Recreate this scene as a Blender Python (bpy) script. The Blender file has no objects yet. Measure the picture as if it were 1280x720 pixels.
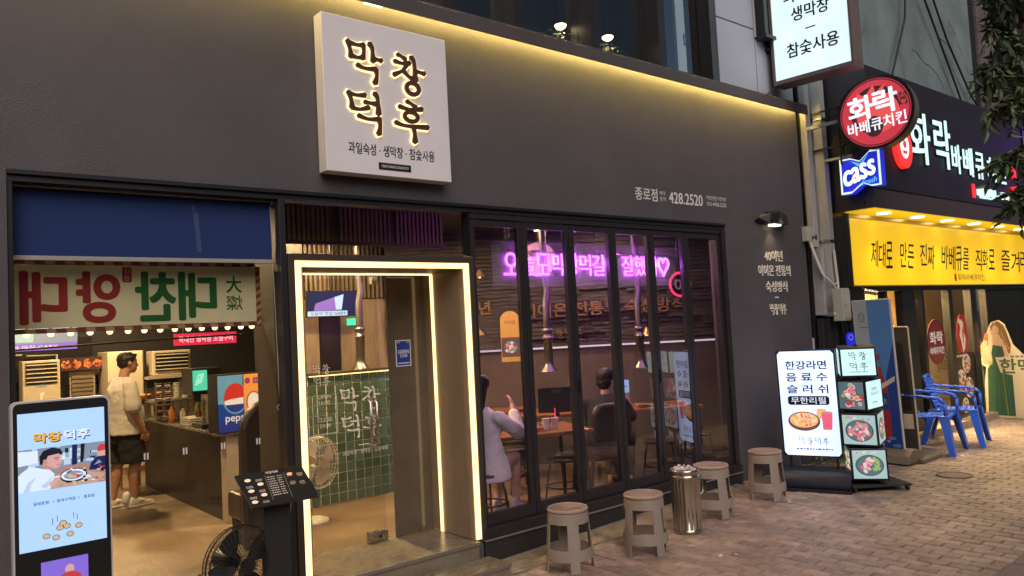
import bpy, bmesh, math, random
from mathutils import Vector, Matrix, Quaternion
V = Vector
PI = math.pi
S = bpy.context.scene
COL = S.collection
R = random.Random(7)

# ------------------------------------------------------------------ camera
cam_d = bpy.data.cameras.new('camera')
cam = bpy.data.objects.new('camera', cam_d)
COL.objects.link(cam)
cam_d.sensor_width = 36.0
cam_d.lens = 967.0 / 1280.0 * 36.0
cam_d.clip_start = 0.05
cam_d.clip_end = 500
_r = V((0.77212218, -0.63335465, -0.05185768)); _f = V((0.63544013, 0.77034969, 0.05269922))
_r.normalize(); _f = (_f - _r * _f.dot(_r)).normalized(); _u = _r.cross(_f)
cam.matrix_world = Matrix(((_r.x, _u.x, -_f.x, 0.0), (_r.y, _u.y, -_f.y, -4.957), (_r.z, _u.z, -_f.z, 1.75), (0, 0, 0, 1)))
S.camera = cam
# ------------------------------------------------------------------ sky, sun, exposure
W = bpy.data.worlds.new('World'); S.world = W; W.use_nodes = True
wn = W.node_tree.nodes; wn.clear()
sky = wn.new('ShaderNodeTexSky'); sky.sky_type = 'NISHITA'; sky.sun_disc = False
SUN_EL, SUN_AZ = math.radians(38), math.radians(205)
sky.sun_elevation = SUN_EL; sky.sun_rotation = SUN_AZ
bg = wn.new('ShaderNodeBackground'); bg.inputs['Strength'].default_value = 0.030
wo = wn.new('ShaderNodeOutputWorld')
W.node_tree.links.new(sky.outputs[0], bg.inputs[0]); W.node_tree.links.new(bg.outputs[0], wo.inputs[0])
sun_d = bpy.data.lights.new('sun', 'SUN'); sun_d.energy = 2.2; sun_d.angle = math.radians(48); sun_d.color = (1.0, 0.87, 0.83)
sun = bpy.data.objects.new('sun', sun_d); COL.objects.link(sun)
sd = V((math.sin(SUN_AZ) * math.cos(SUN_EL), math.cos(SUN_AZ) * math.cos(SUN_EL), math.sin(SUN_EL)))
sun.rotation_euler = sd.to_track_quat('Z', 'Y').to_euler(); sun.location = (0, -20, 20)
S.view_settings.view_transform = 'Standard'; S.view_settings.look = 'None'
S.view_settings.exposure = 0.0; S.view_settings.gamma = 1.0; S.view_settings.use_curve_mapping = False
S.render.engine = 'CYCLES'
cy = S.cycles
cy.use_denoising = True
try: cy.denoiser = 'OPENIMAGEDENOISE'
except Exception: pass
cy.max_bounces = 10; cy.diffuse_bounces = 3; cy.glossy_bounces = 4; cy.transmission_bounces = 6; cy.transparent_max_bounces = 16
cy.caustics_reflective = False; cy.caustics_refractive = False; cy.sample_clamp_indirect = 4.0; cy.use_light_tree = True

# ------------------------------------------------------------------ materials
MATS = {}
def _new(name):
    m = bpy.data.materials.new(name); m.use_nodes = True
    n = m.node_tree.nodes; n.clear(); MATS[name] = m
    return m, n, m.node_tree.links
def pbr(name, col, rough=0.6, metal=0.0, var=0.0, scale=6.0, bump=0.0, bscale=60.0, spec=0.5, island=0.0, objrand=0.0, stretch=None, trans=0.0, coat=0.0, world=False, dirt=0.0):
    m, n, l = _new(name)
    b = n.new('ShaderNodeBsdfPrincipled'); o = n.new('ShaderNodeOutputMaterial'); l.new(b.outputs[0], o.inputs[0])
    b.inputs['Roughness'].default_value = rough; b.inputs['Metallic'].default_value = metal
    b.inputs['Specular IOR Level'].default_value = spec; b.inputs['Base Color'].default_value = (*col, 1)
    if coat: b.inputs['Coat Weight'].default_value = coat; b.inputs['Coat Roughness'].default_value = 0.1
    if trans: b.inputs['Transmission Weight'].default_value = trans
    tc = n.new('ShaderNodeTexCoord'); vec = tc.outputs['Object']
    if world: vec = n.new('ShaderNodeNewGeometry').outputs['Position']
    if stretch:
        mp = n.new('ShaderNodeMapping'); mp.inputs['Scale'].default_value = stretch; l.new(vec, mp.inputs[0]); vec = mp.outputs[0]
    fac = None
    if var or island or objrand:
        val = None
        if var:
            t = n.new('ShaderNodeTexNoise'); t.inputs['Scale'].default_value = scale; t.inputs['Detail'].default_value = 6; t.inputs['Roughness'].default_value = 0.62
            l.new(vec, t.inputs['Vector'])
            r = n.new('ShaderNodeMapRange'); r.inputs[1].default_value = 0.3; r.inputs[2].default_value = 0.7
            r.inputs[3].default_value = 1 - var; r.inputs[4].default_value = 1 + var; l.new(t.outputs[0], r.inputs[0]); val = r.outputs[0]
        for amt, node, sock in ((island, 'ShaderNodeNewGeometry', 'Random Per Island'), (objrand, 'ShaderNodeObjectInfo', 'Random')):
            if amt:
                g = n.new(node); r = n.new('ShaderNodeMapRange'); r.inputs[3].default_value = 1 - amt; r.inputs[4].default_value = 1 + amt
                l.new(g.outputs[sock], r.inputs[0])
                if val is None: val = r.outputs[0]
                else:
                    mm = n.new('ShaderNodeMath'); mm.operation = 'MULTIPLY'; l.new(val, mm.inputs[0]); l.new(r.outputs[0], mm.inputs[1]); val = mm.outputs[0]
        if dirt:                                                 # broad stains and worn patches, fixed in place
            t = n.new('ShaderNodeTexNoise'); t.inputs['Scale'].default_value = 0.9; t.inputs['Detail'].default_value = 8; t.inputs['Roughness'].default_value = 0.7; t.inputs['Distortion'].default_value = 0.6
            l.new(vec, t.inputs['Vector']); r = n.new('ShaderNodeMapRange'); r.inputs[1].default_value = .35; r.inputs[2].default_value = .65; r.inputs[3].default_value = 1 - dirt; r.inputs[4].default_value = 1 + dirt
            l.new(t.outputs[0], r.inputs[0]); mm = n.new('ShaderNodeMath'); mm.operation = 'MULTIPLY'; l.new(val, mm.inputs[0]); l.new(r.outputs[0], mm.inputs[1]); val = mm.outputs[0]
        mx = n.new('ShaderNodeVectorMath'); mx.operation = 'SCALE'; mx.inputs[0].default_value = col
        l.new(val, mx.inputs['Scale']); l.new(mx.outputs[0], b.inputs['Base Color'])
    if bump:
        t = n.new('ShaderNodeTexNoise'); t.inputs['Scale'].default_value = bscale; t.inputs['Detail'].default_value = 5
        l.new(vec, t.inputs['Vector'])
        bp = n.new('ShaderNodeBump'); bp.inputs['Strength'].default_value = bump; bp.inputs['Distance'].default_value = 0.01
        l.new(t.outputs[0], bp.inputs['Height']); l.new(bp.outputs[0], b.inputs['Normal'])
        rr = n.new('ShaderNodeMapRange'); rr.inputs[3].default_value = max(0.03, rough - 0.12); rr.inputs[4].default_value = min(1, rough + 0.12)
        l.new(t.outputs[0], rr.inputs[0]); l.new(rr.outputs[0], b.inputs['Roughness'])
    return m
def emit(name, col, st=1.0, var=0.0, scale=4.0, stretch=None):
    m, n, l = _new(name)
    e = n.new('ShaderNodeBsdfPrincipled'); o = n.new('ShaderNodeOutputMaterial'); l.new(e.outputs[0], o.inputs[0])
    e.inputs['Base Color'].default_value = (min(1, col[0]) * .6, min(1, col[1]) * .6, min(1, col[2]) * .6, 1); e.inputs['Roughness'].default_value = 0.35
    e.inputs['Emission Color'].default_value = (*col, 1); e.inputs['Emission Strength'].default_value = st
    if var:
        tc = n.new('ShaderNodeTexCoord'); t = n.new('ShaderNodeTexNoise'); t.inputs['Scale'].default_value = scale; t.inputs['Detail'].default_value = 1
        v = tc.outputs['Object']
        if stretch:
            mp = n.new('ShaderNodeMapping'); mp.inputs['Scale'].default_value = stretch; l.new(v, mp.inputs[0]); v = mp.outputs[0]
        l.new(v, t.inputs['Vector'])
        r = n.new('ShaderNodeMapRange'); r.inputs[1].default_value = .3; r.inputs[2].default_value = .7; r.inputs[3].default_value = st * (1 - var); r.inputs[4].default_value = st * (1 + var)
        l.new(t.outputs[0], r.inputs[0]); l.new(r.outputs[0], e.inputs['Emission Strength'])
    return m
def glass(name, tint=(1, 1, 1), ior=1.5, rough=0.0, dirt=0.0, boost=1.0):
    m, n, l = _new(name)
    o = n.new('ShaderNodeOutputMaterial'); mx = n.new('ShaderNodeMixShader'); t = n.new('ShaderNodeBsdfTransparent'); g = n.new('ShaderNodeBsdfGlossy'); f = n.new('ShaderNodeFresnel')
    f.inputs[0].default_value = ior; t.inputs[0].default_value = (*tint, 1); g.inputs['Roughness'].default_value = rough
    fac = f.outputs[0]
    if boost != 1.0:
        mm = n.new('ShaderNodeMath'); mm.operation = 'MULTIPLY'; mm.inputs[1].default_value = boost; l.new(fac, mm.inputs[0]); fac = mm.outputs[0]
    ge = n.new('ShaderNodeNewGeometry'); iv = n.new('ShaderNodeMath'); iv.operation = 'SUBTRACT'; iv.inputs[0].default_value = 1.0; l.new(ge.outputs['Backfacing'], iv.inputs[1])
    ml = n.new('ShaderNodeMath'); ml.operation = 'MULTIPLY'; l.new(fac, ml.inputs[0]); l.new(iv.outputs[0], ml.inputs[1]); fac = ml.outputs[0]   # one reflection per pane
    l.new(fac, mx.inputs[0]); l.new(t.outputs[0], mx.inputs[1]); l.new(g.outputs[0], mx.inputs[2])
    l.new(mx.outputs[0], o.inputs[0])
    return m

pbr('facade', (0.080, 0.071, 0.076), 0.58, 0, 0.07, 1.6, 0.30, 90, dirt=0.10)
pbr('dark_metal', (0.030, 0.026, 0.026), 0.42, 0.3, 0.06, 8)
pbr('frame_metal', (0.040, 0.034, 0.036), 0.38, 0.4, 0.05, 9)
pbr('black', (0.012, 0.012, 0.013), 0.4)
pbr('matte_black', (0.016, 0.015, 0.015), 0.75)
pbr('casing', (0.050, 0.036, 0.026), 0.5, 0, 0.08, 5)
pbr('reveal', (0.27, 0.20, 0.125), 0.5, 0, 0.10, 5, .1, 50)
pbr('canopy_metal', (0.10, 0.085, 0.080), 0.5, 0.2, 0.08, 3)
pbr('panel_white', (0.80, 0.76, 0.74), 0.45, 0, 0.03, 3)
pbr('light_panel', (0.40, 0.41, 0.46), 0.55, 0, 0.08, 1.5, 0.1, 30)
pbr('brown_letter', (0.085, 0.038, 0.020), 0.4)
pbr('ink', (0.012, 0.010, 0.012), 0.5)
pbr('grey_ink', (0.12, 0.12, 0.13), 0.5)
pbr('white_paint', (0.72, 0.70, 0.66), 0.5)
pbr('cream_letter', (0.85, 0.78, 0.64), 0.5)
pbr('gold', (0.34, 0.235, 0.10), 0.42, 0.6)
pbr('bin_metal', (0.62, 0.56, 0.46), 0.22, 1.0, 0.12, 5, 0.03, 25, dirt=.15)
pbr('chrome', (0.62, 0.60, 0.57), 0.20, 1.0, 0.06, 3, 0.02, 20)
pbr('steel', (0.50, 0.47, 0.42), 0.28, 1.0, 0.10, 4, 0.02, 40)
pbr('plinth', (0.022, 0.019, 0.018), 0.6, 0, 0.25, 30, 0.9, 55)
pbr('trim', (0.30, 0.27, 0.25), 0.4, 0.6)
pbr('concrete', (0.27, 0.21, 0.14), 0.9, 0, 0.40, 7, 0.7, 40)
pbr('brick', (0.280, 0.208, 0.168), 0.50, 0, 0.26, 14, 0.5, 70, island=0.0, objrand=0.24, world=True, dirt=0.30)
pbr('brick_mass', (0.280, 0.208, 0.168), 0.50, 0, 0.26, 14, 0.5, 70, island=0.24, world=True, dirt=0.30)
pbr('joint_sand', (0.018, 0.013, 0.010), 0.95, 0, 0.3, 20, 0.5, 80)
pbr('granite', (0.20, 0.15, 0.135), 0.8, 0, 0.3, 60, 0.3, 120)
pbr('asphalt', (0.05, 0.048, 0.047), 0.9, 0, 0.3, 30, 0.5, 90)
pbr('porcelain', (0.20, 0.165, 0.115), 0.28, 0, 0.22, 4, 0.08, 20)
pbr('floor', (0.165, 0.115, 0.068), 0.42, 0, 0.30, 2.2, 0.12, 14)
pbr('room_ceiling', (0.035, 0.030, 0.027), 0.8, 0, 0.2, 3)
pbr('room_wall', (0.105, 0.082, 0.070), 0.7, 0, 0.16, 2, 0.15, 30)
pbr('pillar_dark', (0.014, 0.012, 0.010), 0.5, 0, 0.25, 3, 0.1, 30)
pbr('gloss_dark', (0.105, 0.084, 0.058), 0.05, 0, 0.15, 4)
pbr('counter_dark', (0.010, 0.009, 0.009), 0.34, 0, 0.3, 5, 0.06, 18)
pbr('oak', (0.20, 0.155, 0.11), 0.5, 0, 0.25, 3, 0.1, 30, stretch=(12, 12, 1))
pbr('slat_wood', (0.13, 0.10, 0.065), 0.55, 0, 0.2, 6)
pbr('table_wood', (0.26, 0.105, 0.040), 0.4, 0, 0.3, 4, 0.1, 30, stretch=(2, 14, 2))
pbr('stone', (0.060, 0.053, 0.055), 0.6, 0, 0.4, 5, 1.0, 10, stretch=(1, 1, 5))
pbr('tile_green', (0.062, 0.112, 0.080), 0.18, 0, 0.15, 6, objrand=0.22)
pbr('grout', (0.80, 0.80, 0.70), 0.8)
pbr('ac_beige', (0.48, 0.41, 0.29), 0.5, 0, 0.05, 3)
pbr('cream_panel', (0.62, 0.53, 0.38), 0.5, 0, 0.05, 3)
pbr('column_beige', (0.34, 0.29, 0.22), 0.6, 0, 0.08, 4)
pbr('blind_tape', (0.075, 0.12, 0.30), 0.6)
pbr('blind', (0.026, 0.060, 0.235), 0.85, 0, 0.05, 2, 0.15, 200)
pbr('blind_bar', (0.60, 0.58, 0.56), 0.4)
pbr('stool_plastic', (0.32, 0.265, 0.215), 0.45, 0, 0.06, 8)
pbr('stool_top', (0.32, 0.235, 0.185), 0.5, 0, 0.06, 8)
pbr('blue_plastic', (0.035, 0.135, 0.70), 0.25, 0, 0.06, 6)
pbr('skin', (0.40, 0.21, 0.13), 0.55, 0, 0.06, 12)
pbr('skin_pale', (0.62, 0.37, 0.27), 0.5, 0, 0.05, 12)
pbr('hair', (0.012, 0.009, 0.008), 0.45, 0, 0.3, 60, 0.5, 120)
pbr('shirt_white', (0.52, 0.49, 0.45), 0.85, 0, 0.06, 6, 0.5, 9)
pbr('blouse', (0.80, 0.78, 0.72), 0.85, 0, 0.05, 7, 0.6, 10)
pbr('shorts_black', (0.014, 0.014, 0.017), 0.85, 0, 0.2, 8, 0.4, 12)
pbr('shirt_dark', (0.020, 0.020, 0.028), 0.85, 0, 0.2, 8, 0.4, 12)
pbr('shoe', (0.60, 0.56, 0.46), 0.6, 0, 0.1, 20)
pbr('leather', (0.035, 0.024, 0.020), 0.38, 0, 0.2, 8, 0.2, 60)
pbr('teal_wall', (0.175, 0.225, 0.222), 0.85, 0, 0.30, 1.1, 0.6, 9)
pbr('crack', (0.035, 0.042, 0.042), 0.9)
pbr('patch', (0.21, 0.25, 0.245), 0.9)
pbr('fascia_dark', (0.022, 0.018, 0.024), 0.55, 0, 0.12, 2, 0.1, 50)
pbr('fascia_brown', (0.060, 0.046, 0.044), 0.6, 0, 0.1, 2)
pbr('wall_tile', (0.17, 0.13, 0.13), 0.55, 0, 0.12, 8, objrand=.2)
pbr('louvre', (0.045, 0.040, 0.055), 0.45, 0.4)
pbr('duct', (0.42, 0.40, 0.38), 0.5, 0.1, 0.10, 4, .05, 20)
pbr('box_grey', (0.44, 0.42, 0.37), 0.5, 0, 0.06, 5)
pbr('cable_white', (0.60, 0.57, 0.50), 0.5)
pbr('cable_black', (0.015, 0.015, 0.017), 0.6)
pbr('sign_frame', (0.20, 0.155, 0.145), 0.5, 0.2, 0.06, 6)
pbr('brass', (0.45, 0.33, 0.16), 0.35, 0.8)
pbr('tree_bark', (0.08, 0.06, 0.045), 0.9, 0, 0.3, 12, 0.8, 30)
pbr('leaf', (0.080, 0.115, 0.040), 0.5, 0, 0.25, 4, objrand=0.4)
pbr('leaf_mass', (0.070, 0.100, 0.036), 0.5, 0, 0.25, 4, island=0.45)
pbr('pot', (0.10, 0.08, 0.07), 0.8)
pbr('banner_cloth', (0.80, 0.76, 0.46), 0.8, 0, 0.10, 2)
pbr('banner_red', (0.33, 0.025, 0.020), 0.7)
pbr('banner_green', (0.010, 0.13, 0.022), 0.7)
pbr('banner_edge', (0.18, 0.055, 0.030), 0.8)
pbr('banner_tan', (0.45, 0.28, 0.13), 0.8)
pbr('plate', (0.66, 0.62, 0.54), 0.35)
pbr('dark_red', (0.14, 0.025, 0.018), 0.5, 0, .5, 40)
pbr('orange_bowl', (0.62, 0.22, 0.04), 0.4)
pbr('food_red', (0.42, 0.09, 0.05), 0.6, 0, 0.5, 40, island=.4)
pbr('food_yellow', (0.55, 0.36, 0.08), 0.6, 0, 0.4, 40)
pbr('paper_white', (0.72, 0.70, 0.68), 0.6)
pbr('poster_blue', (0.012, 0.045, 0.30), 0.4)
pbr('dark_poster', (0.045, 0.018, 0.016), 0.45, 0, .3, 10)
pbr('sticker_maroon', (0.16, 0.022, 0.025), 0.45)
pbr('standee_green', (0.030, 0.105, 0.072), 0.6, 0, .08, 4)
pbr('standee_skin', (0.62, 0.42, 0.28), 0.6)
pbr('standee_hair', (0.20, 0.10, 0.045), 0.6)
pbr('bottle_green', (0.25, 0.32, 0.045), 0.4)
pbr('card_cream', (0.68, 0.60, 0.44), 0.6)
pbr('hanok_green', (0.05, 0.13, 0.06), 0.6)
pbr('base_grey', (0.15, 0.115, 0.08), 0.5, 0, .1, 4)
pbr('base_black', (0.016, 0.017, 0.026), 0.33, 0, .1, 4)
pbr('rubber', (0.015, 0.015, 0.015), 0.7)
pbr('amber_wall', (0.62, 0.40, 0.16), 0.6, 0, .1, 3)
pbr('beer_sky', (0.10, 0.24, 0.52), 0.5)
pbr('beer_deep', (0.020, 0.055, 0.26), 0.5)
pbr('beer_silver', (0.40, 0.42, 0.46), 0.5)
pbr('beer_red', (0.40, 0.030, 0.025), 0.5)
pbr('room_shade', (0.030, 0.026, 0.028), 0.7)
pbr('board_black', (0.020, 0.018, 0.015), 0.30, 0, .1, 4)
emit('yellow_print', (1.0, 0.62, 0.015), 0.60, 0.10, 1.2)
pbr('trash_paper', (0.55, 0.47, 0.45), 0.7, 0, .4, 50, island=.3)
pbr('pillow', (0.05, 0.04, 0.04), 0.7)
# things that give off light
emit('led_warm', (1.0, 0.68, 0.29), 2.3)
emit('led_cove', (1.0, 0.73, 0.22), 58)
emit('led_thin', (1.0, 0.70, 0.32), 2.0)
emit('halo', (1.0, 0.70, 0.33), 2.0)
emit('sign_white', (0.66, 0.84, 0.90), 1.05, 0.08, 3)
emit('sign_blue_white', (0.50, 0.63, 0.98), 1.7, 0.22, 3.2, (1, 1, 0.5))
emit('box_white', (0.55, 0.83, 0.84), 0.95, 0.06, 5)
emit('lit_pink', (0.62, 0.25, 0.29), .75); emit('lit_pale', (0.66, 0.60, 0.60), .75); emit('lit_green', (0.28, 0.48, 0.16), .7)
emit('lit_slate', (0.10, 0.16, 0.18), .8); emit('lit_mint', (0.33, 0.50, 0.50), .85); emit('lit_orange', (0.95, 0.46, 0.16), .85); emit('lit_dish', (0.07, 0.08, 0.09), .8)
emit('lit_rose', (0.78, 0.13, 0.22), .8); emit('lit_brown', (0.18, 0.08, 0.04), .8); emit('lit_cream', (0.85, 0.68, 0.48), .8); emit('lit_red', (0.55, 0.06, 0.05), .7)
emit('neon_purple', (0.66, 0.07, 1.0), 8)
emit('neon_core', (0.90, 0.34, 1.0), 2.6)
emit('neon_red', (1.0, 0.05, 0.16), 1.6)
emit('channel_white', (0.60, 0.90, 0.88), 1.1)
emit('channel_red', (0.95, 0.035, 0.03), 1.0)
emit('round_red', (0.60, 0.045, 0.070), .85); emit('round_dark', (0.055, 0.018, 0.022), .8); emit('round_white', (0.80, 0.88, 0.95), 1.0); emit('round_flame', (0.78, 0.09, 0.09), .9)
emit('brand_blue', (0.012, 0.025, 0.62), .9); emit('brand_white', (0.82, 0.97, 1.0), 1.2); emit('brand_sky', (0.10, 0.55, 0.90), 1.0); emit('brand_edge', (0.75, 0.90, 0.72), 1.0)
emit('screen_blue', (0.36, 0.56, 0.92), 1.0)
emit('scr_white', (0.62, 0.74, 0.92), .9); emit('scr_navy', (0.010, 0.018, 0.09), .8); emit('scr_skin', (0.62, 0.36, 0.34), .8); emit('scr_hair', (0.012, 0.012, 0.02), .8)
emit('scr_gold', (0.72, 0.42, 0.05), .9); emit('scr_table', (0.36, 0.22, 0.20), .8); emit('scr_grey', (0.22, 0.27, 0.36), .8); emit('scr_tan', (0.55, 0.40, 0.24), .9); emit('scr_ink', (0.02, 0.03, 0.07), .7)
emit('scr_skin2', (0.48, 0.25, 0.23), .8); emit('scr_cool', (0.44, 0.55, 0.72), .9); emit('scr_wood', (0.50, 0.33, 0.25), .8); emit('scr_purple', (0.22, 0.14, 0.65), .8); emit('scr_red', (.5, .05, .06), .8); emit('scr_teal', (0.20, 0.42, 0.40), .8)
emit('screen_green', (0.10, 0.72, 0.46), 1.0); emit('scr_mint', (0.45, 0.95, 0.72), 1.0)
emit('cola_blue', (0.012, 0.05, 0.24), .7); emit('cola_sky', (0.12, 0.30, 0.42), .7); emit('cola_red', (0.50, 0.03, 0.02), .75); emit('cola_white', (0.66, 0.62, 0.55), .8); emit('cola_deep', (0.02, 0.035, 0.20), .7); emit('cola_orange', (0.75, 0.28, 0.05), .7); emit('cola_purple', (0.22, 0.05, 0.12), .7)
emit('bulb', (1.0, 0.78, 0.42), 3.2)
emit('downlight', (1.0, 0.76, 0.40), 5)
emit('lamp_white', (1.0, 0.86, 0.62), 4.0)
emit('pink_strip', (0.75, 0.03, 0.09), .8); emit('pink_text', (1.0, 0.55, 0.62), 1.2)
emit('disc_pink', (0.92, 0.50, 0.50), .55); emit('yellow_poster', (0.80, 0.47, 0.10), .42)
emit('exit_green', (0.05, 0.85, 0.45), 1.3)
emit('wall_led', (0.80, 0.74, 0.80), .85)
emit('phone_screen', (0.35, 0.55, 0.72), 1.0)
emit('violet_glow', (0.25, 0.12, 0.9), 0.5)
emit('lit_amber', (0.85, 0.52, 0.20), .55)
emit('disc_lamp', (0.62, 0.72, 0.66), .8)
emit('lamp_hot', (1.0, 0.80, 0.42), 14)
pbr('duct_steel', (0.30, 0.28, 0.26), 0.36, 1.0, 0.10, 6)
emit('spot_lens', (1.0, 0.85, 0.50), 8.0)
emit('oval_white', (0.75, 0.80, 0.85), .9)
glass('glass', (0.93, 0.92, 0.90), 1.5, boost=1.7)
glass('glass_purple', (0.88, 0.84, 0.91), 1.5, boost=3.3)
glass('glass_dark', (0.74, 0.76, 0.77), 1.6, boost=2.6)
glass('door_glass', (0.92, 0.90, 0.84), 1.45)
def haze_acrylic(name, keep):
    m, n, l = _new(name); o = n.new('ShaderNodeOutputMaterial'); mx = n.new('ShaderNodeMixShader'); t = n.new('ShaderNodeBsdfTransparent'); d = n.new('ShaderNodeBsdfDiffuse'); d.inputs[0].default_value = (.8, .8, .8, 1)
    mx.inputs[0].default_value = 1 - keep; l.new(t.outputs[0], mx.inputs[1]); l.new(d.outputs[0], mx.inputs[2]); l.new(mx.outputs[0], o.inputs[0])
haze_acrylic('acrylic', 0.84)
glass('cup', (0.8, 0.8, 0.8), 1.45)

# ------------------------------------------------------------------ geometry collector
class F:
    """A frame: origin, right and up; n points out of the printed side."""
    def __init__(s, o, u=(1, 0, 0), v=(0, 0, 1)):
        s.o = V(o); s.u = V(u).normalized(); s.v = V(v).normalized(); s.n = s.u.cross(s.v).normalized()
    def p(s, x, y, d=0.0): return s.o + s.u * x + s.v * y + s.n * d
_txt = {}
def text_geo(t, bold=0.0, res=3):
    k = (t, bold, res)
    if k not in _txt:
        c = bpy.data.curves.new('text', 'FONT'); c.body = t; c.resolution_u = res; c.fill_mode = 'FRONT'; c.offset = bold
        o = bpy.data.objects.new('text', c); COL.objects.link(o)
        dg = bpy.context.evaluated_depsgraph_get(); dg.update()
        me = bpy.data.meshes.new_from_object(o.evaluated_get(dg))
        vs = [v.co.copy() for v in me.vertices]; fs = [tuple(p.vertices) for p in me.polygons]
        ec = {}
        for f in fs:
            for i in range(len(f)):
                a, b = f[i], f[(i + 1) % len(f)]; ec[(a, b)] = ec.get((a, b), 0) + 1
        edge = [(a, b) for (a, b) in ec if (b, a) not in ec]
        bpy.data.objects.remove(o); bpy.data.curves.remove(c); bpy.data.meshes.remove(me)
        xs = [v.x for v in vs] or [0, 1]; ys = [v.y for v in vs] or [0, 1]
        _txt[k] = (vs, fs, edge, min(xs), max(xs), min(ys), max(ys))
    return _txt[k]
class MB:
    def __init__(s): s.v = []; s.f = []; s.m = []; s.ms = []; s.sm = []
    def mi(s, m):
        if m not in s.ms: s.ms.append(m)
        return s.ms.index(m)
    def add(s, vs, fs, m, smooth=False):
        b = len(s.v); s.v += [V(x) for x in vs]; k = s.mi(m)
        for f in fs: s.f.append(tuple(i + b for i in f)); s.m.append(k); s.sm.append(smooth)
    def box(s, lo, hi, m):
        x0, y0, z0 = lo; x1, y1, z1 = hi
        s.add([(x0, y0, z0), (x1, y0, z0), (x1, y1, z0), (x0, y1, z0), (x0, y0, z1), (x1, y0, z1), (x1, y1, z1), (x0, y1, z1)],
              [(0, 3, 2, 1), (4, 5, 6, 7), (0, 1, 5, 4), (1, 2, 6, 5), (2, 3, 7, 6), (3, 0, 4, 7)], m)
    def fbox(s, fr, x0, x1, y0, y1, d0, d1, m):
        s.add([fr.p(x, y, d) for d in (d0, d1) for x, y in ((x0, y0), (x1, y0), (x1, y1), (x0, y1))],
              [(0, 3, 2, 1), (4, 5, 6, 7), (0, 1, 5, 4), (1, 2, 6, 5), (2, 3, 7, 6), (3, 0, 4, 7)], m)
    def quad(s, fr, x0, x1, y0, y1, d, m):
        s.add([fr.p(x0, y0, d), fr.p(x1, y0, d), fr.p(x1, y1, d), fr.p(x0, y1, d)], [(0, 1, 2, 3)], m)
    def poly(s, fr, pts, d0, d1, m, smooth=False):
        n = len(pts)
        if d1 is None or d0 == d1:
            s.add([fr.p(x, y, d0) for x, y in pts], [tuple(range(n))], m); return
        s.add([fr.p(x, y, d) for d in (d0, d1) for x, y in pts],
              [tuple(range(n - 1, -1, -1)), tuple(range(n, 2 * n))] + [(i, (i + 1) % n, n + (i + 1) % n, n + i) for i in range(n)], m)
    def ell(s, fr, cx, cy, rx, ry, d0, d1, m, n=20, rot=0.0):
        cr, sr = math.cos(rot), math.sin(rot)
        pts = []
        for i in range(n):
            a = 2 * PI * i / n; x, y = rx * math.cos(a), ry * math.sin(a); pts.append((cx + x * cr - y * sr, cy + x * sr + y * cr))
        s.poly(fr, pts, d0, d1, m)
    def ring(s, fr, cx, cy, rx, ry, w, d0, d1, m, n=28):
        vs = []
        for d in (d0, d1):
            for i in range(n):
                a = 2 * PI * i / n; vs.append(fr.p(cx + rx * math.cos(a), cy + ry * math.sin(a), d)); vs.append(fr.p(cx + (rx - w) * math.cos(a), cy + (ry - w) * math.sin(a), d))
        fs = []
        N = 2 * n
        for i in range(n):
            a, b = 2 * i, 2 * ((i + 1) % n)
            fs += [(N + a, N + b, N + b + 1, N + a + 1), (a, a + 1, b + 1, b), (a, b, N + b, N + a), (a + 1, N + a + 1, N + b + 1, b + 1)]
        s.add(vs, fs, m)
    def text(s, fr, t, cx, cy, h, d, m, th=0.0, w=None, bold=0.0, mirror=False, shear=0.0, align='C', wmax=None, rot=0.0, res=3):
        if bold > 0.004:                                         # heavier lettering: the same print laid down several times, slightly shifted
            e = bold * h * 1.05; st = min(.0004, h * .003)
            for q_, (ax_, ay_) in enumerate(((-1, 0), (1, 0), (0, -.8), (0, .8), (-.75, -.6), (.75, .6), (.75, -.6), (-.75, .6))):
                s.text(fr, t, cx + e * ax_, cy + e * ay_, h, d - (0 if th else q_ * 1e-5) + st * (q_ + 1) * .25, m, th, w, 0.0, mirror, shear, align, wmax, rot, res)
            bold = 0.0; d += st * 2.5
        vs, fs, ed, x0, x1, y0, y1 = text_geo(t, bold, res)
        k = h / max(1e-6, y1 - y0); kx = k if w is None else w / max(1e-6, x1 - x0)
        if wmax and (x1 - x0) * kx > wmax: kx = wmax / (x1 - x0)
        mx = (x0 + x1) / 2 if align == 'C' else (x0 if align == 'L' else x1); my = (y0 + y1) / 2
        cr, sr = math.cos(rot), math.sin(rot)
        def tp(v, dd):
            x = (v.x - mx) * kx; y = (v.y - my) * k; x += shear * y
            if mirror: x = -x
            return fr.p(cx + x * cr - y * sr, cy + x * sr + y * cr, dd)
        fl = [tuple(reversed(f)) for f in fs] if mirror else fs
        if th <= 0: s.add([tp(v, d) for v in vs], fl, m)
        else:
            n = len(vs); e2 = [(b, a) for a, b in ed] if mirror else ed
            s.add([tp(v, d) for v in vs] + [tp(v, d + th) for v in vs], [tuple(i + n for i in f) for f in fl] + [(a, b, b + n, a + n) for a, b in e2], m)
    def cyl(s, p0, p1, r0, m, r1=None, n=12, caps=True, smooth=True):
        p0, p1 = V(p0), V(p1); r1 = r0 if r1 is None else r1
        ax = (p1 - p0).normalized(); a = ax.orthogonal().normalized(); b = ax.cross(a)
        vs = [p + (a * math.cos(2 * PI * i / n) + b * math.sin(2 * PI * i / n)) * r for p, r in ((p0, r0), (p1, r1)) for i in range(n)]
        s.add(vs, [(i, (i + 1) % n, n + (i + 1) % n, n + i) for i in range(n)], m, smooth)
        if caps: s.add(vs, [tuple(range(n - 1, -1, -1)), tuple(range(n, 2 * n))], m)
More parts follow.
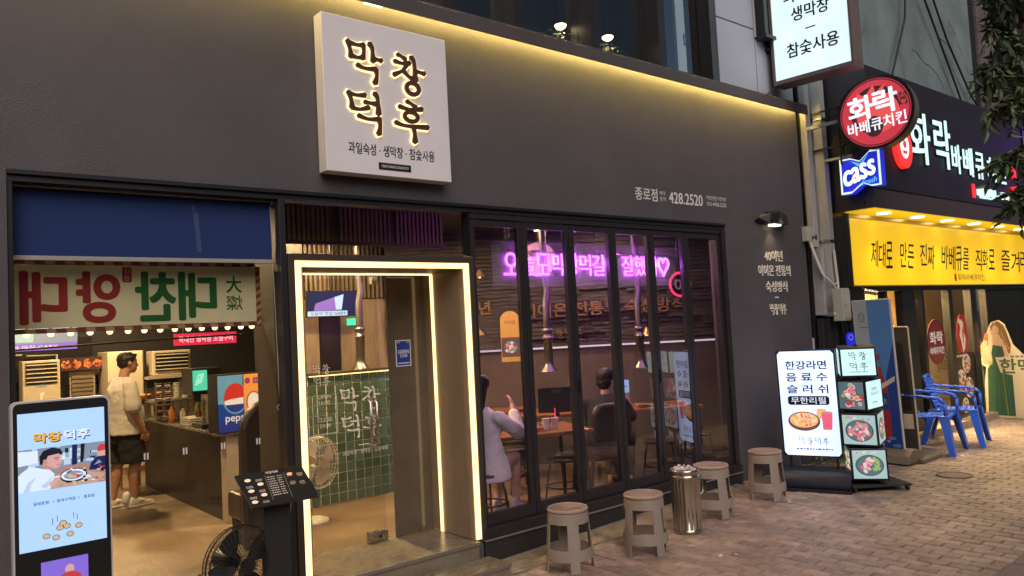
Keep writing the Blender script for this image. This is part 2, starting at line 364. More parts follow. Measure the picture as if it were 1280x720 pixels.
    def tube(s, pts, r, m, n=8, closed=False, smooth=True, caps=True):
        pts = [V(p) for p in pts]; k = len(pts); rs = r if isinstance(r, (list, tuple)) else [r] * k
        vs = []; nor = None
        for i, p in enumerate(pts):
            t = (pts[(i + 1) % k] - pts[i - 1]) if closed else (pts[min(i + 1, k - 1)] - pts[max(i - 1, 0)])
            t.normalize()
            if nor is None: nor = t.orthogonal().normalized()
            else:
                nor = nor - t * nor.dot(t); nor = nor.normalized() if nor.length > 1e-6 else t.orthogonal().normalized()
            b = t.cross(nor)
            vs += [p + (nor * math.cos(2 * PI * j / n) + b * math.sin(2 * PI * j / n)) * rs[i] for j in range(n)]
        fs = []
        for i in range(k if closed else k - 1):
            a, c = i * n, ((i + 1) % k) * n
            fs += [(a + j, a + (j + 1) % n, c + (j + 1) % n, c + j) for j in range(n)]
        s.add(vs, fs, m, smooth)
        if caps and not closed: s.add(vs, [tuple(range(n - 1, -1, -1)), tuple(range((k - 1) * n, k * n))], m)
    def loft(s, rings, m, smooth=True, caps=True):
        n = len(rings[0]); vs = [p for r in rings for p in r]
        fs = [(i * n + j, i * n + (j + 1) % n, (i + 1) * n + (j + 1) % n, (i + 1) * n + j) for i in range(len(rings) - 1) for j in range(n)]
        s.add(vs, fs, m, smooth)
        if caps: s.add(vs, [tuple(range(n - 1, -1, -1)), tuple(range((len(rings) - 1) * n, len(rings) * n))], m)
    def lathe(s, o, prof, m, n=24, smooth=True):
        o = V(o)
        s.loft([[o + V((r * math.cos(2 * PI * j / n), r * math.sin(2 * PI * j / n), z)) for j in range(n)] for r, z in prof], m, smooth)
    def sph(s, c, r, m, nu=14, nv=8, rot=None):
        c = V(c); r = (r, r, r) if not isinstance(r, (tuple, list)) else r
        rings = []
        for i in range(1, nv):
            t = PI * i / nv; ring = []
            for j in range(nu):
                a = 2 * PI * j / nu; p = V((r[0] * math.sin(t) * math.cos(a), r[1] * math.sin(t) * math.sin(a), -r[2] * math.cos(t)))
                if rot: p = rot @ p
                ring.append(c + p)
            rings.append(ring)
        s.loft(rings, m)
    def cap(s, p0, r0, p1, r1, m, n=12):
        """tapered limb with rounded ends"""
        p0, p1 = V(p0), V(p1); ax = (p1 - p0).normalized(); a = ax.orthogonal().normalized(); b = ax.cross(a)
        rings = []
        for c, r, sg, seq in ((p0, r0, -1, (80, 55, 28, 0)), (p1, r1, 1, (0, 28, 55, 80))):
            for q in seq:
                q = math.radians(q); cc = c + ax * sg * r * math.sin(q); rr = r * math.cos(q)
                rings.append([cc + (a * math.cos(2 * PI * j / n) + b * math.sin(2 * PI * j / n)) * rr for j in range(n)])
        s.loft(rings, m)
    def mesh(s, name):
        me = bpy.data.meshes.new(name); me.from_pydata(s.v, [], s.f); me.update()
        for mm in s.ms: me.materials.append(MATS[mm])
        me.polygons.foreach_set('material_index', s.m); me.polygons.foreach_set('use_smooth', s.sm)
        me.validate(); return me
    def obj(s, name, parent=None, bev=0.0, fix=False):
        me = s.mesh(name)
        if fix:
            bm = bmesh.new(); bm.from_mesh(me); bmesh.ops.recalc_face_normals(bm, faces=bm.faces); bm.to_mesh(me); bm.free()
        o = bpy.data.objects.new(name, me); COL.objects.link(o)
        if parent: o.parent = parent; o.matrix_parent_inverse = parent.matrix_basis.inverted()
        if bev:
            md = o.modifiers.new('bevel', 'BEVEL'); md.width = bev; md.segments = 2; md.limit_method = 'ANGLE'; md.angle_limit = math.radians(40)
        return o
def thing(name, label, cat, loc=(0, 0, 0), group=None, kind=None):
    o = bpy.data.objects.new(name, None); COL.objects.link(o); o.location = loc; o.empty_display_size = .1
    o['label'] = label; o['category'] = cat
    if group: o['group'] = group
    if kind: o['kind'] = kind
    return o
def tag(o, label, cat, group=None, kind=None):
    if label: o['label'] = label
    if cat: o['category'] = cat
    if group: o['group'] = group
    if kind: o['kind'] = kind
    return o
def struct(o): o['kind'] = 'structure'; return o
def dup(root, loc=None, rotz=None, label=None):
    c = root.copy(); COL.objects.link(c)
    if loc is not None: c.location = loc
    if rotz is not None: c.rotation_euler = (0, 0, rotz)
    if label: c['label'] = label
    for ch in root.children:
        k = ch.copy(); COL.objects.link(k); k.parent = c; k.matrix_parent_inverse = ch.matrix_parent_inverse.copy()
        for g in ch.children:
            q = g.copy(); COL.objects.link(q); q.parent = k; q.matrix_parent_inverse = g.matrix_parent_inverse.copy()
    return c
def lamp(name, kind, loc, to, energy, col, parent=None, size=0.1, spot=80, blend=0.6):
    d = bpy.data.lights.new(name, kind); d.energy = energy; d.color = col
    if kind == 'SPOT': d.spot_size = math.radians(spot); d.spot_blend = blend; d.shadow_soft_size = size
    elif kind == 'AREA': d.size = size
    else: d.shadow_soft_size = size
    o = bpy.data.objects.new(name, d); COL.objects.link(o); o.location = loc
    o.rotation_euler = (V(loc) - V(to)).to_track_quat('Z', 'Y').to_euler()
    if parent: o.parent = parent; o.matrix_parent_inverse = parent.matrix_basis.inverted()
    return o
def grid_wall(mb, xs, zs, holes, y0, y1, m):
    """wall slab between y0 (street side) and y1 with rectangular holes (x0, x1, z0, z1)"""
    def solid(i, j):
        if i < 0 or j < 0 or i >= len(xs) - 1 or j >= len(zs) - 1: return False
        cx, cz = (xs[i] + xs[i + 1]) / 2, (zs[j] + zs[j + 1]) / 2
        return not any(a < cx < b and c < cz < d for a, b, c, d in holes)
    for i in range(len(xs) - 1):
        for j in range(len(zs) - 1):
            if not solid(i, j): continue
            a, b, c, d = xs[i], xs[i + 1], zs[j], zs[j + 1]
            mb.add([(a, y0, c), (b, y0, c), (b, y0, d), (a, y0, d)], [(0, 1, 2, 3)], m)
            mb.add([(a, y1, c), (b, y1, c), (b, y1, d), (a, y1, d)], [(3, 2, 1, 0)], m)
            if not solid(i - 1, j): mb.add([(a, y0, c), (a, y0, d), (a, y1, d), (a, y1, c)], [(0, 1, 2, 3)], m)
            if not solid(i + 1, j): mb.add([(b, y0, c), (b, y1, c), (b, y1, d), (b, y0, d)], [(0, 1, 2, 3)], m)
            if not solid(i, j - 1): mb.add([(a, y0, c), (a, y1, c), (b, y1, c), (b, y0, c)], [(0, 1, 2, 3)], m)
            if not solid(i, j + 1): mb.add([(a, y0, d), (b, y0, d), (b, y1, d), (a, y1, d)], [(0, 1, 2, 3)], m)
# brush-written syllables: strokes of (x, y) in a unit box, width, or ('o', cx, cy, rx, ry, width)
BR = {
 '막': [([(.03, .96), (.09, .75), (.11, .57)], .10), ([(.08, .91), (.30, .89), (.47, .92)], .085), ([(.46, .94), (.47, .75), (.43, .58)], .095), ([(.14, .60), (.30, .585), (.44, .62)], .085),
        ([(.63, .99), (.71, .88), (.72, .70), (.73, .56)], .105), ([(.76, .635), (.97, .62)], .085), ([(.26, .41), (.48, .355), (.80, .385)], .085), ([(.79, .39), (.81, .22), (.75, .03)], .10)],
 '창': [([(.15, .97), (.27, .94), (.40, .88)], .085), ([(.05, .79), (.28, .765), (.53, .81)], .085), ([(.46, .79), (.28, .58), (.02, .44)], .085), ([(.30, .60), (.46, .47), (.60, .42)], .09),
        ([(.56, .97), (.65, .87), (.67, .62), (.68, .37)], .105), ([(.71, .63), (.98, .61)], .085), ('o', .58, .17, .215, .165, .085)],
 '덕': [([(.05, .90), (.28, .875), (.53, .905)], .085), ([(.05, .93), (.12, .75), (.14, .57)], .10), ([(.12, .57), (.36, .555), (.62, .63)], .085), ([(.50, .745), (.82, .735)], .085),
        ([(.80, .99), (.88, .89), (.90, .68), (.90, .50)], .105), ([(.30, .41), (.58, .355), (.93, .39)], .085), ([(.91, .40), (.93, .22), (.88, .03)], .10)],
 '후': [([(.36, .98), (.50, .93), (.64, .86)], .085), ([(.13, .83), (.45, .79), (.82, .845)], .085), ('o', .48, .62, .215, .13, .08), ([(.0, .44), (.30, .385), (.98, .42)], .085), ([(.53, .40), (.56, .22), (.56, .02)], .105)],
}
def brush(mb, fr, ch, x, y, w, h, d, th, m, grow=0.0):
    """one brush syllable with its lower-left corner at x, y"""
    dd = 0.0
    for st in BR[ch]:
        if st[0] == 'o':
            _, cx, cy_, rx, ry, ww = st; ww = ww * (w + h) / 2 + 2 * grow
            mb.ring(fr, x + cx * w, y + cy_ * h, rx * w + grow + .02 * w, ry * h + grow + .02 * h, ww, d, d + th + dd, m, 28)
        else:
            pts, ww = st; ww = ww * (w + h) / 2
            P = [(x + a * w, y + b * h) for a, b in pts]; n = len(P)
            Q = []                                              # smooth the stroke
            for i in range(n - 1):
                p0, p1, p2, p3 = P[max(i - 1, 0)], P[i], P[i + 1], P[min(i + 2, n - 1)]
                for k in range(5):
                    t = k / 5
                    Q.append(tuple(.5 * ((2 * p1[q]) + (-p0[q] + p2[q]) * t + (2 * p0[q] - 5 * p1[q] + 4 * p2[q] - p3[q]) * t * t + (-p0[q] + 3 * p1[q] - 3 * p2[q] + p3[q]) * t ** 3) for q in (0, 1)))
            Q.append(P[-1]); N = len(Q); L, Rr = [], []
            for i, q in enumerate(Q):
                a, b = Q[max(i - 1, 0)], Q[min(i + 1, N - 1)]
                tx, ty = b[0] - a[0], b[1] - a[1]; l = math.hypot(tx, ty) or 1; tx /= l; ty /= l
                u = i / (N - 1); wd = ww * (.40 + .13 * math.cos(2 * PI * u) + .10 * (u if ww else 0)) + grow
                L.append((q[0] - ty * wd, q[1] + tx * wd)); Rr.append((q[0] + ty * wd, q[1] - tx * wd))
            a, b = Q[0], Q[1]; l = math.hypot(b[0] - a[0], b[1] - a[1]) or 1; e = ww * .28 + grow
            tip0 = (a[0] - (b[0] - a[0]) / l * e, a[1] - (b[1] - a[1]) / l * e)
            a, b = Q[-2], Q[-1]; l = math.hypot(b[0] - a[0], b[1] - a[1]) or 1; e = ww * .36 + grow
            tip1 = (b[0] + (b[0] - a[0]) / l * e, b[1] + (b[1] - a[1]) / l * e)
            n = len(L); vs2 = [tip0] + [p for k in range(n) for p in (L[k], Rr[k])] + [tip1]; E_ = len(vs2) - 1; B = len(vs2)
            top = [(0, 2, 1)] + [(1 + 2 * k, 2 + 2 * k, 4 + 2 * k, 3 + 2 * k) for k in range(n - 1)] + [(2 * n - 1, 2 * n, E_)]
            rim = [0] + [2 + 2 * k for k in range(n)] + [E_] + [1 + 2 * k for k in range(n - 1, -1, -1)]
            t2 = d + th + dd
            if th <= 0: mb.add([fr.p(a, b, t2) for a, b in vs2], top, m)
            else:
                k = len(rim)
                mb.add([fr.p(a, b, d) for a, b in vs2] + [fr.p(a, b, t2) for a, b in vs2], [tuple(i + B for i in f) for f in top] + [(rim[i], rim[(i + 1) % k], rim[(i + 1) % k] + B, rim[i] + B) for i in range(k)], m)
        dd += 0.0004
def brush_word(mb, fr, cx, cy, cw, ch, gap, d, th, m, square=False):
    if square:
        for c, i, j in (('막', 0, 1), ('창', 1, 1), ('덕', 0, 0), ('후', 1, 0)):
            brush(mb, fr, c, cx - cw - gap / 2 + i * (cw + gap), cy - ch - gap / 2 + j * (ch + gap), cw, ch, d, th, m)
    else:
        for i, c in enumerate('막창덕후'): brush(mb, fr, c, cx - 2 * cw - 1.5 * gap + i * (cw + gap), cy - ch / 2, cw, ch, d, th, m)
def lines(mb, fr, cx, cy, n, w, h, pitch, d, m, rnd):
    """print too small to read: rows of short dashes"""
    for i in range(n):
        x = cx - w / 2
        while x < cx + w / 2 - .004:
            l = rnd.uniform(.5, 1.6) * h * 1.6
            mb.quad(fr, x, min(x + l, cx + w / 2), cy - i * pitch - h / 2, cy - i * pitch + h / 2, d, m); x += l + h * .7
def rrect(x0, x1, y0, y1, r, n=6):
    P = []
    for cx, cy_, a0 in ((x1 - r, y1 - r, 0), (x0 + r, y1 - r, 90), (x0 + r, y0 + r, 180), (x1 - r, y0 + r, 270)):
        for i in range(n + 1): a = math.radians(a0 + 90 * i / n); P.append((cx + r * math.cos(a), cy_ + r * math.sin(a)))
    return P
# ================================================================== the ground
def gz(x): return -0.028 * (7 - max(-1.0, x)) if x < 7 else 0.0
XS = [-60, -20, -1, 1, 3, 5, 7, 9, 14, 30, 90]
mb = MB()
for a, b in zip(XS, XS[1:]):
    mb.add([(a, -2.90, gz(a) - .014), (b, -2.90, gz(b) - .014), (b, 0.1, gz(b) - .014), (a, 0.1, gz(a) - .014)], [(0, 1, 2, 3)], 'joint_sand')
sidewalk = struct(mb.obj('sidewalk'))
mb = MB()
for a, b in zip(XS, XS[1:]):
    mb.add([(a, -40, gz(a) - .13), (b, -40, gz(b) - .13), (b, -3.05, gz(b) - .13), (a, -3.05, gz(a) - .13)], [(0, 1, 2, 3)], 'asphalt')
struct(mb.obj('road'))
mb = MB(); mb.add([(-300, -300, -.6), (300, -300, -.6), (300, 300, -.6), (-300, 300, -.6)], [(0, 1, 2, 3)], 'asphalt'); struct(mb.obj('ground'))
kerb = bpy.data.objects.new('kerb', None); COL.objects.link(kerb); struct(kerb)
kerb.location = (0, -2.95, 0)
for i in range(22):
    x = -2 + i * 1.0; mb = MB()
    mb.loft([[V((xx, yy, gz(xx) + zz)) for yy, zz in ((-3.05, -.2), (-3.05, -.01), (-3.04, .0), (-2.905, .0), (-2.905, -.2))] for xx in (x + .006, x + .994)], 'granite', False)
    mb.obj('kerb_stone', kerb)
# concrete apron along the foot of the wall
mb = MB(); NA = 26
rows = []
for i in range(NA + 1):
    x = 3.2 + i * 0.14; w = 0.30 if x < 5.4 else max(.05, .30 - (x - 5.4) * .14)
    w += .02 * math.sin(i * 1.7) + .012 * math.sin(i * 3.1)
    rows.append([V((x, -w - .03, gz(x) + .0045)), V((x, -w * .72, gz(x) + .014)), V((x, .02, gz(x) + .024))])
for a, b in zip(rows, rows[1:]): mb.add([a[0], b[0], b[1], a[1], b[2], a[2]], [(0, 1, 2, 3), (3, 2, 4, 5)], 'concrete', True)
struct(mb.obj('concrete_apron'))
def apron_w(x): return -1 if x < 3.2 or x > 6.8 else (0.30 if x < 5.4 else max(.05, .30 - (x - 5.4) * .14))
# paving bricks, laid in running bond with their length across the pavement
def brick_geo(w, l, h=.05):
    c = .005
    v = [(-w/2, -l/2, -h), (w/2, -l/2, -h), (w/2, l/2, -h), (-w/2, l/2, -h), (-w/2, -l/2, -c), (w/2, -l/2, -c), (w/2, l/2, -c), (-w/2, l/2, -c),
         (-w/2+c, -l/2+c, 0), (w/2-c, -l/2+c, 0), (w/2-c, l/2-c, 0), (-w/2+c, l/2-c, 0)]
    f = [(8, 9, 10, 11)]
    for a in (0, 4): f += [(a + i, a + (i + 1) % 4, a + 4 + (i + 1) % 4, a + 4 + i) for i in range(4)]
    return v, f
bv, bf = brick_geo(.0918, .1925)
mb = MB(); mb.add([V(p) for p in bv], bf, 'brick'); brick_me = mb.mesh('brick')
cells = []
ci = cam.matrix_world.inverted()
for i in range(-20, 165):
    x = i * .1 + .05 + 0
    for j in range(0, 15):
        y = -2.80 + j * .2 + (.1 if i % 2 else 0)
        if y > -.05 or y < -2.81: continue
        if y > -apron_w(x) + .11 and apron_w(x) > 0: continue
        if 1.9 < x < 3.72 and y > -.36: continue
        c = ci @ V((x, y, gz(x))); px, py = 640 + 967 * c.x / -c.z, 360 - 967 * c.y / -c.z
        vis = c.z < -.5 and -20 < px < 1300 and py < 735
        cells.append(((0, -c.z) if vis else (1, -c.z), x, y))
cells.sort()
mass = MB(); nb = 0
sl = math.atan(.028)
for k, (key, x, y) in enumerate(cells):
    dz = R.uniform(-.0022, .0022); rz = R.uniform(-.012, .012); tx, ty = R.uniform(-.008, .008), R.uniform(-.01, .01)
    if key[0] == 0 and nb < 300:
        o = bpy.data.objects.new('brick', brick_me); COL.objects.link(o); o.parent = sidewalk
        o.location = (x, y, gz(x) + dz); o.rotation_euler = (tx, ty - (sl if x < 7 else 0), rz); nb += 1
    else:
        q = Matrix.Translation((x, y, gz(x) + dz)) @ Matrix.Rotation(rz, 4, 'Z') @ Matrix.Rotation(ty - (sl if x < 7 else 0), 4, 'Y') @ Matrix.Rotation(tx, 4, 'X')
        mass.add([q @ V(p) for p in bv], bf, 'brick_mass')
hv, hf = brick_geo(.0918, .0925)
for i in range(-19, 165, 2):                                     # half bricks closing every other row at the kerb
    x = i * .1 + .05; q = Matrix.Translation((x, -2.85, gz(x) + R.uniform(-.002, .002))) @ Matrix.Rotation(-(sl if x < 7 else 0), 4, 'Y'); mass.add([q @ V(p) for p in hv], hf, 'brick_mass')
bm_o = mass.obj('brick_field', sidewalk); bm_o['kind'] = 'stuff'
mb = MB(); mb.cyl((8.60, -1.55, .001), (8.60, -1.55, .006), .17, 'granite', n=24); mb.ring(F((8.60, -1.55, 0), (1, 0, 0), (0, 1, 0)), 0, 0, .17, .17, .02, .006, .010, 'dark_metal')
tag(mb.obj('manhole_cover'), 'small round utility cover set in the brick pavement near blue chairs', 'manhole cover')

# ================================================================== the restaurant building
bld = thing('restaurant_building', 'dark brown restaurant front with a lit entrance, folding glass doors and glowing canopy', 'building', (4, .1, 0))
mb = MB(); grid_wall(mb, [-3, .555, 7.12, 8.75], [-.4, .10, 2.765, 4.262], [(.555, 7.12, .10, 2.765)], 0.0, .22, 'facade'); mb.obj('wall', bld)
# upper floor: dark band of windows, then pale metal panels
mb = MB(); mb.box((-3, .06, 4.262), (7.25, .30, 4.36), 'frame_metal')
uw = [-.9, 0.0, .9, 1.8, 2.7, 3.60, 4.36, 5.30, 6.30, 7.18]
for x in uw[:-1] + [7.195]: mb.box((x - .055, .03, 4.36), (x + .055, .30, 7.6), 'frame_metal')
mb.box((-3, .05, 7.6), (8.75, .30, 7.9), 'frame_metal'); mb.obj('upper_frame', bld)
for a, b in zip(uw, uw[1:]):
    mb = MB(); mb.box((a + .057, .20, 4.362), (b - .057, .215, 7.598), 'glass_dark'); mb.obj('upper_window', bld)
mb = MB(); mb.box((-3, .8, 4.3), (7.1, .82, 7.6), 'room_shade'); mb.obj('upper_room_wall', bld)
for a, b, c, d in ((7.255, 7.98, 4.262, 5.10), (7.255, 7.98, 5.115, 6.6), (7.995, 8.75, 4.262, 5.0), (7.995, 8.75, 5.015, 6.6)):
    mb = MB(); mb.box((a, .02, c), (b, .28, d), 'light_panel'); mb.obj('cladding_panel', bld, bev=.004)
mb = MB(); mb.box((8.03, -.10, 5.02), (8.10, .018, 6.4), 'dark_metal'); mb.box((8.0, -.13, 4.98), (8.5, .018, 5.02), 'dark_metal'); mb.obj('window_shelf', bld)
# canopy lip with a hidden strip light washing the wall
mb = MB(); mb.box((-3, -.150, 4.155), (8.76, -.136, 4.262), 'canopy_metal'); mb.box((-3, -.150, 4.264), (8.76, .05, 4.276), 'canopy_metal'); can = mb.obj('canopy', bld)
mb = MB(); mb.box((-3, -.085, 4.244), (8.74, -.060, 4.258), 'led_cove'); mb.obj('light_strip', can)
# plinth and sill under the folding doors
mb = MB()
mb.loft([[V((x, y, z)) for y, z in ((-.026, gz(x) - .06), (-.026, .098), (0.2, .098), (0.2, gz(x) - .06))] for x in (3.665, 5.4, 7.0, 7.118)], 'plinth', False)
mb.obj('plinth', bld)
mb = MB(); mb.box((3.665, -.045, .100), (7.118, .12, .112), 'trim'); mb.box((3.665, -.028, .112), (7.118, .12, .190), 'frame_metal'); mb.obj('sill', bld, bev=.003)
# frame round the whole glazed front
mb = MB(); mb.box((.557, .012, 2.705), (7.118, .14, 2.763), 'frame_metal'); mb.box((.557, -.012, 2.742), (7.118, .010, 2.766), 'black'); mb.obj('head_rail', bld)
mb = MB(); mb.box((2.095, .0, .11), (2.140, .14, 2.703), 'frame_metal'); mb.obj('post', bld, bev=.003)
mb = MB(); mb.box((.557, .015, .11), (.585, .14, 2.703), 'black'); mb.obj('post', bld, bev=.003)
# left display window and the transom over the entrance
mb = MB(); mb.box((.587, .06, .12), (2.093, .07, 2.70), 'glass'); w = mb.obj('display_window', bld)
fr = F((0, .058, 0))
for x in (1.242, 1.465, 1.697, 1.924):
    mb = MB(); mb.quad(fr, x - .013, x - .004, 1.085, 1.125, .001, 'white_paint'); mb.quad(fr, x + .004, x + .013, 1.085, 1.125, .001, 'white_paint'); mb.obj('safety_marker', w)
mb = MB(); mb.box((2.145, .06, 2.345), (3.645, .07, 2.702), 'glass'); mb.obj('transom_window', bld)
# entrance portal with warm light strips
mb = MB()
mb.box((2.143, -.016, .10), (2.188, .60, 2.335), 'casing'); mb.box((3.650, -.016, .10), (3.694, .60, 2.335), 'casing'); mb.box((2.190, -.016, 2.292), (3.648, .60, 2.335), 'casing')
portal = mb.obj('entrance_portal', bld, bev=.003)
mb = MB(); mb.box((2.238, .004, .125), (2.250, .60, 2.242), 'reveal'); mb.obj('reveal_panel', portal)
mb = MB(); mb.box((3.588, .004, .125), (3.600, .60, 2.242), 'reveal'); mb.obj('reveal_panel', portal)
mb = MB(); mb.box((2.238, .004, 2.244), (3.600, .60, 2.256), 'reveal'); mb.obj('reveal_panel', portal)
mb = MB(); mb.box((2.190, -.006, .125), (2.236, .010, 2.288), 'led_warm'); mb.obj('light_strip', portal)
mb = MB(); mb.box((3.602, -.006, .125), (3.648, .010, 2.288), 'led_warm'); mb.obj('light_strip', portal)
mb = MB(); mb.box((2.238, -.006, 2.246), (3.600, .002, 2.288), 'led_warm'); mb.obj('light_strip', portal)
mb = MB(); mb.box((3.574, .425, .125), (3.586, .455, 2.228), 'led_thin'); mb.obj('light_strip', portal)
mb = MB(); mb.box((2.252, .425, .125), (2.264, .455, 2.228), 'led_thin'); mb.obj('light_strip', portal)
mb = MB(); mb.box((2.252, .430, 2.230), (3.586, .448, 2.242), 'led_thin'); mb.obj('light_strip', portal)
mb = MB(); mb.box((3.232, .580, .125), (3.586, .598, 2.240), 'gloss_dark'); fp = mb.obj('side_panel', portal)
fr = F((3.365, .578, 1.597)); mb = MB()
mb.fbox(fr, -.072, .072, -.108, .108, 0, .003, 'paper_white'); mb.quad(fr, -.064, .064, -.100, .100, .0045, 'poster_blue')
mb.text(fr, 'GREEN', 0, .012, .030, .006, 'paper_white', w=.105, bold=.02); mb.text(fr, 'ZONE', 0, -.022, .022, .006, 'paper_white', w=.07, bold=.02)
mb.quad(fr, -.055, .055, -.085, -.078, .006, 'paper_white'); mb.quad(fr, -.058, -.03, .085, .09, .006, 'paper_white'); mb.quad(fr, .03, .058, .085, .09, .006, 'paper_white')
tag(mb.obj('poster'), 'small blue poster reading GREEN ZONE on the dark panel inside the lit entrance', 'poster')
# glass entrance door
mb = MB(); mb.box((2.266, .595, .130), (3.150, .607, 2.225), 'door_glass'); door = mb.obj('glass_door', bld)
mb = MB(); mb.tube([(3.02, .57, 1.25), (3.02, .535, 1.22), (3.02, .535, .91), (3.02, .57, .88)], .013, 'steel'); mb.tube([(3.075, .57, 1.25), (3.075, .535, 1.22), (3.075, .535, .91), (3.075, .57, .88)], .013, 'steel')
mb.cyl((3.02, .568, 1.25), (3.075, .568, 1.25), .012, 'steel'); mb.cyl((3.02, .568, .88), (3.075, .568, .88), .012, 'steel'); mb.obj('handle', door)
mb = MB(); mb.box((2.985, .575, .128), (3.155, .628, .205), 'steel'); mb.cyl((3.08, .574, .165), (3.08, .571, .165), .014, 'black'); mb.obj('patch_fitting', door, bev=.004)
mb = MB(); mb.box((3.10, .575, 2.17), (3.155, .628, 2.235), 'steel'); mb.obj('patch_fitting', door, bev=.004)
fr = F((0, .592, 0)); mb = MB()
brush_word(mb, fr, 2.985 - .02, 1.155, .16, .185, .03, .0, 0, 'cream_letter', square=True)
mb.quad(fr, 2.93, 3.03, .897, .905, .0005, 'cream_letter')
mb.text(fr, '과일숙성 · 생막창 · 참숯사용', 2.99, .85, .035, .0005, 'cream_letter', w=.40)
brush_word(mb, fr, 2.64, 1.47, .062, .075, .015, .0, 0, 'cream_letter', square=True)
for a, b, c, d in ((2.555, 2.56, 1.02, 1.31), (2.755, 2.76, 1.02, 1.31), (2.56, 2.755, 1.02, 1.025)): mb.quad(fr, a, b, c, d, .0005, 'cream_letter')
mb.text(fr, 'OPEN', 2.655, 1.305, .03, .0005, 'cream_letter', w=.11); mb.text(fr, '16:00', 2.655, 1.26, .03, .0005, 'cream_letter', w=.09)
mb.text(fr, 'CLOSE', 2.655, 1.13, .03, .0005, 'cream_letter', w=.12); mb.text(fr, '24:00', 2.655, 1.085, .03, .0005, 'cream_letter', w=.09)
mb.obj('lettering', door)
# doorstep
mb = MB(); mb.box((2.14, -.045, -.06), (3.590, .66, .120), 'porcelain'); st1 = mb.obj('doorstep', bld)
mb = MB(); mb.box((2.14, -.058, .098), (3.593, -.046, .122), 'trim'); mb.obj('nosing', st1)
mb = MB(); mb.box((2.0, -.33, -.22), (3.665, -.062, .0), 'porcelain'); st2 = mb.obj('doorstep', bld)
mb = MB(); mb.box((2.0, -.343, -.024), (3.668, -.331, .002), 'trim'); mb.obj('nosing', st2)
# folding doors
fx = [3.698, 4.26, 4.815, 5.37, 5.92, 6.465, 7.055]
mb = MB(); mb.box((3.696, .02, .192), (3.700, .13, 2.703), 'frame_metal'); mb.box((7.060, .004, .192), (7.118, .14, 2.703), 'frame_metal'); mb.box((3.702, .02, 2.66), (7.058, .12, 2.703), 'frame_metal'); mb.obj('door_track', bld)
for k, (a, b) in enumerate(zip(fx, fx[1:])):
    a += .004; b -= .003; y0, y1 = .034, .082
    mb = MB(); s_ = .050
    mb.box((a, y0, .196), (a + s_, y1, 2.656), 'frame_metal'); mb.box((b - s_, y0, .196), (b, y1, 2.656), 'frame_metal')
    mb.box((a + s_ + .001, y0, .196), (b - s_ - .001, y1, .290), 'frame_metal'); mb.box((a + s_ + .001, y0, 2.60), (b - s_ - .001, y1, 2.656), 'frame_metal')
    lf = mb.obj('folding_door', bld, bev=.004)
    q0, q1 = (.0, .0) if k < 4 else (.010, -.010)               # panes of the last two leaves turned to move their reflections
    mb = MB(); mb.loft([[V((a + s_, .053 + q0, z)), V((b - s_, .053 + q1, z)), V((b - s_, .061 + q1, z)), V((a + s_, .061 + q0, z))] for z in (.288, 2.602)], 'glass_purple', False); mb.obj('pane', lf, fix=True)
    if k in (0, 2, 4):
        mb = MB(); mb.box((a + .012, .018, 1.15), (a + .034, .033, 1.28), 'black'); mb.obj('handle', lf, bev=.004)
    if k in (1, 3):
        for z in (.35, 2.45):
            mb = MB(); mb.cyl((b - .004, .026, z), (b - .004, .026, z + .09), .011, 'black'); mb.obj('hinge', lf)
# printed lettering on the wall
fr = F((0, -.001, 0)); mb = MB(); q = 'white_paint'
mb.text(fr, '종로점', 5.86, 3.002, .125, 0.0015, q, w=.33, bold=.012); mb.text(fr, '예약', 6.105, 3.030, .040, .0015, q, w=.09); mb.text(fr, '문의', 6.105, 2.972, .040, .0015, q, w=.09)
mb.text(fr, '428.2520', 6.48, 2.995, .115, .0015, q, w=.55, bold=.02)
mb.text(fr, '막창전문점 막창덕후', 7.0, 3.035, .045, .0015, q, w=.34); mb.text(fr, '010-4908-2520', 7.0, 2.970, .042, .0015, q, w=.34)
mb.obj('lettering', bld)
mb = MB(); q = 'cream_letter'
mb.text(fr, '40여년', 8.03, 2.435, .125, .0, q, th=.006, w=.37, bold=.012); mb.text(fr, '이어온 전통의', 8.03, 2.265, .125, .0, q, th=.008, w=.66, bold=.012)
mb.text(fr, '숙성방식', 8.05, 2.080, .125, .0, q, th=.008, w=.44, bold=.012); mb.fbox(fr, 8.0, 8.07, 1.948, 1.962, 0, .008, q)
brush_word(mb, fr, 8.05, 1.815, .082, .125, .004, .0, .008, q)
mb.obj('lettering', bld)
mb = MB(); mb.box((8.752, .0, -.2), (8.80, .05, 1.45), 'light_panel'); mb.obj('corner_trim', bld)

# ------------------------------------------------------------------ rooms behind the glass
mb = MB(); mb.box((-1.6, .15, 0.0), (9.1, 7.8, .10), 'floor'); struct(mb.obj('floor'))
mb = MB(); mb.box((-1.6, .23, 2.95), (9.1, 7.8, 3.05), 'room_ceiling'); struct(mb.obj('ceiling'))
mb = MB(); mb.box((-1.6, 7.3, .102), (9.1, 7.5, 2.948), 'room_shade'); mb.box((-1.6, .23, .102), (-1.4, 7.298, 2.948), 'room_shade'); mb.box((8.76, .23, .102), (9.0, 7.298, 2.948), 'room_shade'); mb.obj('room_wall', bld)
mb = MB(); mb.box((2.84, 2.26, .102), (3.276, 2.46, 2.946), 'pillar_dark'); mb.obj('pillar', bld)
FW = F((5.67, 2.59, 0), (.7733, -.634, 0))
mb = MB(); mb.fbox(FW, -1.14, 3.95, .102, 1.482, -.10, 0, 'room_wall'); mb.fbox(FW, -1.14, 3.95, 1.484, 2.946, -.10, .0, 'stone'); back = mb.obj('back_wall', bld)
mb = MB()
for i in range(30):
    z = 1.51 + i * .048
    x = -1.1
    while x < 3.9:
        l = R.uniform(.35, .9); t = R.uniform(.02, .075); mb.fbox(FW, x, min(x + l, 3.92), z, z + R.uniform(.036, .047), .001, t, 'stone'); x += l + .004
